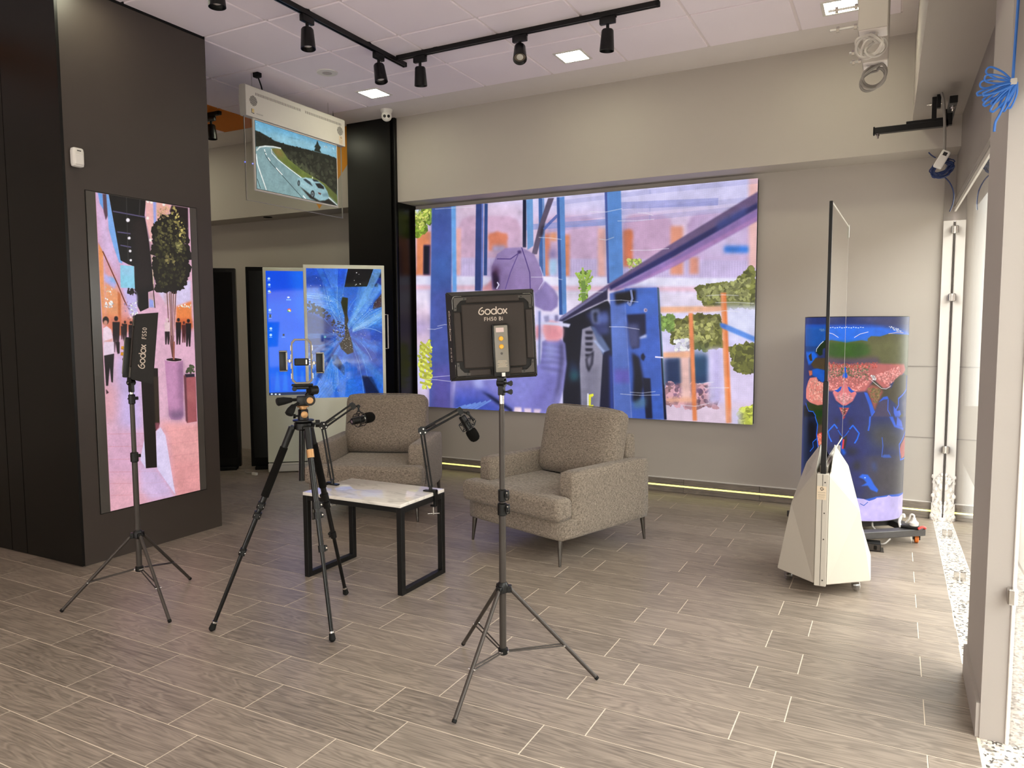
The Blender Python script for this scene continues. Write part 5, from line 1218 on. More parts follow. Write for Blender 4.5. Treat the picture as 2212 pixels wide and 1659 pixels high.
('P','2a66e0',[.530,.218,.540,.234,.557,.232,.568,.210,.580,.179,.592,.158,.589,.144,.567,.158,.558,.178,.537,.174,.554,.192,.545,.209],0.0018,1),
('P','e0f0ff',[.551,.217,.551,.215,.550,.214,.549,.214,.549,.214,.548,.214,.547,.215,.547,.217,.547,.218,.548,.219,.549,.219,.549,.219,.550,.219,.550,.218],0.0006,1),
('P','2a62d8',[.477,.110,.526,.116,.551,.109,.586,.123,.638,.129,.747,.119,.747,.084,.586,.113,.564,.101,.477,.096],0.0018,1),
('P','cdbdf4',[.437,.097,.526,.113,.547,.111,.564,.102,.582,.111,.589,.118,.624,.121,.632,.127,.645,.118,.685,.112,.747,.114,.747,-.102,.440,-.090],0.0006,1),
('L','3a5fc8',[.537,.087,.548,.078,.560,.096],0.0021,1)],}
# ------------------------------------------------------------------ pictures shown on the screens (drawn here, in screen units)
def paint(ops, w, h, seed=1, led=0, mot=1.0):
    R = np.random.default_rng(seed); A = np.full((h, w, 3), .3); asp = w / h
    def hx(c): return np.array([int(c[i:i + 2], 16) / 255 for i in (0, 2, 4)])
    def mask(p):
        p = np.array(p).reshape(-1, 2) * (w, h); x0, y0 = np.floor(p.min(0)).astype(int) - 1; x1, y1 = np.ceil(p.max(0)).astype(int) + 2
        x0 = max(x0, 0); y0 = max(y0, 0); x1 = min(x1, w); y1 = min(y1, h)
        if x1 <= x0 or y1 <= y0: return None
        X = np.arange(x0, x1) + .5; acc = np.zeros((y1 - y0, x1 - x0))
        for sy in (.17, .5, .83):
            Y = np.arange(y0, y1) + sy; cov = np.zeros_like(acc)
            for (ax, ay), (bx_, by) in zip(p, np.roll(p, -1, 0)):
                if ay == by: continue
                k = (Y >= min(ay, by)) & (Y < max(ay, by))
                if not k.any(): continue
                xc = ax + (Y[k] - ay) * (bx_ - ax) / (by - ay); s = 1 if by > ay else -1
                cov[k] += s * np.clip(X[None, :] - xc[:, None] + .5, 0, 1)
            acc += np.clip(np.abs(cov), 0, 1)
        return x0, y0, acc / 3
    def blur(m, r):
        for ax in (0, 1):
            for _ in range(2):
                c = np.cumsum(np.pad(m, [(r + 1, r) if i == ax else (0, 0) for i in (0, 1)]), axis=ax)
                m = (np.take(c, range(2 * r + 1, c.shape[ax]), ax) - np.take(c, range(0, c.shape[ax] - 2 * r - 1), ax)) / (2 * r + 1)
        return m
    def put(x0, y0, m, col, a):
        v = A[y0:y0 + m.shape[0], x0:x0 + m.shape[1]]; k = (m * a)[..., None]; v += (col - v) * k
    for o in ops:
        if o[0] == 'F': A[:] = hx(o[1]); continue
        col = hx(o[1])
        if o[0] == 'P':
            q = mask(o[2])
            if q is None: continue
            x0, y0, m = q; r = int(o[3] * w)
            if r > 0:
                pad = 2 * r; px0 = max(x0 - pad, 0); py0 = max(y0 - pad, 0); px1 = min(x0 + m.shape[1] + pad, w); py1 = min(y0 + m.shape[0] + pad, h)
                e = np.zeros((py1 - py0, px1 - px0)); e[y0 - py0:y0 - py0 + m.shape[0], x0 - px0:x0 - px0 + m.shape[1]] = m
                # keep what touches the picture's rim solid up to it
                e = np.pad(e, 2 * r, mode='edge'); e = blur(e, r)[2 * r:-2 * r, 2 * r:-2 * r]; x0, y0, m = px0, py0, e
            put(x0, y0, m, col, o[4])
        elif o[0] == 'L':
            p = np.array(o[2]).reshape(-1, 2) * (1, h / w)
            for a, b in zip(p, p[1:]):
                d = b - a; l = np.hypot(*d)
                if l < 1e-6: continue
                n = np.array((-d[1], d[0])) / l * o[3] / 2; e = d / l * o[3] * .2
                q = mask((np.array([a + n - e, b + n + e, b - n + e, a - n - e]) * (1, w / h)).ravel())
                if q: put(*q, col, o[4])
        else:
            p = np.array(o[2]).reshape(-1, 2); lo, hi = p.min(0), p.max(0); cnt = 0; tries = 0
            while cnt < o[3] and tries < o[3] * 6:
                tries += 1; x, y = lo + R.random(2) * (hi - lo); ins = False
                for (ax, ay), (bx_, by) in zip(p, np.roll(p, -1, 0)):
                    if (ay > y) != (by > y) and x < ax + (y - ay) * (bx_ - ax) / (by - ay): ins = not ins
                if not ins: continue
                cnt += 1; r = o[4] * (.45 + .9 * R.random()); an = R.random() * 3.14; k = .5 + .5 * R.random()
                t = np.linspace(0, 6.283, 7, endpoint=False) + R.random(); rr = r * (.7 + .6 * R.random(7))
                ex = rr * np.cos(t); ey = rr * np.sin(t) * k
                q = mask(np.stack([x + ex * np.cos(an) - ey * np.sin(an), y + (ex * np.sin(an) + ey * np.cos(an)) * asp], 1).ravel())
                if q: put(*q, np.clip(col * (.68 + .62 * R.random()), 0, 1), o[5])
    for g, amp in ((9, .05), (31, .05), (90, .045)):       # mottling of the footage itself
        gy = max(2, int(g / asp)); n = R.normal(0, 1, (gy + 1, g + 1)); yy = np.linspace(0, gy - 1e-3, h); xx = np.linspace(0, g - 1e-3, w); yi = yy.astype(int); xi = xx.astype(int); fy = (yy - yi)[:, None]; fx = (xx - xi)[None]
        q = (n[yi][:, xi] * (1 - fy) + n[yi + 1][:, xi] * fy) * (1 - fx) + (n[yi][:, xi + 1] * (1 - fy) + n[yi + 1][:, xi + 1] * fy) * fx; A *= (1 + amp * mot * q)[..., None]
    A += R.normal(0, .015, (h, w, 1))
    if led:
        g = np.ones((h, w)); g[::led] *= .93; g[:, ::led] *= .93; A *= g[..., None]
    return np.clip(A, 0, 1)
def picture(name, key, w, h, strength=1.0, led=0, rough=.35, spec=.3, coat=0, mot=.6):
    a = paint(ART[key], w, h, led=led, mot=mot); im = bpy.data.images.new(name, w, h); im.colorspace_settings.name = 'sRGB'
    px = np.ones((h, w, 4), np.float32); px[..., :3] = a; im.pixels.foreach_set(px.ravel()); im.update(); im.pack()
    m, nt, b = nodes(name); t = nt.nodes.new('ShaderNodeTexImage'); t.image = im; t.extension = 'EXTEND'
    b.inputs['Base Color'].default_value = (.012, .012, .012, 1); b.inputs['Roughness'].default_value = rough; b.inputs['Specular IOR Level'].default_value = spec; b.inputs['Coat Weight'].default_value = coat; b.inputs['Coat Roughness'].default_value = .02
    nt.links.new(t.outputs[0], b.inputs['Emission Color']); b.inputs['Emission Strength'].default_value = strength
    return m
def screen(name, corners, m, parent, thick=.004):
    """lit picture face: corners bottom-left, bottom-right, top-right, top-left; a thin slab"""
    bm = new(); c = [Vector(p) for p in corners]; n = (c[1] - c[0]).cross(c[3] - c[0]).normalized()
    f = [bm.verts.new(p) for p in c]; k = [bm.verts.new(p - n * thick) for p in c]
    uv = bm.loops.layers.uv.new('UVMap'); F = bm.faces.new(f); bm.faces.new(k[::-1])
    for i in range(4): bm.faces.new([f[i], k[i], k[(i + 1) % 4], f[(i + 1) % 4]])
    for l, t in zip(F.loops, ((0, 0), (1, 0), (1, 1), (0, 1))): l[uv].uv = t
    return obj(name, bm, m, parent)
# ------------------------------------------------------------------ the room
ZC = 3.585; YW = 6.47; YF = 6.17; ZF = 2.752; ZS = 2.97
def gx(y): return .402 - .0106 * (y - 3.04)        # storefront glass line
def tx(y): return .322 - .0045 * (y - 2.9)         # edge of the tiled floor
def sx(y): return .062 - .0106 * (y - 6.13)        # face of the dropped soffit
def slab(bm, f0, f1, y0, y1, z0, z1):
    """box whose x faces follow f0(y), f1(y)"""
    g = lambda f, y: f(y) if callable(f) else f
    add(bm, [(g(f, y), y, z) for f in (f0, f1) for y in (y0, y1) for z in (z0, z1)], BF); return bm
# floor: grout bed, then every tile its own piece
TL, TW = .637, .2157
floor = struct('floor', slab(new(), -8.2, tx, -4.2, 6.6, -.06, -.0012), 'grout')
tb = new(); bx(tb, -TL / 2 + .0019, TL / 2 - .0019, -TW / 2 + .0019, TW / 2 - .0019, -.012, 0, .0007); tile_me = None
cells = []
for r in range(-30, 20):
    y0 = 2.417 + TW * r; off = -.962 if r % 2 == 0 else -1.127
    if y0 > YW - .02 or y0 < -4: continue
    for c in range(-12, 4):
        xa = off + TL * c; xb = xa + TL; e = tx(y0) - .001
        if xa > e - .02 or xb < -8: continue
        cells.append((xa, min(xb, e), y0, min(y0 + TW, YW)))
CP = Vector((0, 0, 1.5))
def in_frame(p, mg=1.06):
    d = Vector(p) - CP; z = d.dot(_f)
    return z > .2 and abs(d.dot(_r) / z) < 1106 / FPX * mg and abs(d.dot(_up) / z) < 829.5 / FPX * mg
vis = [c for c in cells if any(in_frame((x, y, 0)) for x in (c[0], (c[0] + c[1]) / 2, c[1]) for y in (c[2], c[3]))]
vis.sort(key=lambda c: (c[0] + c[1]) ** 2 / 4 + c[2] ** 2); vset = set(vis[:300]); rest = new(); n_t = 0
for c in cells:
    w = c[1] - c[0]; d = c[3] - c[2]
    if c not in vset: bx(rest, c[0] + .0019, c[1] - .0019, c[2] + .0019, c[3] - .0019, -.012, 0); continue
    if abs(w - TL) < .002 and abs(d - TW) < .002:
        if tile_me is None: o = obj('tile', tb, 'tile', floor); tile_me = o.data
        else: o = bpy.data.objects.new('tile', tile_me); COL.objects.link(o); o.parent = floor
    else:
        b = new(); bx(b, -w / 2 + .0019, w / 2 - .0019, -d / 2 + .0019, d / 2 - .0019, -.012, 0, .0007); o = obj('tile', b, 'tile', floor)
    o.location = ((c[0] + c[1]) / 2, (c[2] + c[3]) / 2, 0); o.rotation_euler = (0, 0, math.pi if (hash((round(c[0] * 50), round(c[2] * 50))) & 1) and w > .6 else 0)
stuff(obj('distant_tiles', rest, 'tile', floor))
# granite strip under the glass, pavement and street outside
struct('trim_1', slab(new(), tx, lambda y: gx(y) + .35, -4.2, 6.6, -.06, -.001), 'terrazzo')
M['pave'] = mat('pavement', L(176, 170, 162), .8, var=.08, vscale=3); M['asphalt'] = mat('asphalt', L(92, 90, 88), .9, var=.1, vscale=8)
struct('pavement', bx(new(), .75, 4.2, -14, 16, -.12, -.02), 'pave'); struct('street', bx(new(), 4.2, 22, -14, 16, -.3, -.14), 'asphalt')
# walls
wb = struct('wall_back', bx(new(), -8.2, .296, YW, YW + .13, 0, ZF + .1), 'wall')
struct('wall_return', bx(new(), .292, .46, YW - .01, YW + .13, 2.268, ZF + .05), 'column_grey', wb)
wu = struct('wall_back_upper', bx(new(), -8.2, .44, YF, YW + .13, ZF, ZC + .2), 'wall')
struct('wall_left', bx(new(), -8.35, -8.0, -4.2, YW + .1, 0, ZC + .2), 'wall')
struct('wall_front', bx(new(), -8.2, .5, -4.35, -4.1, 0, ZC + .2), 'wall')
for z in (1.175, .625): struct('wall_seam', bx(new(), -.5, .292, YW - .003, YW + .01, z, z + .006), 'column_grey', wb)
# orange painted wedge on the upper wall
b = new(); prism(b, [(-5.54, 2.765), (-4.78, 3.583), (-6.05, 3.583)], 0, .002, Matrix(((1, 0, 0, 0), (0, 0, -1, YF), (0, 1, 0, 0), (0, 0, 0, 1)))); struct('wall_stripe', b, 'orange', wu)
b = new(); lathe(b, [(.05, ZF - .004), (.05, ZF + .01)], 20, Matrix.Translation((-6.40, 6.27, 0))); struct('recessed_light', b, 'black_matt', wu)
# soffit over the window, wall above the glass
struct('soffit', slab(new(), sx, lambda y: gx(y) + .3, -4.2, YF, ZS, ZC + .2), 'wall')
struct('wall_right', slab(new(), gx, lambda y: gx(y) + .16, -4.2, 6.6, 2.40, ZS + .02), 'column_grey')
# far jamb with crumbled foot
jb = struct('trim_2', slab(new(), .294, lambda y: gx(y) - .004, 6.44, 6.62, .12, 2.27), 'wall_white')
b = new()
random.seed(4)
for k in range(90):
    z = random.uniform(.0, 1) ** 1.6 * .36; x = random.uniform(.292, .354); s = random.uniform(.005, .016)
    bmesh.ops.create_icosphere(b, subdivisions=1, radius=s, matrix=Matrix.Translation((x, 6.435 + random.uniform(-.004, .01), max(z, s * .6))) @ Matrix.Diagonal((1, .4, 1.3, 1)))
bx(b, .288, .358, 6.432, 6.6, -.002, .13); stuff(struct('crumbled_plaster', b, 'wall_white', jb))
# near column by the glass
col = struct('wall_column_right', slab(new(), .318, lambda y: gx(y) - .003, 3.055, 3.62, -.001, ZS + .02), 'column')
struct('baseboard_column', bx(new(), .305, .320, 3.06, 3.62, 0, .128), 'column')
# glass panes with top rail, clips and sealant
def window(n, y0, y1):
    w = struct('window_%d' % n, slab(new(), gx, lambda y: gx(y) + .01, y0, y1, .002, 2.335), 'glass')
    struct('window_rail', slab(new(), lambda y: gx(y) - .012, lambda y: gx(y) + .03, y0, y1, 2.372, 2.402), 'frame_alu', w)
    struct('window_rail', slab(new(), lambda y: gx(y) - .006, lambda y: gx(y) + .02, y0, y1, 2.335, 2.366), 'white_metal', w)
    return w
w1 = window(1, 3.62, 6.44); w2 = window(2, -4.1, 3.052)
def clip(par, y, z, onf=False):
    g = gx(y); b = new()
    if onf: bx(b, g - .03, g - .001, y - .006, y + .006, -.002, .05, .002)
    else: bx(b, g - .024, g - .001, y - .035, y + .006, z - .028, z + .028, .004)
    struct('glass_clip', b, 'steel', par)
for z in (1.70, .55, 2.2): clip(w1, 6.43, z)
for y in (5.95, 4.95, 3.95): clip(w1, y, 0, True)
for z in (.55, 2.32): clip(w2, 3.045, z)
clip(w2, 2.55, 0, True)
b = new(); path(b, [(gx(3.05) - .004, 3.051, z + .002 * math.sin(z * 23)) for z in np.linspace(0, 2.33, 30)], .003, 6); struct('sealant', b, 'white_plastic', w2)
b = new(); path(b, [(gx(6.44) - .003, 6.437, z) for z in np.linspace(.02, 2.26, 20)], .0035, 6); struct('sealant', b, 'grey_metal', w1)
# ceiling tiles in their grid
ceil = struct('ceiling', bx(new(), -8.2, .12, -4.2, 6.2, ZC + .03, ZC + .2), 'gypsum')
b = new(); bx(b, -8.2, sx(3), 5.745, YF, ZC, ZC + .04); bx(b, -.025, .12, -4.2, 5.745, ZC, ZC + .04); struct('ceiling_margin', b, 'gypsum', ceil)
CX0, CY0, CW, CD = -.025, 5.745, .642, .637; me_c = None
def ceil_tile(m):
    b = new(); bx(b, -CW / 2 + .011, CW / 2 - .011, -CD / 2 + .011, CD / 2 - .011, -.016, .006, .002); return obj('ceiling_tile', b, m, ceil)
for i in range(12):
    for j in range(13):
        xc = CX0 - CW * (i + .5); yc = CY0 - CD * (j + .5)
        if i == 9:
            o = ceil_tile('ceil_orange')
        elif me_c is None: o = ceil_tile('ceil'); me_c = o.data
        else: o = bpy.data.objects.new('ceiling_tile', me_c); COL.objects.link(o); o.parent = ceil
        o.location = (xc, yc, ZC + .012); o.rotation_euler = (0, 0, math.pi * ((i + j) % 2))
for i in range(13): struct('grid_bar', bx(new(), CX0 - CW * i - .012, CX0 - CW * i + .012, CY0 - CD * 13, CY0, ZC + .006, ZC + .016), 'tbar', ceil)
for j in range(14): struct('grid_bar', bx(new(), CX0 - CW * 12, CX0, CY0 - CD * j - .012, CY0 - CD * j + .012, ZC + .007, ZC + .017), 'tbar', ceil)
# baseboard of plank tiles split by a light strip
bb = struct('baseboard_back', bx(new(), -4.45, .29, YW - .006, YW, 0, .125), 'black_matt')
xs = [-4.45] + [x for x in (-4.19, -3.55, -2.91, -2.275, -1.637, -.985, -.345) if x > -4.4] + [.289]
for a, c in zip(xs, xs[1:]):
    for z0, z1 in ((.002, .052), (.068, .124)):
        o = obj('tile', bx(new(), -(c - a) / 2 + .0012, (c - a) / 2 - .0012, -.004, .004, -(z1 - z0) / 2, (z1 - z0) / 2, .001), 'base_tile', bb); o.location = ((a + c) / 2, YW - .010, (z0 + z1) / 2)
obj('light_strip', bx(new(), -4.449, .288, YW - .0115, YW - .004, .054, .066), 'led', bb)
b = new(); bx(b, -4.449, .288, YW - .012, YW, .125, .132); struct('grout_line', b, 'wall_white', bb)
# dark pillar: matt grey-brown on the room side, black lacquer panels on the front
pil = struct('wall_pillar', bx(new(), -6.3, -4.483, 2.775, 3.838, -.001, ZC), 'pillar')
for x0, x1 in ((-5.072, -4.484), (-5.245, -5.078), (-6.3, -5.251)): struct('panel', bx(new(), x0, x1, 2.757, 2.776, .004, ZC - .02), 'black_gloss', pil)
struct('shadow_gap', bx(new(), -4.49, -4.478, 2.775, 3.83, ZC - .02, ZC + .01), 'black_matt', pil)
b = new(); bx(b, -5.47, -5.44, 2.745, 2.757, .08, .16, .002); struct('hinge', b, 'grey_metal', pil)
# black column left of the big screen and its return panel
bc = struct('wall_column_left', bx(new(), -5.098, -4.548, 6.115, 6.5, -.001, ZC), 'black_gloss')
struct('panel', bx(new(), -4.552, -4.505, 6.135, 6.5, -.001, ZC - .002, .012, 3), 'black_gloss', bc, True)
struct('panel', bx(new(), -4.506, -4.497, 6.165, YW + .01, 0, ZF), 'black_gloss', bc)

# ------------------------------------------------------------------ big wall screen
t = thing('wall_screen', 'huge LED wall screen showing a worker in a cap tightening a steel frame', 'screen', (-2.75, 6.4, .66))
obj('cabinet', bx(new(), -1.703, 1.703, .006, .068, .004, 2.04), 'screen_edge', t)
screen('picture', [(-1.706, 0, 0), (1.706, 0, 0), (1.706, 0, 2.044), (-1.706, 0, 2.044)], picture('worker_footage', 'wall', 1280, 768, 1.0, led=3), t)

# ------------------------------------------------------------------ portrait screen set into the pillar
t = thing('portrait_screen', 'tall portrait LED screen on the dark pillar showing a shopping mall', 'screen', (-4.483, 3.30, .31))
obj('surround', bx(new(), .0, .006, -.408, .406, 0, 2.04, .001), 'pillar_glass', t)
obj('gap', bx(new(), .0, .003, -.412, .410, -.004, 2.044), 'black_matt', t)
screen('picture', [(.009, -.346, .004), (.009, .346, .004), (.009, .346, 2.036), (.009, -.346, 2.036)], picture('mall_footage', 'mall', 420, 1230, 1.0, led=3, mot=.4), t)
# motion detector
t = thing('motion_detector', 'small white motion detector high on the dark pillar', 'sensor', (-4.483, 2.838, 2.535))
b = new(); pillow(b, 0, .045, -.036, .036, -.058, .058, .016, 0, 4); obj('housing', b, 'white_plastic', t, True)
b = new(); bx(b, .040, .0465, -.026, .026, -.045, .018, .004); obj('lens', b, mat('frosted_lens', L(236, 232, 228), .25), t); obj('indicator', bx(new(), .043, .0462, -.012, .012, .036, .041), 'ink', t)
# ------------------------------------------------------------------ armchairs
def soft_outline(bm, pts, z0, z1, r, seg=4, crown=0):
    t = bmesh.new(); prism(t, pts, z0, z1); bmesh.ops.recalc_face_normals(t, faces=t.faces[:])
    bmesh.ops.bevel(t, geom=t.edges[:], offset=r, segments=seg, profile=.5, affect='EDGES'); merge(bm, t)
def armchair(label, loc, rz):
    t = thing('armchair', label, 'armchair', loc, rz, 'grey tweed armchairs by the low table')
    b = new(); pillow(b, -.443, .443, .045, .95, .158, .30, .022, 0, 6); obj('base', b, 'tweed', t, 'all')
    b = new(); soft_outline(b, [(-.462, -.012), (.462, -.012), (.462, .142), (.322, .142), (.322, .66), (-.322, .66), (-.322, .142), (-.462, .142)], .290, .436, .042, 5); obj('seat_cushion', b, 'tweed', t, 'all')
    for s in (-1, 1):
        b = new(); x0, x1 = sorted((s * .318, s * .447)); pillow(b, x0, x1, .146, .955, .160, .582, .03, .004, 8, axis=0); obj('armrest', b, 'tweed', t, 'all')
    b = new(); pillow(b, -.33, .33, .83, .952, .165, .745, .028, 0, 6); obj('backrest', b, 'tweed', t, 'all')
    b = new(); pillow(b, -.352, .352, -.085, .085, 0, .50, .062, .042, 12, axis=1, mtx=rotm(math.radians(-13), 0, 0, (0, .69, .425))); c = obj('back_cushion', b, 'tweed', t, 'all')
    b = new(); m_ = rotm(math.radians(-13), 0, 0, (0, .69, .425))
    path(b, [m_ @ Vector(p) for p in smooth_pts([(-.342, -.03, .06), (-.347, -.03, .25), (-.335, -.03, .45), (-.29, -.03, .497), (0, -.03, .506), (.29, -.03, .497), (.335, -.03, .45), (.347, -.03, .25), (.342, -.03, .06)], 4)], .004, 5); obj('piping', b, 'tweed', c, 'all')
    for x, y in ((-.4165, .06), (.4165, .06), (-.4165, .937), (.4165, .937)):
        b = new(); s = 1 if x > 0 else -1; k = 1 if y > .5 else -1
        tube(b, (x, y, 0), (x - s * .012, y - k * .012, .168), .0085, .0185, 14); obj('leg', b, 'chrome_leg', t, True)
    return t
armchair('grey tweed armchair at the back of the marble table, in front of the blue kiosk', (-3.577, 4.380, 0), math.radians(22))
armchair('grey tweed armchair under the big wall screen, angled beside the marble table', (-2.222, 4.188, 0), math.radians(-18.9))

# ------------------------------------------------------------------ low table
t = thing('coffee_table', 'low table with white marble top on chipped black square-tube frame', 'table', (-2.75, 3.48, 0))
b = new(); bx(b, -.356, .356, -.226, .224, .499, .519, .004, 2); obj('table_top', b, 'marble', t, True)
for x in (-.343, .343):
    for y in (-.206, .204): obj('leg', bx(new(), x - .017, x + .017, y - .017, y + .017, 0, .498, .002), 'steel_black', t)
    obj('floor_bar', bx(new(), x - .017, x + .017, -.189, .187, 0, .030, .002), 'steel_black', t); obj('top_bar', bx(new(), x - .017, x + .017, -.189, .187, .466, .498, .002), 'steel_black', t)
for y in (-.206, .204): obj('rail', bx(new(), -.326, .326, y - .015, y + .015, .470, .498, .002), 'steel_black', t)

# ------------------------------------------------------------------ microphones on boom arms
def mic_arm(label, base, elbow, tip, joint, mic, mdir, cdir):
    bs = Vector(base); t = thing('microphone_arm', label, 'microphone', bs, 0, 'boom microphones clamped to the table'); I = lambda p: Vector(p) - bs
    side = Vector((-.62, -.78, 0)) if False else (Vector(tip) - Vector(elbow)).cross(Vector((0, 0, 1))).normalized()
    cd_ = Vector(cdir)
    b = new(); m_ = Matrix.Translation((0, 0, 0)) @ Matrix(((cd_.x, -cd_.y, 0, 0), (cd_.y, cd_.x, 0, 0), (0, 0, 1, 0), (0, 0, 0, 1)))
    bx(b, -.045, .012, -.016, .016, .0005, .008, .002, 1, m_); bx(b, .026, .042, -.016, .016, -.085, .012, .002, 1, m_); bx(b, .004, .042, -.012, .012, .0005, .016, .002, 1, m_); bx(b, .004, .040, -.014, .014, -.087, -.075, .002, 1, m_); tube(b, (0, 0, .006), (0, 0, .035), .012, .009, 14)
    c = obj('clamp', b, 'black_metal', t)
    b = new(); P = m_ @ Vector((.018, 0, 0)); tube(b, P + Vector((0, 0, -.135)), P + Vector((0, 0, -.028)), .0045); tube(b, P + Vector((0, 0, -.03)), P + Vector((0, 0, -.022)), .011); obj('screw', b, 'steel', c, True)
    b = new(); q = side.cross(Vector((0, 0, 1))); tube(b, P + Vector((0, 0, -.13)) - q * .032, P + Vector((0, 0, -.13)) + q * .032, .0028); 
    for s in (-1, 1): bmesh.ops.create_icosphere(b, subdivisions=1, radius=.005, matrix=Matrix.Translation(P + Vector((0, 0, -.13)) + q * .032 * s))
    obj('screw_handle', b, 'steel', c, True)
    def arm(name, a, z, off, r=.0068):
        a = I(a); z = I(z); b = new()
        for s in (-1, 1):
            for h in (-1, 1):
                if h == 1: tube(b, a + side * s * .006 + off, z + side * s * .006 + off, r * .8)
                else: tube(b, a + side * s * .006 - off, z + side * s * .006 - off, r * .8)
        return obj(name, b, 'black_metal', t, True)
    e = Vector(elbow); d1 = (e - bs).normalized(); n1 = d1.cross(side).normalized(); d2 = (Vector(tip) - e).normalized(); n2 = d2.cross(side).normalized()
    l1 = arm('lower_arm', bs + Vector((0, 0, .03)), e - d1 * .012, n1 * .009); l2 = arm('upper_arm', e + d2 * .012, Vector(tip), n2 * .012)
    b = new(); ec = I(elbow); mt = Matrix((side, d2, side.cross(d2))).transposed().to_4x4()
    for s in (-1, 1):
        m2 = Matrix.Translation(ec + side * s * .0115) @ Matrix((d2, n2, side)).transposed().to_4x4(); prism(b, [(-.022, -.012), (-.016, .016), (.014, .022), (.026, .014), (.026, -.018), (.006, -.030), (-.012, -.026)], -.0015, .0015, m2)
    ep = obj('elbow_plate', b, 'black_metal', t)
    b = new()
    for pp in (d2 * .014 + n2 * .012, d2 * .014 - n2 * .012, -d2 * .012): tube(b, ec + pp - side * .015, ec + pp + side * .015, .0045)
    obj('rivet', b, 'steel', ep, True)
    for lo, hi, par, nn in ((bs + d1 * .05, bs + d1 * .16, l1, n1 * -.022), (e + d2 * .02, e + d2 * .09, l2, n2 * -.004)):
        b = new(); A_, B_ = I(lo), I(hi); uu, vv = frame(B_ - A_); k = 60
        path(b, [A_ + (B_ - A_) * i / k + nn * (1 - i / k) + (uu * math.cos(i * 1.25) + vv * math.sin(i * 1.25)) * .0042 for i in range(k + 1)], .0016, 4); obj('spring', b, 'black_metal', par, True)
    j = I(joint); b = new(); tp = I(tip)
    for s in (-1, 1):
        m2 = Matrix.Translation(tp + side * s * .0115) @ Matrix((d2, n2, side)).transposed().to_4x4(); prism(b, [(-.010, -.020), (-.010, .022), (.014, .022), (.022, 0), (.014, -.020)], -.0015, .0015, m2)
    tube(b, tp, j, .006); bmesh.ops.create_icosphere(b, subdivisions=2, radius=.012, matrix=Matrix.Translation(j)); tube(b, j - side * .016, j + side * .016, .008)
    obj('tip_joint', b, 'black_metal', t, True)
    mc = I(mic); md = Vector(mdir).normalized(); up = (j - mc); up = (up - md * up.dot(md)).normalized(); sd = md.cross(up)
    b = new(); tube(b, j, mc + up * .050, .0055, .007)
    for s in (-1, 1): path(b, smooth_pts([mc + up * .058 + md * s * .004, mc + up * .046 + md * s * .016, mc + up * .036 + md * s * .022], 4), .0035, 6)
    for s in (-1, 1):
        path(b, [mc + md * s * .022 + (up * math.cos(a) + sd * math.sin(a)) * .042 for a in np.linspace(0, 2 * math.pi, 28, endpoint=False)], .0026, 6, True)
    for a in np.linspace(0, 2 * math.pi, 6, endpoint=False): tube(b, mc - md * .022 + (up * math.cos(a) + sd * math.sin(a)) * .042, mc + md * .022 + (up * math.cos(a) + sd * math.sin(a)) * .042, .0022, None, 6)
    for a in np.linspace(.3, 2 * math.pi + .3, 8, endpoint=False):
        for s in (-1, 1): tube(b, mc + md * s * .022 + (up * math.cos(a) + sd * math.sin(a)) * .041, mc + (up * math.cos(a + .35) + sd * math.sin(a + .35)) * .023, .0012, None, 5)
    obj('shock_mount', b, 'black_sat', t, True)
    b = new(); mm = aim(mc - md * .062, mc); lathe(b, [(.017, 0), (.0215, .004), (.0225, .05), (.0225, .085), (.0245, .09), (.0245, .102)], 20, mm); mb = obj('microphone', b, 'black_metal', t, True)
    b = new(); lathe(b, [(.0235, .086), (.0256, .0865), (.0256, .0895), (.0235, .09)], 20, mm); lathe(b, [(.008, -.0008), (.0085, .0004), (.006, .0008)], 14, mm); obj('ring', b, 'steel', mb, True)
    b = new(); lathe(b, [(.0245, .096), (.031, .100), (.034, .115), (.034, .142), (.030, .160), (.020, .171), (.006, .175)], 20, mm); obj('foam_cap', b, 'foam', mb, True)
    b = new(); c0 = mc - md * .066; path(b, smooth_pts([c0, c0 - md * .012 - sd * .01, c0 - md * .008 - sd * .03 - up * .01, c0 + md * .01 - sd * .032, c0 + md * .02 - sd * .012, mc - md * .02 - sd * .04], 5), .0018, 5); obj('cable', b, 'rubber', mb, True)
mic_arm('black boom microphone on the table edge nearest the tripod', (-3.078, 3.486, .519), (-3.128, 3.47, .884), (-2.995, 3.589, 1.006), (-2.966, 3.614, 1.003), (-2.962, 3.618, .918), (.22, .95, .10), (-1, 0))
mic_arm('black boom microphone drooping toward the armchair under the wall screen', (-2.424, 3.600, .519), (-2.463, 3.578, .880), (-2.281, 3.704, .998), (-2.240, 3.731, .985), (-2.245, 3.728, .915), (.050, .035, -.105), (1, 0))

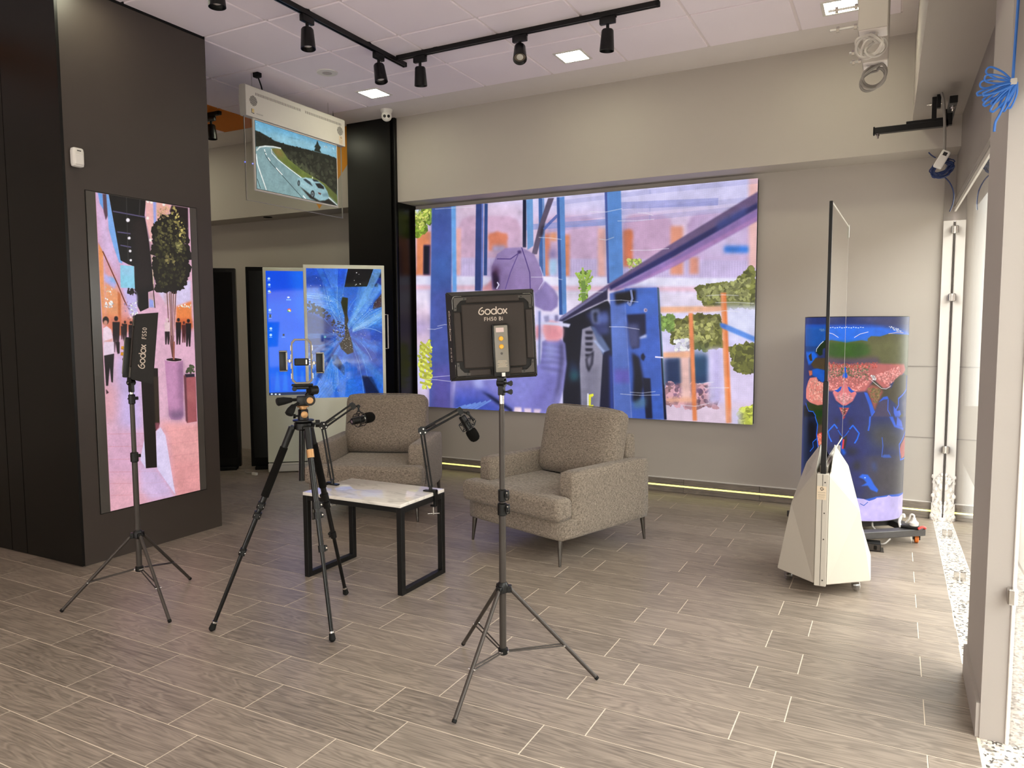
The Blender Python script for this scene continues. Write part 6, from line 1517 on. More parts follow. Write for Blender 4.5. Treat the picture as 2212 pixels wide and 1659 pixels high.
# ------------------------------------------------------------------ light stands
def light_stand(label, c, feet, zb, zl, clamps, tubes, top, sgn):
    t = thing('light_stand', label, 'light stand', (c[0], c[1], 0), 0, 'grey tripod light stands'); C0 = Vector((c[0], c[1], 0))
    for (z0, z1, r) in tubes: obj('column', tube(new(), (0, 0, z0), (0, 0, z1), r, None, 18), 'grey_metal', t, True)
    b = new(); lathe(b, [(.017, zl - .03), (.024, zl - .026), (.024, zl + .004), (.017, zl + .016)], 18); lc = obj('leg_collar', b, 'black_sat', t, True)
    b = new(); lathe(b, [(.0165, zb - .004), (.021, zb), (.021, zb + .022), (.0165, zb + .026)], 18); sp = obj('spider', b, 'black_sat', t, True)
    for f in feet:
        f = Vector((f[0], f[1], .0)) - C0; r = math.hypot(f.x, f.y); d = Vector((f.x / r, f.y / r, 0)); top_ = d * .030 + Vector((0, 0, zl - .012)); s = Vector((-d.y, d.x, 0))
        ft = d * r + Vector((0, 0, .0085)); b = new(); tube(b, top_, ft, .0085, None, 12); l = obj('leg', b, 'grey_metal', t, True)
        b = new(); tube(b, ft + (top_ - ft).normalized() * .012, ft, .0098, .0092, 12); obj('foot', b, 'rubber', l, True)
        b = new(); bx(b, .014, .038, -.012, .012, zl - .028, zl + .002, .003, 1, Matrix((d, s, Vector((0, 0, 1)))).transposed().to_4x4()); tube(b, top_ - s * .015, top_ + s * .015, .004); obj('hinge', b, 'black_sat', lc, True)
        jt = top_ + (ft - top_) * .62; b = new()
        for k in (-1, 1): tube(b, d * .022 + Vector((0, 0, zb + .010)) + s * k * .0065, jt + s * k * .0105, .0032, None, 8)
        st = obj('strut', b, 'grey_metal', t, True)
        b = new()
        for p, w in ((jt, .016), (d * .022 + Vector((0, 0, zb + .010)), .011)): tube(b, p - s * w, p + s * w, .0042, None, 10)
        obj('bolt', b, 'steel', st, True)
    for z, r in clamps:
        b = new(); lathe(b, [(r, z - .028), (r + .0055, z - .024), (r + .0055, z + .022), (r, z + .026)], 18); bx(b, r * .6, r + .018, -.009, .009, z - .02, z + .02, .003, 1, Matrix.Rotation(math.radians(sgn), 4, 'Z')); cl = obj('clamp', b, 'black_sat', t, True)
        m_ = Matrix.Rotation(math.radians(sgn), 4, 'Z'); b = new(); tube(b, m_ @ Vector((r + .012, -.016, z)), m_ @ Vector((r + .012, .018, z)), .0045, None, 10)
        bx(b, r + .010, r + .016, -.034, -.012, z - .008, z + .010, .002, 1, m_ @ rotm(0, 0, 0)); obj('knob', b, 'black_metal', cl, True)
        b = new()
        for dz in (-.012, .012): tube(b, m_ @ Vector((r + .010, -.0115, z + dz)), m_ @ Vector((r + .010, .0115, z + dz)), .003, None, 8)
        obj('bolt', b, 'steel', cl, True)
    obj('spigot', tube(new(), (0, 0, top - .004), (0, 0, top + .035), .0105, None, 18), 'steel', t, True)
    b = new(); z = top + .03; bx(b, -.013, .013, -.011, .011, z, z + .045, .003); tube(b, (-.016, 0, z + .052), (.016, 0, z + .052), .017, None, 16); bx(b, -.016, .016, -.014, .014, z + .058, z + .078, .003); br = obj('tilt_bracket', b, 'black_sat', t, True)
    for dz in (.015, .050):
        b = new(); m_ = Matrix.Rotation(math.radians(sgn), 4, 'Z'); tube(b, m_ @ Vector((.0, 0, z + dz)), m_ @ Vector((.030, 0, z + dz)), .004); prism(b, [(.024, -.005), (.040, -.012), (.046, -.006), (.046, .006), (.040, .012), (.024, .005)], -.003, .003, m_ @ Matrix.Translation((0, 0, z + dz)) @ Matrix.Rotation(math.pi / 2, 4, 'X')); obj('knob', b, 'black_metal', br, True)
    b = new(); m_ = Matrix.Rotation(math.radians(sgn + 100), 4, 'Z'); tube(b, m_ @ Vector((.010, 0, z + .052)), m_ @ Vector((.019, 0, z + .052)), .007, None, 12); obj('bolt', b, 'steel', br, True)
    return z + .078
G_ = [(.60, 1.0), (.40, .92), (.20, .76), (.06, .55), (.0, .36)] + [(.36 + .36 * math.cos(a), .36 + .36 * math.sin(a)) for a in np.linspace(math.pi * 1.08, math.pi * 2.02, 12)] + [(.70, .46), (.58, .56), (.44, .55), (.38, .42)]
def logo(bm, mtx, size):
    """the five stroke letters of the maker's name"""
    m_ = mtx @ Matrix.Scale(size, 4); c = lambda x: [(x + .36 + .36 * math.cos(a), .36 + .36 * math.sin(a)) for a in np.linspace(0, 2 * math.pi, 20, endpoint=False)]
    w = .15; x0 = -2.05
    ribbon(bm, [(p[0] + x0, p[1]) for p in G_], w, 0, m_); x0 += .90
    ribbon(bm, c(x0), w, 0, m_, True); x0 += .88
    ribbon(bm, c(x0), w, .0004, m_, True); ribbon(bm, [(x0 + .72, 0), (x0 + .72, 1.06)], w, .0008, m_); x0 += .90
    ribbon(bm, c(x0), w, 0, m_, True); x0 += .80
    ribbon(bm, [(x0, 0), (x0 + .56, .72)], w, 0, m_); ribbon(bm, [(x0, .72), (x0 + .56, 0)], w, .0006, m_)
def photo_light(label, loc, rz, roll, pitch, xo):
    t = thing('photo_light', label, 'photo light', loc, rz, 'square fabric light panels on stands')
    T = Matrix.Rotation(pitch, 4, 'X') @ Matrix.Rotation(roll, 4, 'Y') @ Matrix.Translation((xo, 0, .168)); HB, HF, D = .166, .186, .105
    def quad(bm, pts): add(bm, [T @ Vector(p) for p in pts], [(0, 1, 2, 3)])
    b = new(); add(b, [T @ Vector(p) for p in [(-HB, 0, -HB), (HB, 0, -HB), (HB, 0, HB), (-HB, 0, HB), (-HF, D, -HF), (HF, D, -HF), (HF, D, HF), (-HF, D, HF)]], [(0, 1, 5, 4), (1, 2, 6, 5), (2, 3, 7, 6), (3, 0, 4, 7), (0, 3, 2, 1)])
    bmesh.ops.bevel(b, geom=b.edges[:], offset=.004, segments=2, affect='EDGES'); obj('fabric_hood', b, 'nylon_dark', t, True)
    obj('diffuser', bx(new(), -HF + .006, HF - .006, D - .012, D - .006, -HF + .006, HF - .006, 0, 1, T), mat('diffuser_cloth', L(226, 222, 216), .9), t)
    obj('back_cloth', bx(new(), -.128, .128, -.010, 0, -.130, .130, .004, 1, T), 'nylon', t)
    for x0, x1, z0, z1 in ((-.11, .11, .135, .160), (-.11, -.02, -.160, -.135), (.035, .11, -.160, -.135), (-.160, -.132, -.10, .10), (.132, .160, -.10, .10)): obj('flap', bx(new(), x0, x1, -.008, .0, z0, z1, .003, 1, T), 'nylon', t)
    for sx_ in (-1, 1):
        for sz in (-1, 1):
            m_ = T @ Matrix(((sx_, 0, 0, 0), (0, 0, -1, -.0005), (0, sz, 0, 0), (0, 0, 0, 1))); b = new()
            prism(b, [(.158, .158), (.158, .105), (.148, .105), (.146, .128), (.128, .146), (.105, .148), (.105, .158)], 0, .009, m_); k = obj('corner_bracket', b, 'grey_metal', t)
            b = new()
            for p in ((.152, .116), (.116, .152)): tube(b, m_ @ Vector((p[0], p[1], .008)), m_ @ Vector((p[0], p[1], .0105)), .0035, None, 8)
            obj('bolt', b, 'black_metal', k)
            b = new(); path(b, [m_ @ Vector(p) for p in ((.163, .112, .003), (.1635, .15, .004), (.158, .161, .004), (.15, .1635, .004), (.125, .163, .003))], .001, 5); obj('wire', b, 'chrome_leg', k, True)
    X = -xo   # the control box hangs in line with the stand
    b = new(); bx(b, X - .034, X + .034, -.040, -.002, -.168, .044, .007, 2, T); cb = obj('control_box', b, 'black_sat', t, True)
    b = new(); bx(b, X - .026, X + .030, -.0435, -.038, -.150, .040, .005, 2, T); obj('face_plate', b, 'grey_plastic', cb, True)
    obj('display', bx(new(), X - .018, X + .014, -.0448, -.043, .012, .030, 0, 1, T), mat('pale_display', L(206, 182, 178), .3), cb)
    for z in (-.014, -.046):
        b = new(); lathe(b, [(.0098, 0), (.0098, .002), (.0088, .0025), (.0088, .010), (.0076, .012)], 18, T @ Matrix.Translation((X + .001, -.0435, z)) @ Matrix.Rotation(math.pi / 2, 4, 'X')); obj('knob', b, 'yellow', cb, True)
    b = new(); lathe(b, [(.005, 0), (.005, .003)], 12, T @ Matrix.Translation((X + .001, -.0435, -.074)) @ Matrix.Rotation(math.pi / 2, 4, 'X')); obj('button', b, 'grey_metal', cb)
    b = new()
    for k, (z, w) in enumerate(((-.104, .018), (-.109, .02), (-.114, .012), (-.119, .02), (-.124, .016), (-.129, .02))): bx(b, X + .002 - w, X + .002 + w, -.0441, -.0435, z, z + .0012, 0, 1, T)
    obj('small_print', b, 'label', cb)
    obj('label', bx(new(), X - .002, X + .012, -.0412, -.0398, -.167, -.152, 0, 1, T), 'white_plastic', cb)
    W2 = Matrix(((1, 0, 0, 0), (0, 0, -1, 0), (0, 1, 0, 0), (0, 0, 0, 1)))
    b = new(); logo(b, T @ Matrix.Translation((0, -.0105, .086)) @ W2, .0285); text_bm(b, 'FH50 Bi', .0225, T @ Matrix.Translation((.0, -.0105, .066)) @ W2, .0001); obj('lettering', b, 'logo_white', t)
    for s in (-1, 1):
        n = Vector((s * D, -(HF - HB), 0)).normalized(); back = Vector((-s * (HF - HB), -D, 0)).normalized(); ax = Vector((0, 0, 1)) * s
        R = Matrix((ax, back, n)).transposed().to_4x4(); b = new(); ctr = Vector((s * (HB + HF) / 2, D / 2, 0)) + n * .0012
        logo(b, T @ Matrix.Translation(ctr + ax * -.045 - back * .008) @ R, .030); text_bm(b, 'FS50', .030, T @ Matrix.Translation(ctr + ax * .073 - back * -.003) @ R, .0001); obj('lettering', b, 'logo_white', t)
h1 = light_stand('tall grey light stand in the foreground, in front of the wall screen', (-1.427, 2.648), [(-1.430, 2.259), (-1.072, 2.832), (-1.757, 2.865)], .122, .415, [(.742, .0145), (.800, .0115)], [(.118, .745, .0145), (.745, 1.160, .0115), (1.155, 1.195, .0098)], 1.186, 20)
photo_light('black square fabric light seen from behind against the big wall screen', (-1.427, 2.648, 1.296), math.radians(34), math.radians(-2.6), 0, -.022)
h2 = light_stand('grey light stand in front of the dark pillar with the mall screen', (-3.587, 2.515), [(-3.859, 2.246), (-3.221, 2.413), (-3.673, 2.900)], .190, .398, [(.811, .0145), (1.122, .0115)], [(.186, .815, .0145), (.815, 1.128, .0120)], 1.128, 150)
photo_light('black square fabric light seen side-on against the mall screen', (-3.587, 2.515, 1.236), math.radians(-36), 0, math.radians(-6), 0)

# ------------------------------------------------------------------ camera tripod with a phone rig
AP = Vector((-2.622, 2.766, 0)); t = thing('camera_tripod', 'black aluminium camera tripod with bronze rings beside the marble table', 'tripod', AP)
TF = [(-2.953, 2.445, True, .39, .62), (-2.336, 2.619, False, .375, .58), (-2.685, 3.129, True, .40, .63)]
b = new(); lathe(b, [(.034, .985), (.046, .992), (.046, 1.020), (.038, 1.028)], 24); cr_ = obj('crown', b, 'black_metal', t, True)
b = new(); lathe(b, [(.030, 1.027), (.052, 1.030), (.052, 1.036), (.030, 1.038)], 24); obj('top_plate', b, 'black_metal', t, True)
obj('center_column', tube(new(), (-.012, -.01, .727), (-.006, -.004, 1.0), .0145, None, 18), 'alu_black', t, True)
for fx, fy, grip, k1, k2 in TF:
    f = Vector((fx, fy, 0)) - AP; r = math.hypot(f.x, f.y); d = f / r; s = Vector((-d.y, d.x, 0)); H = d * .055 + Vector((0, 0, 1.0)); E_ = d * r + Vector((0, 0, .012)); V = E_ - H; at_ = lambda q: H + V * q
    l = obj('leg', tube(new(), at_(.02), at_(k1 + .02), .0150, None, 16), 'alu_black', t, True)
    b = new(); tube(b, at_(k1), at_(k2 + .01), .0122, None, 16); tube(b, at_(k2), at_(.975), .0098, None, 16); obj('lower_tube', b, 'alu_black', l, True)
    b = new(); tube(b, at_(.0), at_(.10), .0175, .0165, 16); tube(b, H - s * .024, H + s * .024, .009, None, 12); obj('hip_joint', b, 'black_sat', l, True)
    if grip: obj('foam_grip', tube(new(), at_(.10), at_(.345), .0195, None, 18), 'foam', l, True)
    else: obj('bronze_ring', tube(new(), at_(.105), at_(.145), .0185, None, 18), 'gold', l, True)
    for q in (k1, k1 + .048, k2):
        b = new(); tube(b, at_(q - .016), at_(q + .016), .0195 if q < k2 else .0165, None, 14); mm = aim(at_(q), at_(1)); bx(b, .010, .026, -.012, .012, -.014, .014, .003, 1, mm); lk = obj('flip_lock', b, 'black_sat', l, True)
        obj('bolt', tube(new(), mm @ Vector((.02, -.0135, 0)), mm @ Vector((.02, .0135, 0)), .0038, None, 8), 'steel', lk, True)
    obj('foot_ring', tube(new(), at_(.962), at_(.972), .0125, None, 14), 'steel', l, True)
    b = new(); tube(b, at_(.970), at_(1.0), .0125, .0165, 16); bmesh.ops.create_icosphere(b, subdivisions=2, radius=.0155, matrix=Matrix.Translation(E_ + Vector((0, 0, .003)))); obj('rubber_foot', b, 'rubber', l, True)
# head, in a frame that faces the photographer: X right, Y away, Z up
HM = Matrix.Rotation(math.radians(43.5), 4, 'Z')
def hp(name, f, m_, par=t, sm=True): b = new(); f(b); return obj(name, b, m_, par, sm)
hd = hp('head_base', lambda b: lathe(b, [(.027, 1.036), (.025, 1.060), (.025, 1.086), (.018, 1.090)], 20), 'black_metal')
hp('bronze_ring', lambda b: lathe(b, [(.014, -.003), (.017, 0), (.017, .004), (.012, .006)], 18, HM @ Matrix.Translation((.006, -.024, 1.064)) @ Matrix.Rotation(math.pi / 2, 4, 'X')), 'gold', hd)
hp('knob', lambda b: (tube(b, HM @ Vector((.03, 0, 1.014)), HM @ Vector((.060, 0, 1.014)), .006), lathe(b, [(.019, 0), (.019, .020), (.017, .022)], 10, HM @ Matrix.Translation((.058, 0, 1.014)) @ Matrix.Rotation(math.pi / 2, 4, 'Y'))), 'black_sat')
hp('side_knob', lambda b: (tube(b, HM @ Vector((-.02, 0, 1.056)), HM @ Vector((-.042, -.004, 1.056)), .005), lathe(b, [(.011, 0), (.013, .012)], 8, HM @ Matrix.Translation((-.036, -.003, 1.056)) @ Matrix.Rotation(-math.pi / 2, 4, 'Y'))), 'black_sat')
hp('bronze_collar', lambda b: lathe(b, [(.018, 1.088), (.018, 1.098), (.029, 1.100), (.029, 1.106), (.022, 1.109)], 24), 'gold')
ph = hp('pan_head', lambda b: (bx(b, -.030, .034, -.024, .024, 1.109, 1.156, .008, 2, HM), tube(b, HM @ Vector((.034, -.034, 1.135)), HM @ Vector((.034, .026, 1.135)), .0265, None, 20), tube(b, HM @ Vector((.022, 0, 1.150)), HM @ Vector((.050, 0, 1.182)), .018, .02, 14), tube(b, HM @ Vector((.030, -.02, 1.184)), HM @ Vector((.068, .004, 1.184)), .0225, None, 18)), 'black_sat')
hp('bronze_cap', lambda b: lathe(b, [(.0165, 0), (.0165, .004), (.014, .006)], 20, HM @ Matrix.Translation((.034, -.033, 1.135)) @ Matrix.Rotation(math.pi / 2, 4, 'X')), 'gold', ph)
hp('handle', lambda b: path(b, [HM @ Vector(p) for p in ((-.025, -.01, 1.139), (-.05, -.02, 1.139), (-.054, -.022, 1.139), (-.09, -.035, 1.137), (-.118, -.045, 1.134), (-.124, -.047, 1.133))], [.008, .008, .012, .019, .021, .015], 14), 'rubber')
hp('handle', lambda b: path(b, [HM @ Vector(p) for p in ((-.02, -.02, 1.122), (-.04, -.03, 1.112), (-.044, -.032, 1.110), (-.058, -.045, 1.090), (-.068, -.052, 1.072), (-.070, -.054, 1.068))], [.008, .008, .013, .020, .021, .014], 14), 'rubber')
hp('camera_plate', lambda b: (bx(b, -.052, .052, -.022, .022, 1.206, 1.216, .003, 1, HM), bx(b, -.040, .044, -.018, .018, 1.190, 1.208, .004, 1, HM), tube(b, HM @ Vector((-.038, -.028, 1.194)), HM @ Vector((-.038, 0, 1.194)), .012, None, 12)), 'black_sat')
pr = thing('phone_rig', 'empty metal phone cage with two side grips on top of the tripod', 'phone rig', AP + Vector((0, 0, 1.216)), math.radians(43.5))
b = new(); o_ = [(-.034, 0), (.034, 0), (.050, .016), (.050, .208), (.034, .226), (-.034, .226), (-.050, .208), (-.050, .016)]; i_ = [(x * .84, .113 + (z - .113) * .915) for x, z in o_]
P1 = [b.verts.new((x, -.007, z)) for x, z in o_]; P2 = [b.verts.new((x, -.007, z)) for x, z in i_]; P3 = [b.verts.new((x, .007, z)) for x, z in o_]; P4 = [b.verts.new((x, .007, z)) for x, z in i_]
for k in range(8):
    j = (k + 1) % 8; b.faces.new([P1[k], P1[j], P2[j], P2[k]]); b.faces.new([P3[k], P4[k], P4[j], P3[j]]); b.faces.new([P1[k], P3[k], P3[j], P1[j]]); b.faces.new([P2[k], P2[j], P4[j], P4[k]])
bmesh.ops.bevel(b, geom=b.edges[:], offset=.0012, segments=1, affect='EDGES'); fr_ = obj('cage_frame', b, mat('gunmetal', L(120, 112, 106), .28, metal=.8), pr)
b = new()
for z in (.04, .09, .135, .18): bx(b, .0495, .0535, -.005, .005, z - .014, z + .014, .001); bx(b, -.0535, -.0495, -.005, .005, z - .014, z + .014, .001)
obj('rail_lug', b, 'steel', fr_)
b = new(); bx(b, -.036, .034, -.010, .008, .092, .128, .004); obj('phone_clamp', b, 'black_sat', pr); b = new(); bx(b, .018, .026, -.013, .006, .098, .122, .001); bx(b, .034, .043, -.004, .004, .096, .100); bx(b, .034, .043, -.004, .004, .108, .112); bx(b, .034, .043, -.004, .004, .120, .124); obj('clamp_jaw', b, 'steel', pr)
for s, dz in ((-1, .005), (1, -.007)):
    b = new(); bx(b, s * .088 - .019, s * .088 + .019, -.015, .015, .062 + dz, .160 + dz, .005, 2); g = obj('side_grip', b, 'black_sat', pr, True)
    b = new(); bx(b, s * .088 - .0195, s * .088 + .0195, -.0155, .0155, .156 + dz, .163 + dz, .002); bx(b, s * .088 - .0195, s * .088 + .0195, -.0155, .0155, .059 + dz, .065 + dz, .002); bx(b, s * .088 + .011, s * .088 + .0205, -.0162, .013, .066 + dz, .156 + dz, .002); obj('grip_trim', b, 'chrome_leg', g)
    b = new(); tube(b, (s * .05, 0, .111 + dz), (s * .072, 0, .111 + dz), .005, None, 10); bx(b, *sorted((s * .053, s * .064)), -.009, .009, .102 + dz, .120 + dz, .002); obj('grip_link', b, 'steel', pr, True)
# ------------------------------------------------------------------ floor-standing touch kiosks in the corner
def kiosk(label, loc, rz, key, handle=False, refl=0.0):
    """local frame: x along the front from its left edge, y into the case, z up"""
    t = thing('touch_kiosk', label, 'kiosk', loc, rz, 'white glass touch kiosks'); W, H = .778, 2.104
    obj('case', bx(new(), .012, W - .012, .012, .075, .10, H - .006, .006, 2), 'black_sat', t, True)
    b = new(); bx(b, 0, W, 0, .016, .105, H, .007, 3); obj('front_glass', b, 'panel_white', t, True)
    pm = picture(key + '_picture', key, 440, 790, 1.0 if key == 'desk' else .9, 0, .04, .18 if key == 'desk' else .4, 0, .1 if key == 'desk' else .8)
    screen('picture', [(.030, -.0015, .802), (W - .030, -.0015, .802), (W - .030, -.0015, 2.068), (.030, -.0015, 2.068)], pm, t, .002)
    b = new(); bx(b, 0, W, -.02, .10, .006, .096, .012, 3); obj('foot', b, 'white_metal', t, True)
    b = new(); text_bm(b, 'TECHNOLOGY', .02, Matrix.Translation((W / 2, -.0205, .05)) @ Matrix.Rotation(math.pi / 2, 4, 'X')) if False else bx(b, .06, W - .06, -.0204, -.0196, .075, .0765); obj('seam', b, 'vent', t)
    for x in (.1, W - .1): obj('leveller', tube(new(), (x, .04, 0), (x, .04, .012), .02, None, 12), 'black_matt', t)
    if handle:
        b = new(); path(b, [(W - .004, .05, 1.62), (W + .030, .05, 1.62), (W + .030, .05, 1.28), (W - .004, .05, 1.28)], .0065, 6); obj('handle', b, 'white_metal', t)
    return t
KA = math.atan2(.649, .7608)
kiosk('white kiosk with plain blue desktop screen, behind the phone rig', (-5.696, 5.487, 0), KA, 'desk')
kiosk('white kiosk with bursting blue water picture, behind the back armchair', (-5.113, 5.441, 0), KA, 'burst', True)
def totem(label, loc, rz, w, h):
    t = thing('black_totem', label, 'display', loc, rz, 'black display backs in the dark corner')
    obj('case', bx(new(), 0, w, 0, .09, .03, h, .006, 2), 'black_sat', t, True); obj('foot', bx(new(), .04, w - .04, -.05, .14, 0, .03, .004), 'black_matt', t)
    b = new(); bx(b, .03, w - .03, -.003, .002, .12, h - .04, .002); obj('back_panel', b, 'black_gloss', t)
    return t
totem('tall black display cabinet half hidden behind the pillar', (-6.665, 5.02, 0), KA, .74, 2.11)
totem('tall black display cabinet showing one edge behind the blue desktop kiosk', (-6.00, 5.545, 0), KA, .66, 2.125)
b = new(); path(b, smooth_pts([(-5.93, 5.38, .03), (-5.86, 5.34, .012), (-5.80, 5.36, .012), (-5.75, 5.33, .010)], 5), .006, 6)
t = thing('power_plug', 'small white plug on a cord lying by the dark corner kiosk', 'plug', (0, 0, 0)); obj('cord', b, 'grey_cable', t, True); obj('plug_body', bx(new(), -5.755, -5.695, 5.315, 5.345, .001, .03, .006, 2), 'white_plastic', t, True)

# ------------------------------------------------------------------ hanging window display
HX = -4.72
t = thing('hanging_display', 'white ceiling-hung double screen with clear glass, showing a car on a road', 'screen', (HX, 5.03, 3.0))
b = new(); pr_ = [(0, .215), (0, .455), (-.012, .465), (-.060, .465), (-.072, .455), (-.080, .36), (-.066, .222), (-.06, .215)]
prism(b, pr_, -.605, .605, Matrix(((1, 0, 0, 0), (0, 0, 1, 0), (0, 1, 0, 0), (0, 0, 0, 1)))); hs = obj('housing', b, 'white_metal', t)
b = new(); bx(b, -.040, -.032, -.60, .59, -.46, .225, .003); obj('glass_sheet', b, 'acrylic', t)
for _e in ((-.598, -.594, -.458, .22), (.584, .588, -.458, .22), (-.598, .588, -.460, -.4565)): obj('glass_edge', bx(new(), -.041, -.031, *_e), 'frame_alu', t)
b = new(); bx(b, -.030, -.012, -.522, .505, -.372, .214, .003); obj('bezel', b, 'white_metal', t)
obj('inner_edge', bx(new(), -.0125, -.0105, -.508, .491, -.358, .200), 'ink', t)
screen('picture', [(-.0095, -.505, -.355), (-.0095, .488, -.355), (-.0095, .488, .197), (-.0095, -.505, .197)], picture('road_footage', 'road', 720, 400, 1.0, 0, .15, .4), t, .002)
vn = new()
for k in range(42): bx(vn, -.0005, .0008, -.50 + k * .0125, -.4965 + k * .0125, .395, .417)
for k in range(42): bx(vn, -.0005, .0008, .075 + k * .0115, .0785 + k * .0115, .395, .417)
stuff(obj('vent_slot', vn, 'vent', hs))
for yc in (-.525, .535):
    g = new()
    for k in range(-5, 6):
        for q in range(-5, 6):
            if k * k + q * q <= 27: bx(g, -.0005, .0008, yc + k * .0076 - .0026, yc + k * .0076 + .0026, .345 + q * .0076 - .0026, .345 + q * .0076 + .0026)
    stuff(obj('speaker_grille', g, 'vent', hs))
FX = Matrix(((0, 0, 1, .0006), (1, 0, 0, 0), (0, 1, 0, 0), (0, 0, 0, 1)))   # text plane facing +X
b = new(); m_ = FX @ Matrix.Translation((-.535, .262, 0)); ribbon(b, [(-.012, .018), (-.012, -.016), (.016, -.016)], .006, 0, m_); obj('logo', b, 'ink', hs)
b = new()
for y0 in (-.006, .004, .014): ribbon(b, [(-.004, y0), (.016, y0)], .006, 0, m_)
ribbon(b, [(-.003, -.008), (-.003, .017)], .006, .0002, m_); obj('logo', b, 'logo_yellow', hs)
b = new(); text_bm(b, 'MUSELIGHT', .013, FX @ Matrix.Translation((-.46, .25, 0))); obj('lettering', b, 'vent', hs)
def sticker(par, m_, w, h):
    obj('label', prism(new(), [(-w / 2, -h / 2), (w / 2, -h / 2), (w / 2, h / 2), (-w / 2, h / 2)], 0, .0006, m_), 'label', par)
    b = new(); q = m_ @ Matrix.Translation((0, h * .30, .0009)); s = w * .15
    ribbon(b, [(s * .1 + s * math.cos(a), s * .15 + s * math.sin(a)) for a in np.linspace(1.9, 5.9, 16)], s * .42, 0, q); ribbon(b, [(s * .75 + s * .62 * math.cos(a), s * .0 + s * .62 * math.sin(a)) for a in np.linspace(-2.2, 3.2, 16)], s * .36, .0001, q)
    ribbon(b, [(-s * .55, s * .9), (s * .1, s * 1.35), (s * .8, s * 1.2)], s * .38, .0002, q); ribbon(b, [(-s * .4, -s * 1.2), (s * .1, -s * .9), (s * .5, -s * 1.15)], s * .38, .0002, q)
    obj('emblem', b, 'ink', par)
    b = new()
    for k, (y, f, th) in enumerate(((.02, .78, .020), (-.10, .70, .010), (-.15, .80, .010), (-.20, .74, .010), (-.28, .62, .010), (-.33, .66, .010), (-.42, .54, .010))):
        n = 9; r_ = random.Random(k); x = -f * w / 2
        while x < f * w / 2 - w * .03:
            l = w * r_.uniform(.05, .13); l = min(l, f * w / 2 - x); prism(b, [(x, h * y), (x + l, h * y), (x + l, h * (y + th)), (x, h * (y + th))], .0007, .0009, m_); x += l + w * .022
    stuff(obj('small_print', b, 'vent', par))
sticker(hs, FX @ Matrix.Translation((.545, .262, 0)), .05, .075)
for y in (-.525, -.60):
    bmx = new(); bmesh.ops.create_icosphere(bmx, subdivisions=2, radius=.006, matrix=Matrix.Translation((-.030 if y > -.58 else -.036, y, -.155))); obj('status_light', bmx, 'blue_led', t, True)
for y in (-.50, .42): obj('hanger', tube(new(), (-.04, y, .465), (-.04, y, .583), .0022, None, 6), 'steel', t)
b = new(); path(b, smooth_pts([(-.04, -.385, .462), (-.035, -.40, .50), (-.02, -.44, .545), (-.01, -.47, .575)], 6), .0065, 6); bx(b, -.03, .03, -.50, -.45, .545, .585, .006); obj('power_cord', b, 'black_matt', t)
b = new(); path(b, [(-.05, .50, .462), (-.05, .50, .535), (-.05, .60, .462)], .006, 6); path(b, smooth_pts([(-.05, .6, .462), (-.03, .614, .40), (-.03, .614, .25)], 5), .005, 6); obj('bracket', b, 'black_matt', t)

# ------------------------------------------------------------------ wedge kiosk with a tall clear panel
t = thing('wedge_kiosk', 'white wedge-shaped wheeled kiosk carrying a tall thin transparent panel', 'kiosk', (-.324, 4.285, 0))
hb = []; Q = lambda s: [(s * .031, 0, .075), (s * .031, 0, .690), (s * .247, .180, .075), (s * .180, .185, .470), (s * .112, .265, .702), (s * .036, .262, .820), (s * .036, .02, .700)]
for s, nm in ((1, 'side_shell'), (-1, 'side_shell')):
    A = Q(s); Yt = .86; Bk = [(x, Yt - y, z) for (x, y, z), zz in zip([(s * .031, 0, .075), (s * .031, 0, .56), (s * .235, .18, .075), (s * .15, .185, .36), (s * .085, .265, .50), (s * .036, .262, .60), (s * .036, .02, .57)], A)]; V = A + Bk; n = 7
    F = [(0, 2, 3, 1), (1, 3, 4, 5, 6), (2, 9, 10, 3), (3, 10, 11, 4), (4, 11, 12, 5), (7, 8, 10, 9), (8, 13, 12, 11, 10), (0, 7, 9, 2), (6, 5, 12, 13), (0, 1, 6, 13, 8, 7)]
    b = new(); add(b, V, F); bmesh.ops.recalc_face_normals(b, faces=b.faces[:]); bmesh.ops.bevel(b, geom=b.edges[:], offset=.0035, segments=2, affect='EDGES'); sh = obj(nm, b, 'wedge_white', t)
    # vents along the slot edge and a field of pin holes on the upper face
    b = new(); p0 = Vector((s * .040, .03, .704)); p1 = Vector((s * .040, .258, .820))
    e0, e1 = Vector((s * .036, .02, .70)), Vector((s * .036, .262, .82)); o0, o1 = Vector((s * .031, 0, .69)), Vector((s * .112, .265, .702))
    fn = ((o1 - e0).cross(e1 - e0)).normalized(); fn = fn if fn.x * s > 0 or fn.z > 0 else -fn
    for k in range(26):
        c = e0 + (e1 - e0) * ((k + 1) / 28); u = (e1 - e0).normalized(); w_ = Vector((s * .022, .004, -.004)); w_ = (w_ - fn * w_.dot(fn)); a = c + w_ * .10 + fn * .0008
        v4 = [b.verts.new(a), b.verts.new(a + u * .0042), b.verts.new(a + u * .0042 + w_ * .62), b.verts.new(a + w_ * .62)]; b.faces.new(v4)
    stuff(obj('vent_slot', b, 'ink', sh))
    b = new()
    for i in range(14):
        for j in range(10):
            c = e1 + (e0 - e1) * (.10 + j * .055) + (o1 - e1) * (.26 + i * .046) 
            c = c + fn * .0008; u = (e1 - e0).normalized() * .0016; w_ = (o1 - e1).normalized() * .0016
            if (o1 - e1).length * (.26 + i * .046) > (o1 - e1).length * .9: continue
            v4 = [b.verts.new(c - u - w_), b.verts.new(c + u - w_), b.verts.new(c + u + w_), b.verts.new(c - u + w_)]; b.faces.new(v4)
    stuff(obj('pin_hole', b, 'vent', sh))
nose = obj('nose_strip', bx(new(), -.030, .030, -.006, .05, .066, .690, .003, 2), 'wedge_white', t)
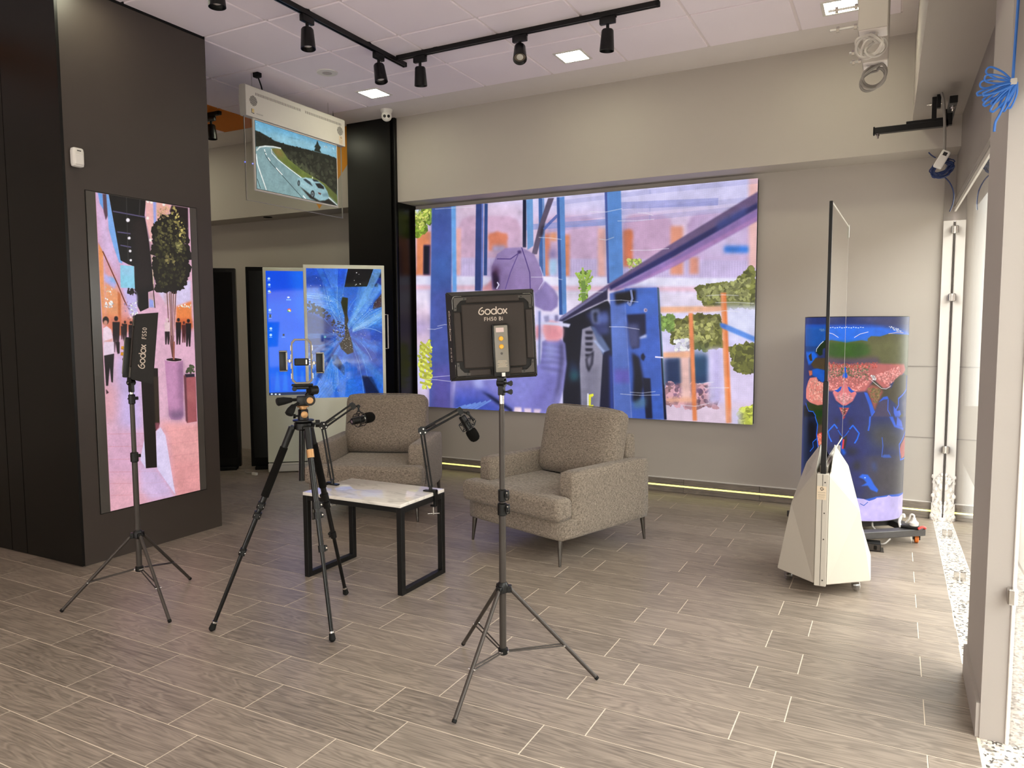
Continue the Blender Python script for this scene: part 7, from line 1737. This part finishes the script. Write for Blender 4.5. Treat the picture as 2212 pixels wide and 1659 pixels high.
obj('seam', bx(new(), -.0012, .0012, -.0068, -.004, .07, .688), 'vent', nose)
FN = Matrix(((1, 0, 0, 0), (0, 0, -1, -.0066), (0, 1, 0, 0), (0, 0, 0, 1)))
for z in (.645, .475, .33, .10):
    b = new(); lathe(b, [(.004, 0), (.0036, .0012)], 12, FN @ Matrix.Translation((.012, z, 0))); obj('screw', b, 'grey_metal', nose, True)
sticker(nose, FN @ Matrix.Translation((-.004, .586, 0)), .048, .074)
obj('tail_strip', bx(new(), -.030, .030, .81, .866, .066, .690, .003, 2), 'wedge_white', t)
# the panel stands in the slot
pt = Matrix.Rotation(math.radians(-1.1), 4, 'Z')
obj('panel_post', bx(new(), -.0135, .0135, .005, .030, .664, 1.195, .004, 2, pt), 'black_sat', t)
pg = obj('panel_glass', bx(new(), -.004, .004, .022, 1.155, .735, 2.150, 0, 1, pt), 'glass_panel', t)
obj('panel_edge', bx(new(), -.0085, .0085, .006, .022, 1.18, 2.155, .002, 1, pt), 'black_sat', t)
for z0, z1, y0, y1 in ((2.146, 2.155, .022, 1.155), (.728, .737, .022, 1.155)): obj('panel_rim', bx(new(), -.0055, .0055, y0, y1, z0, z1, 0, 1, pt), 'wedge_white', pg)
obj('panel_rim', bx(new(), -.0048, .0048, .022, .034, .737, 2.146, 0, 1, pt), 'frame_alu', pg); obj('panel_rim', bx(new(), -.0048, .0048, 1.149, 1.155, .737, 2.146, 0, 1, pt), 'frame_alu', pg)
b = new(); bx(b, -.012, .012, 1.10, 1.170, 2.07, 2.163, .006, 2, pt); obj('corner_wrap', b, 'acrylic', pg)
obj('panel_socket', bx(new(), -.020, .020, .03, .84, .60, .728, .003, 1, pt), 'grey_plastic', t)
for x, y in ((-.19, .215), (.172, .205), (-.16, .66), (.16, .66)):
    b = new(); lathe(b, [(.024, -.016), (.031, -.010), (.031, .010), (.024, .016)], 22, rotm(0, 0, math.radians(25), (x, y, .0315)) @ Matrix.Rotation(math.pi / 2, 4, 'Y')); cw = obj('caster', b, 'caster_clear', t, True)
    b = new(); bx(b, x - .014, x + .014, y - .016, y + .018, .055, .078, .003); lathe(b, [(.010, -.017), (.010, .017)], 14, rotm(0, 0, math.radians(25), (x, y, .0315)) @ Matrix.Rotation(math.pi / 2, 4, 'Y')); stuff(obj('caster_fork', b, 'steel', cw, True))

# ------------------------------------------------------------------ round LED column on its dolly
RC, RR = (-.255, 5.86), .34
DA = math.atan2(.28, .37); du = Vector((math.cos(DA), math.sin(DA), 0)); dv = Vector((-du.y, du.x, 0)); D0 = Vector((-.226, 5.72, 0))
t = thing('equipment_dolly', 'chipped dark steel dolly on orange wheels under the round globe screen', 'dolly', D0, DA)
b = new(); h_ = .325
for a0, a1, c0, c1 in ((-h_, h_, -h_, -h_ + .075), (-h_, h_, h_ - .075, h_), (-h_, -h_ + .075, -h_ + .075, h_ - .075), (h_ - .075, h_, -h_ + .075, h_ - .075)): obj('frame_bar', bx(new(), a0, a1, c0, c1, .062, .108, .003), 'dolly', t)
for m0 in (-.05, .03): obj('cross_bar', bx(new(), -h_ + .075, h_ - .075, m0, m0 + .05, .064, .106, .002), 'dolly', t)
for x in (-1, 1):
    for y in (-1, 1):
        cx_, cy_ = x * (h_ - .045), y * (h_ - .02)
        if (x, y) == (1, -1): cx_, cy_ = .302, -.265
        b = new(); lathe(b, [(.020, -.014), (.0285, -.010), (.0285, .010), (.020, .014)], 20, rotm(0, 0, -DA + .1, (cx_, cy_, .0287)) @ Matrix.Rotation(math.pi / 2, 4, 'Y')); cw = obj('wheel', b, 'orange_wheel', t, True)
        b = new(); m_ = rotm(0, 0, -DA + .1, (cx_, cy_, 0)); bx(b, -.022, -.016, -.016, .02, .022, .062, .001, 1, m_); bx(b, .016, .022, -.016, .02, .022, .062, .001, 1, m_); bx(b, -.022, .022, -.018, .03, .056, .063, .001, 1, m_); obj('fork', b, 'black_metal', cw)
LT = thing('round_screen', 'waist-thick round LED column showing a map of the world', 'screen', (RC[0], RC[1], 0))
b = new(); n = 96; uvl = b.loops.layers.uv.new('UVMap'); z0, z1 = .147, 1.553
R0 = [b.verts.new((RR * math.sin(2 * math.pi * (i / n - .5)), -RR * math.cos(2 * math.pi * (i / n - .5)), z0)) for i in range(n)]; R1 = [b.verts.new((v.co.x, v.co.y, z1)) for v in R0]
for i in range(n):
    f = b.faces.new([R0[i], R0[(i + 1) % n], R1[(i + 1) % n], R1[i]])
    for l, q in zip(f.loops, ((i / n, 0), ((i + 1) / n, 0), ((i + 1) / n, 1), (i / n, 1))): l[uvl].uv = q
me = bpy.data.meshes.new('picture'); b.to_mesh(me); b.free(); me.materials.append(picture('globe_footage', 'globe', 1500, 980, 1.0, 0, .45, .15)); me.polygons.foreach_set('use_smooth', [True] * len(me.polygons))
o = bpy.data.objects.new('picture', me); COL.objects.link(o); o.parent = LT
b = new(); lathe(b, [(RR - .004, z0 - .004), (RR + .0005, z0 - .002), (RR + .0005, z0 + .002)], 64); obj('bottom_plate', b, 'dolly', LT)
b = new(); lathe(b, [(RR + .0005, z1 - .002), (RR + .0005, z1 + .002), (RR - .01, z1 + .004)], 64); obj('top_plate', b, 'screen_edge', LT)
b = new(); lathe(b, [(.11, .1085), (.11, .125), (.16, z0 - .003)], 28); obj('pedestal', b, 'black_metal', LT, True)
W_ = lambda x, y, z: Vector((x, y, z))
b = new(); path(b, smooth_pts([W_(-.10, 5.60, .145), W_(-.10, 5.585, .13), W_(-.095, 5.575, .105), W_(-.07, 5.56, .085)], 6), .007, 8); tag(obj('power_cable', b, 'grey_cable', None, True), 'grey cable dropping from the round screen into its dolly', 'cable')
t = thing('power_strip', 'white plug with red clip on the right corner of the dolly', 'plug', (.135, 5.63, .1085))
obj('socket', bx(new(), -.06, .055, -.02, .035, 0, .022, .006, 2), 'black_sat', t, True)
b = new(); lathe(b, [(.026, .022), (.028, .026), (.028, .044), (.014, .058), (.010, .075)], 18, Matrix.Translation((.02, .005, 0))); path(b, smooth_pts([(.02, .005, .072), (.018, .006, .092), (0, .012, .094), (-.01, .02, .06), (-.03, .03, .03)], 6), .006, 8); obj('plug_body', b, 'white_plastic', t, True)
b = new(); path(b, smooth_pts([(-.060, -.01, .004), (-.068, 0, .04), (-.055, .015, .078), (-.043, .012, .088), (-.040, .012, .07)], 6), .009, 8); obj('hose', b, 'white_plastic', t, True)
b = new(); path(b, smooth_pts([(.045, -.035, .012), (.07, -.02, .024), (.088, .005, .014), (.085, .03, .004)], 5), [.008] * 15 + [.006], 8); obj('red_clip', b, 'red', t, True)
t = thing('control_unit', 'small black control box on the floor in front of the dolly', 'control box', (-.098, 5.335, 0), .05)
obj('case', bx(new(), -.09, .06, 0, .10, .004, .052, .003, 1), 'black_metal', t); obj('mounting_plate', bx(new(), -.10, .078, -.002, .105, 0, .004), 'grey_metal', t)
b = new(); bx(b, -.084, .056, -.002, .001, .008, .048); obj('rear_panel', b, 'grey_metal', t); b = new(); bx(b, .018, .036, -.008, 0, .014, .042, .002); obj('connector', b, 'black_gloss', t); obj('socket', bx(new(), -.040, -.026, -.004, 0, .022, .032), 'white_plastic', t)
b = new(); path(b, smooth_pts([(-.02, .10, .04), (.03, .12, .03), (.08, .11, .028), (.12, .16, .055)], 6), .006, 8); obj('cable', b, 'grey_cable', t, True)
# ------------------------------------------------------------------ track lighting
def spot(label, x, y, axis, head, tilt, az):
    """adapter box on the track, stem, tapered can"""
    t = thing('track_spotlight', label, 'spotlight', (x, y, ZC - .04), 0, 'black track spotlights'); a = axis
    b = new(); bx(b, -.055, .055, -.016, .016, -.045, 0, .006, 2, Matrix.Rotation(a, 4, 'Z')); bx(b, .050, .062, -.006, .006, -.012, -.002, .001, 1, Matrix.Rotation(a, 4, 'Z')); obj('adapter', b, 'black_sat', t, True)
    b = new(); tube(b, (0, 0, -.045), (0, 0, -.080), .011, None, 12); obj('stem', b, 'black_sat', t, True)
    d = Vector((math.sin(tilt) * math.cos(az), math.sin(tilt) * math.sin(az), -math.cos(tilt))); p = Vector((0, 0, -.076)); m_ = aim(p, p + d)
    b = new(); lathe(b, [(.020, 0), (.034, .003), (.040, .012), (.047, .110), (.049, .140), (.0455, .140), (.043, .118)], 26, m_, True); cn = obj('lamp_can', b, 'black_sat', t, True)
    b = new(); lathe(b, [(.042, .119), (.030, .1195), (.026, .119)], 26, m_); obj('reflector', b, 'steel', cn, True)
    b = new(); lathe(b, [(.024, .1192), (.012, .124), (.004, .125)], 18, m_); obj('lens', b, mat('led_lens', L(210, 205, 196), .15), cn, True)
    return t
def track(label, p, q):
    p = Vector(p); q = Vector(q); t = thing('light_track', label, 'track', p, 0, 'black ceiling light tracks'); d = (q - p).normalized(); s = Vector((-d.y, d.x, 0)); m_ = Matrix((d, s, Vector((0, 0, 1)))).transposed().to_4x4(); l = (q - p).length
    b = new(); bx(b, 0, l, -.018, -.006, -.034, 0, 0, 1, m_); bx(b, 0, l, .006, .018, -.034, 0, 0, 1, m_); bx(b, 0, l, -.007, .007, -.012, 0, 0, 1, m_); obj('rail', b, 'black_sat', t)
    for x in (0, l): obj('end_cap', bx(new(), x - .012, x + .012, -.019, .019, -.035, .0, .003, 1, m_), 'black_matt', t)
    for x in np.arange(.35, l, .64): obj('ceiling_clip', bx(new(), x - .02, x + .02, -.022, .022, -.006, .003, .002, 1, m_), 'black_matt', t)
track('black light track running toward the camera, left of the ceiling corner', (-3.515, 2.2, ZC - .003), (-3.515, 4.93, ZC - .003))
track('black light track running parallel to the screen wall', (-3.47, 4.79, ZC - .003), (-1.425, 4.79, ZC - .003))
spot('black spotlight nearest the ceiling edge, top left, mostly cut off', -3.515, 3.10, math.pi / 2, 0, .05, 0)
spot('black spotlight on the long track, pointing straight down', -3.515, 3.84, math.pi / 2, 0, .12, -.6)
spot('black spotlight beside the track corner, tilted left of the joint', -3.515, 4.60, math.pi / 2, 0, .22, -.3)
spot('black spotlight just right of the track corner', -3.27, 4.79, 0, 0, .10, 1.9)
spot('black spotlight whose round lens faces the camera', -2.42, 4.79, 0, 0, .62, -1.1)
spot('black spotlight near the free end of the parallel track', -1.765, 4.79, 0, 0, .08, 2.4)
t = spot('black spotlight hanging under the orange ceiling beside the pillar', -5.98, 5.16, 0, 0, .04, 1.2)
track('short black light track under the orange ceiling tiles', (-6.45, 5.16, ZC - .003), (-5.86, 5.16, ZC - .003))

# ------------------------------------------------------------------ square downlights
def downlight(label, x, y):
    t = thing('downlight', label, 'ceiling light', (x, y, ZC), 0, 'square ceiling downlights')
    for x0, x1, y0, y1 in ((-.118, .118, -.118, -.098), (-.118, .118, .098, .118), (-.118, -.098, -.098, .098), (.098, .118, -.098, .098)): obj('trim', bx(new(), x0, x1, y0, y1, -.010, -.003, .001), 'white_plastic', t)
    obj('diffuser', bx(new(), -.098, .098, -.098, .098, -.0085, -.003), 'downlight', t)
YL = CY0 - CD * .5
downlight('lit square downlight just right of the hanging display', -4.205, YL); downlight('lit square downlight in the middle of the ceiling', -2.285, YL); downlight('lit square downlight at the right, cut by the frame edge', -.385, YL)
# ------------------------------------------------------------------ ceiling speaker, dome camera
t = thing('ceiling_speaker', 'round white speaker flush in a ceiling tile above the hanging display', 'speaker', (-4.20, 4.81, ZC - .005))
b = new(); lathe(b, [(.085, 0), (.083, -.007), (.070, -.009)], 32); obj('rim', b, 'white_plastic', t, True); b = new(); lathe(b, [(.070, -.0075), (.02, -.010), (.004, -.010)], 32); obj('grille', b, mat('speaker_mesh', L(196, 188, 184), .7, bump=1, bscale=900), t, True)
t = thing('dome_camera', 'white turret security camera on the ceiling above the black column', 'camera', (-4.425, 5.90, ZC))
b = new(); lathe(b, [(.058, 0), (.058, -.012), (.050, -.030), (.044, -.040)], 28); obj('base', b, 'white_plastic', t, True)
b = new(); bmesh.ops.create_uvsphere(b, u_segments=24, v_segments=14, radius=.050, matrix=Matrix.Translation((0, 0, -.060))); bl = obj('eyeball', b, 'white_plastic', t, 'all')
cdv = Vector((4.425, -5.9, -1.9)).normalized(); cs = cdv.cross(Vector((0, 0, 1))).normalized()
for s in (-1, 1):
    c = Vector((0, 0, -.060)) + (cdv + cs * s * -.42).normalized() * .045; b = new(); lathe(b, [(.0145, 0), (.014, .007), (.009, .0085)], 18, aim(c, c + (cdv + cs * s * -.30))); obj('lens', b, 'black_gloss', bl, True)
    b = new(); lathe(b, [(.0062, .0082), (.003, .0095)], 12, aim(c, c + (cdv + cs * s * -.30))); obj('lens_glass', b, 'grey_metal' if s < 0 else 'ink', bl, True)
# ------------------------------------------------------------------ steel hangers, cables and bracket at the window side
def hanger(label, y, w, zb, x0, bolts, loops, cabm):
    t = thing('ceiling_hanger', label, 'hanger', (x0, y, 0), 0, 'white steel hangers from the ceiling')
    obj('tube', bx(new(), -w / 2, w / 2, 0, .115, zb, ZC - .002, .003), 'wall', t); obj('end_cap', bx(new(), -w / 2 + .004, w / 2 - .004, .004, .111, zb - .002, zb + .002), 'gypsum', t)
    for z, l in bolts:
        b = new(); tube(b, (-w / 2 - l, .05, z), (-w / 2 + .005, .05, z), .0055, None, 8); bo = obj('threaded_rod', b, 'frame_alu', t, True)
        for q, r in ((l * .72, .013), (.012, .012)):
            b = new(); tube(b, (-w / 2 - q - .006, .05, z), (-w / 2 - q + .006, .05, z), r, None, 6); obj('nut', b, 'steel', bo)
    b = new(); pts = [(.015, .05, zb), (.012, .05, zb - .015)]; R = random.Random(int(y * 100))
    for i in range(loops):
        ox, oz, ph_, tw, r1, r2 = R.uniform(-.016, .016), R.uniform(-.012, .012), .9 + i * .2, R.uniform(-.5, .7), R.uniform(.042, .062), R.uniform(.026, .044)
        for k in range(12):
            a = ph_ + k / 12 * 2 * math.pi; u, v = r1 * math.cos(a), r2 * math.sin(a); pts.append((ox + u * math.cos(tw) - v * math.sin(tw), .05 + .02 * math.sin(a * 1.5 + i), zb - .062 + oz + u * math.sin(tw) + v * math.cos(tw)))
    path(b, smooth_pts(pts, 3), .0064, 7); obj('cable', b, cabm, t, True)
hanger('white steel hanger with pale coiled cable, nearer of the pair', 3.60, .116, 2.762, -.128, [(2.80, .115), (2.885, .125)], 4, 'pale_cable')
hanger('white steel hanger with grey coiled cable, farther of the pair', 4.00, .112, 2.75, -.128, [(2.775, .055), (2.82, .06)], 3, 'grey_cable')
t = thing('ceiling_bracket', 'black steel T bracket hanging under the window soffit', 'bracket', (.178, 5.575, ZS))
obj('post', bx(new(), -.016, .012, -.014, .014, -.165, -.012, .002), 'black_sat', t)
obj('anchor_plate', bx(new(), .010, .034, -.018, .018, -.085, .0, .002), 'black_metal', t)
b = new(); tube(b, (-.045, 0, -.055), (.04, 0, -.055), .005, None, 8); tube(b, (-.030, 0, -.055), (-.020, 0, -.055), .011, None, 6); obj('anchor_bolt', b, 'steel', t)
cb = obj('cross_bar', bx(new(), -.345, .08, -.02, .02, -.205, -.165, .002), 'black_sat', t); obj('sleeve', bx(new(), -.16, .06, -.024, .024, -.168, -.150, .002), 'black_metal', t)
obj('end_cap', bx(new(), -.353, -.343, -.022, .022, -.21, -.160, .002), 'black_matt', t)
b = new(); bx(b, .070, .112, -.26, .27, -.128, -.086, .002); ab = obj('arm_bar', b, 'dolly', t); obj('end_plug', bx(new(), .069, .113, -.266, -.258, -.129, -.085, .002), 'black_sat', t)
b = new(); bx(b, .06, .10, -.02, .02, -.20, -.10, .002); obj('joint_plate', b, 'black_metal', t)
for x, y, z in ((-.325, 0, -.205), (.092, -.18, -.128), (.092, .2, -.128)):
    b = new(); tube(b, (x, y, z), (x, y, z - .03), .006, None, 8); tube(b, (x, y, z - .004), (x, y, z - .014), .013, None, 6); tube(b, (x, y, z - .0), (x, y, z - .003), .017, None, 14); obj('bolt', b, 'steel', t)
t = thing('hanging_socket', 'white adapter with dark blue cable coil hanging below the T bracket', 'socket', (.215, 5.56, 2.55))
b = new(); path(b, smooth_pts([(-.005, -.035, .418), (.010, -.04, .36), (.018, -.045, .25), (.024, -.035, .14), (.026, -.02, .06)], 6), .0085, 8); obj('cable', b, 'grey_cable', t, True)
m_ = rotm(0, math.radians(28), 0, (.012, -.02, .0)); b = new(); bx(b, -.026, .026, -.018, .018, -.055, .060, .010, 3, m_); ad = obj('adapter', b, 'white_plastic', t, True); obj('opening', bx(new(), -.012, .012, -.0195, -.016, .026, .048, 0, 1, m_), 'ink', ad)
b = new(); pts = []
R = random.Random(5)
for i in range(16):
    ox, oz, tw, r1, r2 = R.uniform(-.012, .012), R.uniform(-.012, .012), R.uniform(.2, .9), R.uniform(.050, .068), R.uniform(.026, .052)
    for k in range(10):
        a = k / 10 * 2 * math.pi; u, v = r1 * math.cos(a), r2 * math.sin(a); pts.append((.014 + ox + u * math.cos(tw) - v * math.sin(tw), .02 + .016 * math.sin(a + i), -.045 + oz + u * math.sin(tw) + v * math.cos(tw)))
pts = smooth_pts(pts, 2)
path(b, pts, .0038, 5); path(b, smooth_pts([(.03, .02, -.1), (.065, .03, -.14), (.09, .06, -.2), (.092, .11, -.26), (.08, .2, -.30)], 6), .004, 5); path(b, smooth_pts([(.04, .02, -.02), (.075, .01, -.03), (.085, .0, -.05), (.05, .01, -.06)], 5), .0035, 5); path(b, smooth_pts([(-.02, .0, .02), (-.045, 0, .04), (-.062, 0, .06)], 4), .004, 5); stuff(obj('cable_coil', b, 'navy_cable', t, True))
# blue network cable bundle tied on the near column
t = thing('cable_bundle', 'bundle of blue network cable tied at the top of the near white column', 'cable', (.322, 3.03, 2.312))
random.seed(12); b = new()
path(b, smooth_pts([(.0, 0, .0), (.002, 0, .12), (.006, .003, .3), (.012, .004, .655)], 6), .0048, 6)
for k in range(9):
    a = math.radians(198 + k * 8.5); l = random.uniform(.085, .115); e = Vector((math.cos(a) * l, random.uniform(-.03, 0), math.sin(a) * l * .95)); n_ = Vector((-e.z, 0, e.x)).normalized() * random.uniform(.007, .012); j = Vector((.012, -.004, -.006))
    path(b, smooth_pts([j, j * .5 + e * .5 + n_, e + n_ * .6, e * 1.06, e - n_ * .6, j * .5 + e * .5 - n_, j], 5), .0036, 6)
for k, (a, l) in enumerate(((168, .075), (182, .085), (150, .08))):
    a = math.radians(a); e = Vector((math.cos(a) * l, -.02, math.sin(a) * l)); n_ = Vector((-e.z, 0, e.x)).normalized() * .012; path(b, smooth_pts([Vector((0, 0, 0)), e * .5 + n_, e + n_, e * 1.12, e - n_, e * .5 - n_, Vector((0, 0, 0))], 5), .0032, 6)
path(b, smooth_pts([(0, 0, 0), (-.02, -.02, -.07), (-.035, -.025, -.11), (-.046, -.025, -.135), (-.048, -.025, -.165)], 6), .0042, 6)
stuff(obj('cable_loop', b, 'blue_cable', t, True)); b = new(); bx(b, -.008, .012, -.012, .008, -.014, .008, .004, 2); obj('tape', b, 'pale_cable', t, True)

# ------------------------------------------------------------------ the street outside, seen mirrored in the kiosk glass
t = thing('parked_car', 'white car parked nose-in outside, mirrored in the kiosk glass', 'car', (2.55, .35, -.14), math.radians(222)); CARW = mat('white_car_paint', L(214, 212, 214), .25, coat=.5)
b = new(); st_ = [(-2.0, .62, .30, .78, .86), (-1.75, .78, .22, .86, .98), (-1.1, .84, .20, .92, 1.36), (-.3, .85, .20, .93, 1.46), (.4, .85, .20, .94, 1.34), (.95, .84, .20, .94, .99), (1.6, .80, .21, .84, .86), (1.95, .70, .26, .70, .72), (2.08, .50, .34, .60, .61)]
R_ = []
for x, w, z0, zs, zt in st_:
    wt = w * (.70 if zt - zs > .2 else .93); R_.append([b.verts.new(p) for p in ((x, -w * .92, z0), (x, -w, (z0 + zs) / 2), (x, -w * .97, zs), (x, -wt, zt - .03), (x, -wt * .8, zt), (x, wt * .8, zt), (x, wt, zt - .03), (x, w * .97, zs), (x, w, (z0 + zs) / 2), (x, w * .92, z0))])
for p, q in zip(R_, R_[1:]):
    for k in range(10): b.faces.new([p[k], p[(k + 1) % 10], q[(k + 1) % 10], q[k]])
b.faces.new(R_[0]); b.faces.new(R_[-1][::-1]); obj('body', b, CARW, t, 'all')
cg = mat('car_glass', L(26, 30, 36), .08)
for s in (-1, 1):
    b = new(); add(b, [(-1.05, s * .828, .96), (.78, s * .832, .97), (.30, s * .628, 1.30), (-.35, s * .622, 1.42), (-.95, s * .64, 1.31)], [(0, 1, 2, 3, 4)]); bmesh.ops.solidify(b, geom=b.faces[:], thickness=.012); obj('side_window', b, cg, t)
    b = new(); bx(b, 1.72, 1.98, s * .60 - .14, s * .60 + .14, .60, .72, .03, 2); obj('headlight', b, 'frame_alu', t, True)
b = new(); add(b, [(.90, -.70, 1.0), (.90, .70, 1.0), (.42, .56, 1.34), (.42, -.56, 1.34)], [(0, 1, 2, 3)]); bmesh.ops.solidify(b, geom=b.faces[:], thickness=.012); obj('windscreen', b, cg, t)
for x in (-1.3, 1.35):
    for s in (-1, 1):
        b = new(); lathe(b, [(.20, -.10), (.315, -.09), (.325, 0), (.315, .09), (.20, .10)], 24, Matrix.Translation((x, s * .76, .325)) @ Matrix.Rotation(math.pi / 2, 4, 'X')); w_ = obj('wheel', b, 'rubber', t, True)
        b = new(); lathe(b, [(.20, -.105), (.05, -.085), (.05, .085), (.20, .105)], 20, Matrix.Translation((x, s * .765, .325)) @ Matrix.Rotation(math.pi / 2, 4, 'X')); obj('rim', b, 'frame_alu', w_, True)
def tree(label, x, y, h, r, sd):
    t = thing('street_tree', label, 'tree', (x, y, -.14), 0); R = random.Random(sd)
    b = new(); path(b, smooth_pts([(0, 0, 0), (.05, .03, h * .3), (-.04, .02, h * .5), (.02, 0, h * .8)], 4), [.14] * 4 + [.11] * 4 + [.07] * 4 + [.04], 8); obj('trunk', b, mat('bark', L(96, 80, 66), .9, var=.2, vscale=12), t, True)
    b = new()
    for k in range(2600):
        d = Vector((R.gauss(0, 1), R.gauss(0, 1), R.gauss(0, .8))); d = d.normalized() * r * (R.random() ** .4); c = Vector((0, 0, h * .72)) + d; u = Vector((R.gauss(0, 1), R.gauss(0, 1), R.gauss(0, 1))).normalized() * .11; v = u.orthogonal().normalized() * .05
        b.faces.new([b.verts.new(c - u), b.verts.new(c + v), b.verts.new(c + u), b.verts.new(c - v)])
    stuff(obj('foliage', b, mat('leaves', L(120, 138, 62), .6, var=.5, vscale=3), t))
tree('leafy green street tree outside the shop window, mirrored in the kiosk glass', 5.3, -4.6, 4.2, 1.7, 1)
struct('facade_backdrop', bx(new(), 15, 19, -19, 13, -.14, 7), mat('render_wall', L(150, 134, 120), .85, var=.05))  # unseen slab across the street, added to darken the sky mirrored in the kiosk
# ------------------------------------------------------------------ small fixings become one part each
def explode(o):
    t = bmesh.new(); t.from_mesh(o.data); t.verts.ensure_lookup_table(); seen = set(); isl = []
    for v in t.verts:
        if v.index in seen: continue
        st = [v]; seen.add(v.index); comp = []
        while st:
            q = st.pop(); comp.append(q.index)
            for e in q.link_edges:
                w = e.other_vert(q)
                if w.index not in seen: seen.add(w.index); st.append(w)
        isl.append(set(comp))
    if len(isl) > 1:
        for k, c in enumerate(isl[1:] + isl[:1]):
            b = t.copy(); bmesh.ops.delete(b, geom=[v for v in b.verts if v.index not in c], context='VERTS')
            if k == len(isl) - 1: b.to_mesh(o.data)
            else:
                me = o.data.copy(); b.to_mesh(me); d = o.copy(); d.data = me; COL.objects.link(d)
            b.free()
    t.free()
for o in [o for o in bpy.data.objects if o.type == 'MESH' and o.name.split('.')[0] in ('bolt', 'rivet', 'ring', 'rail_lug', 'strut')]: explode(o)
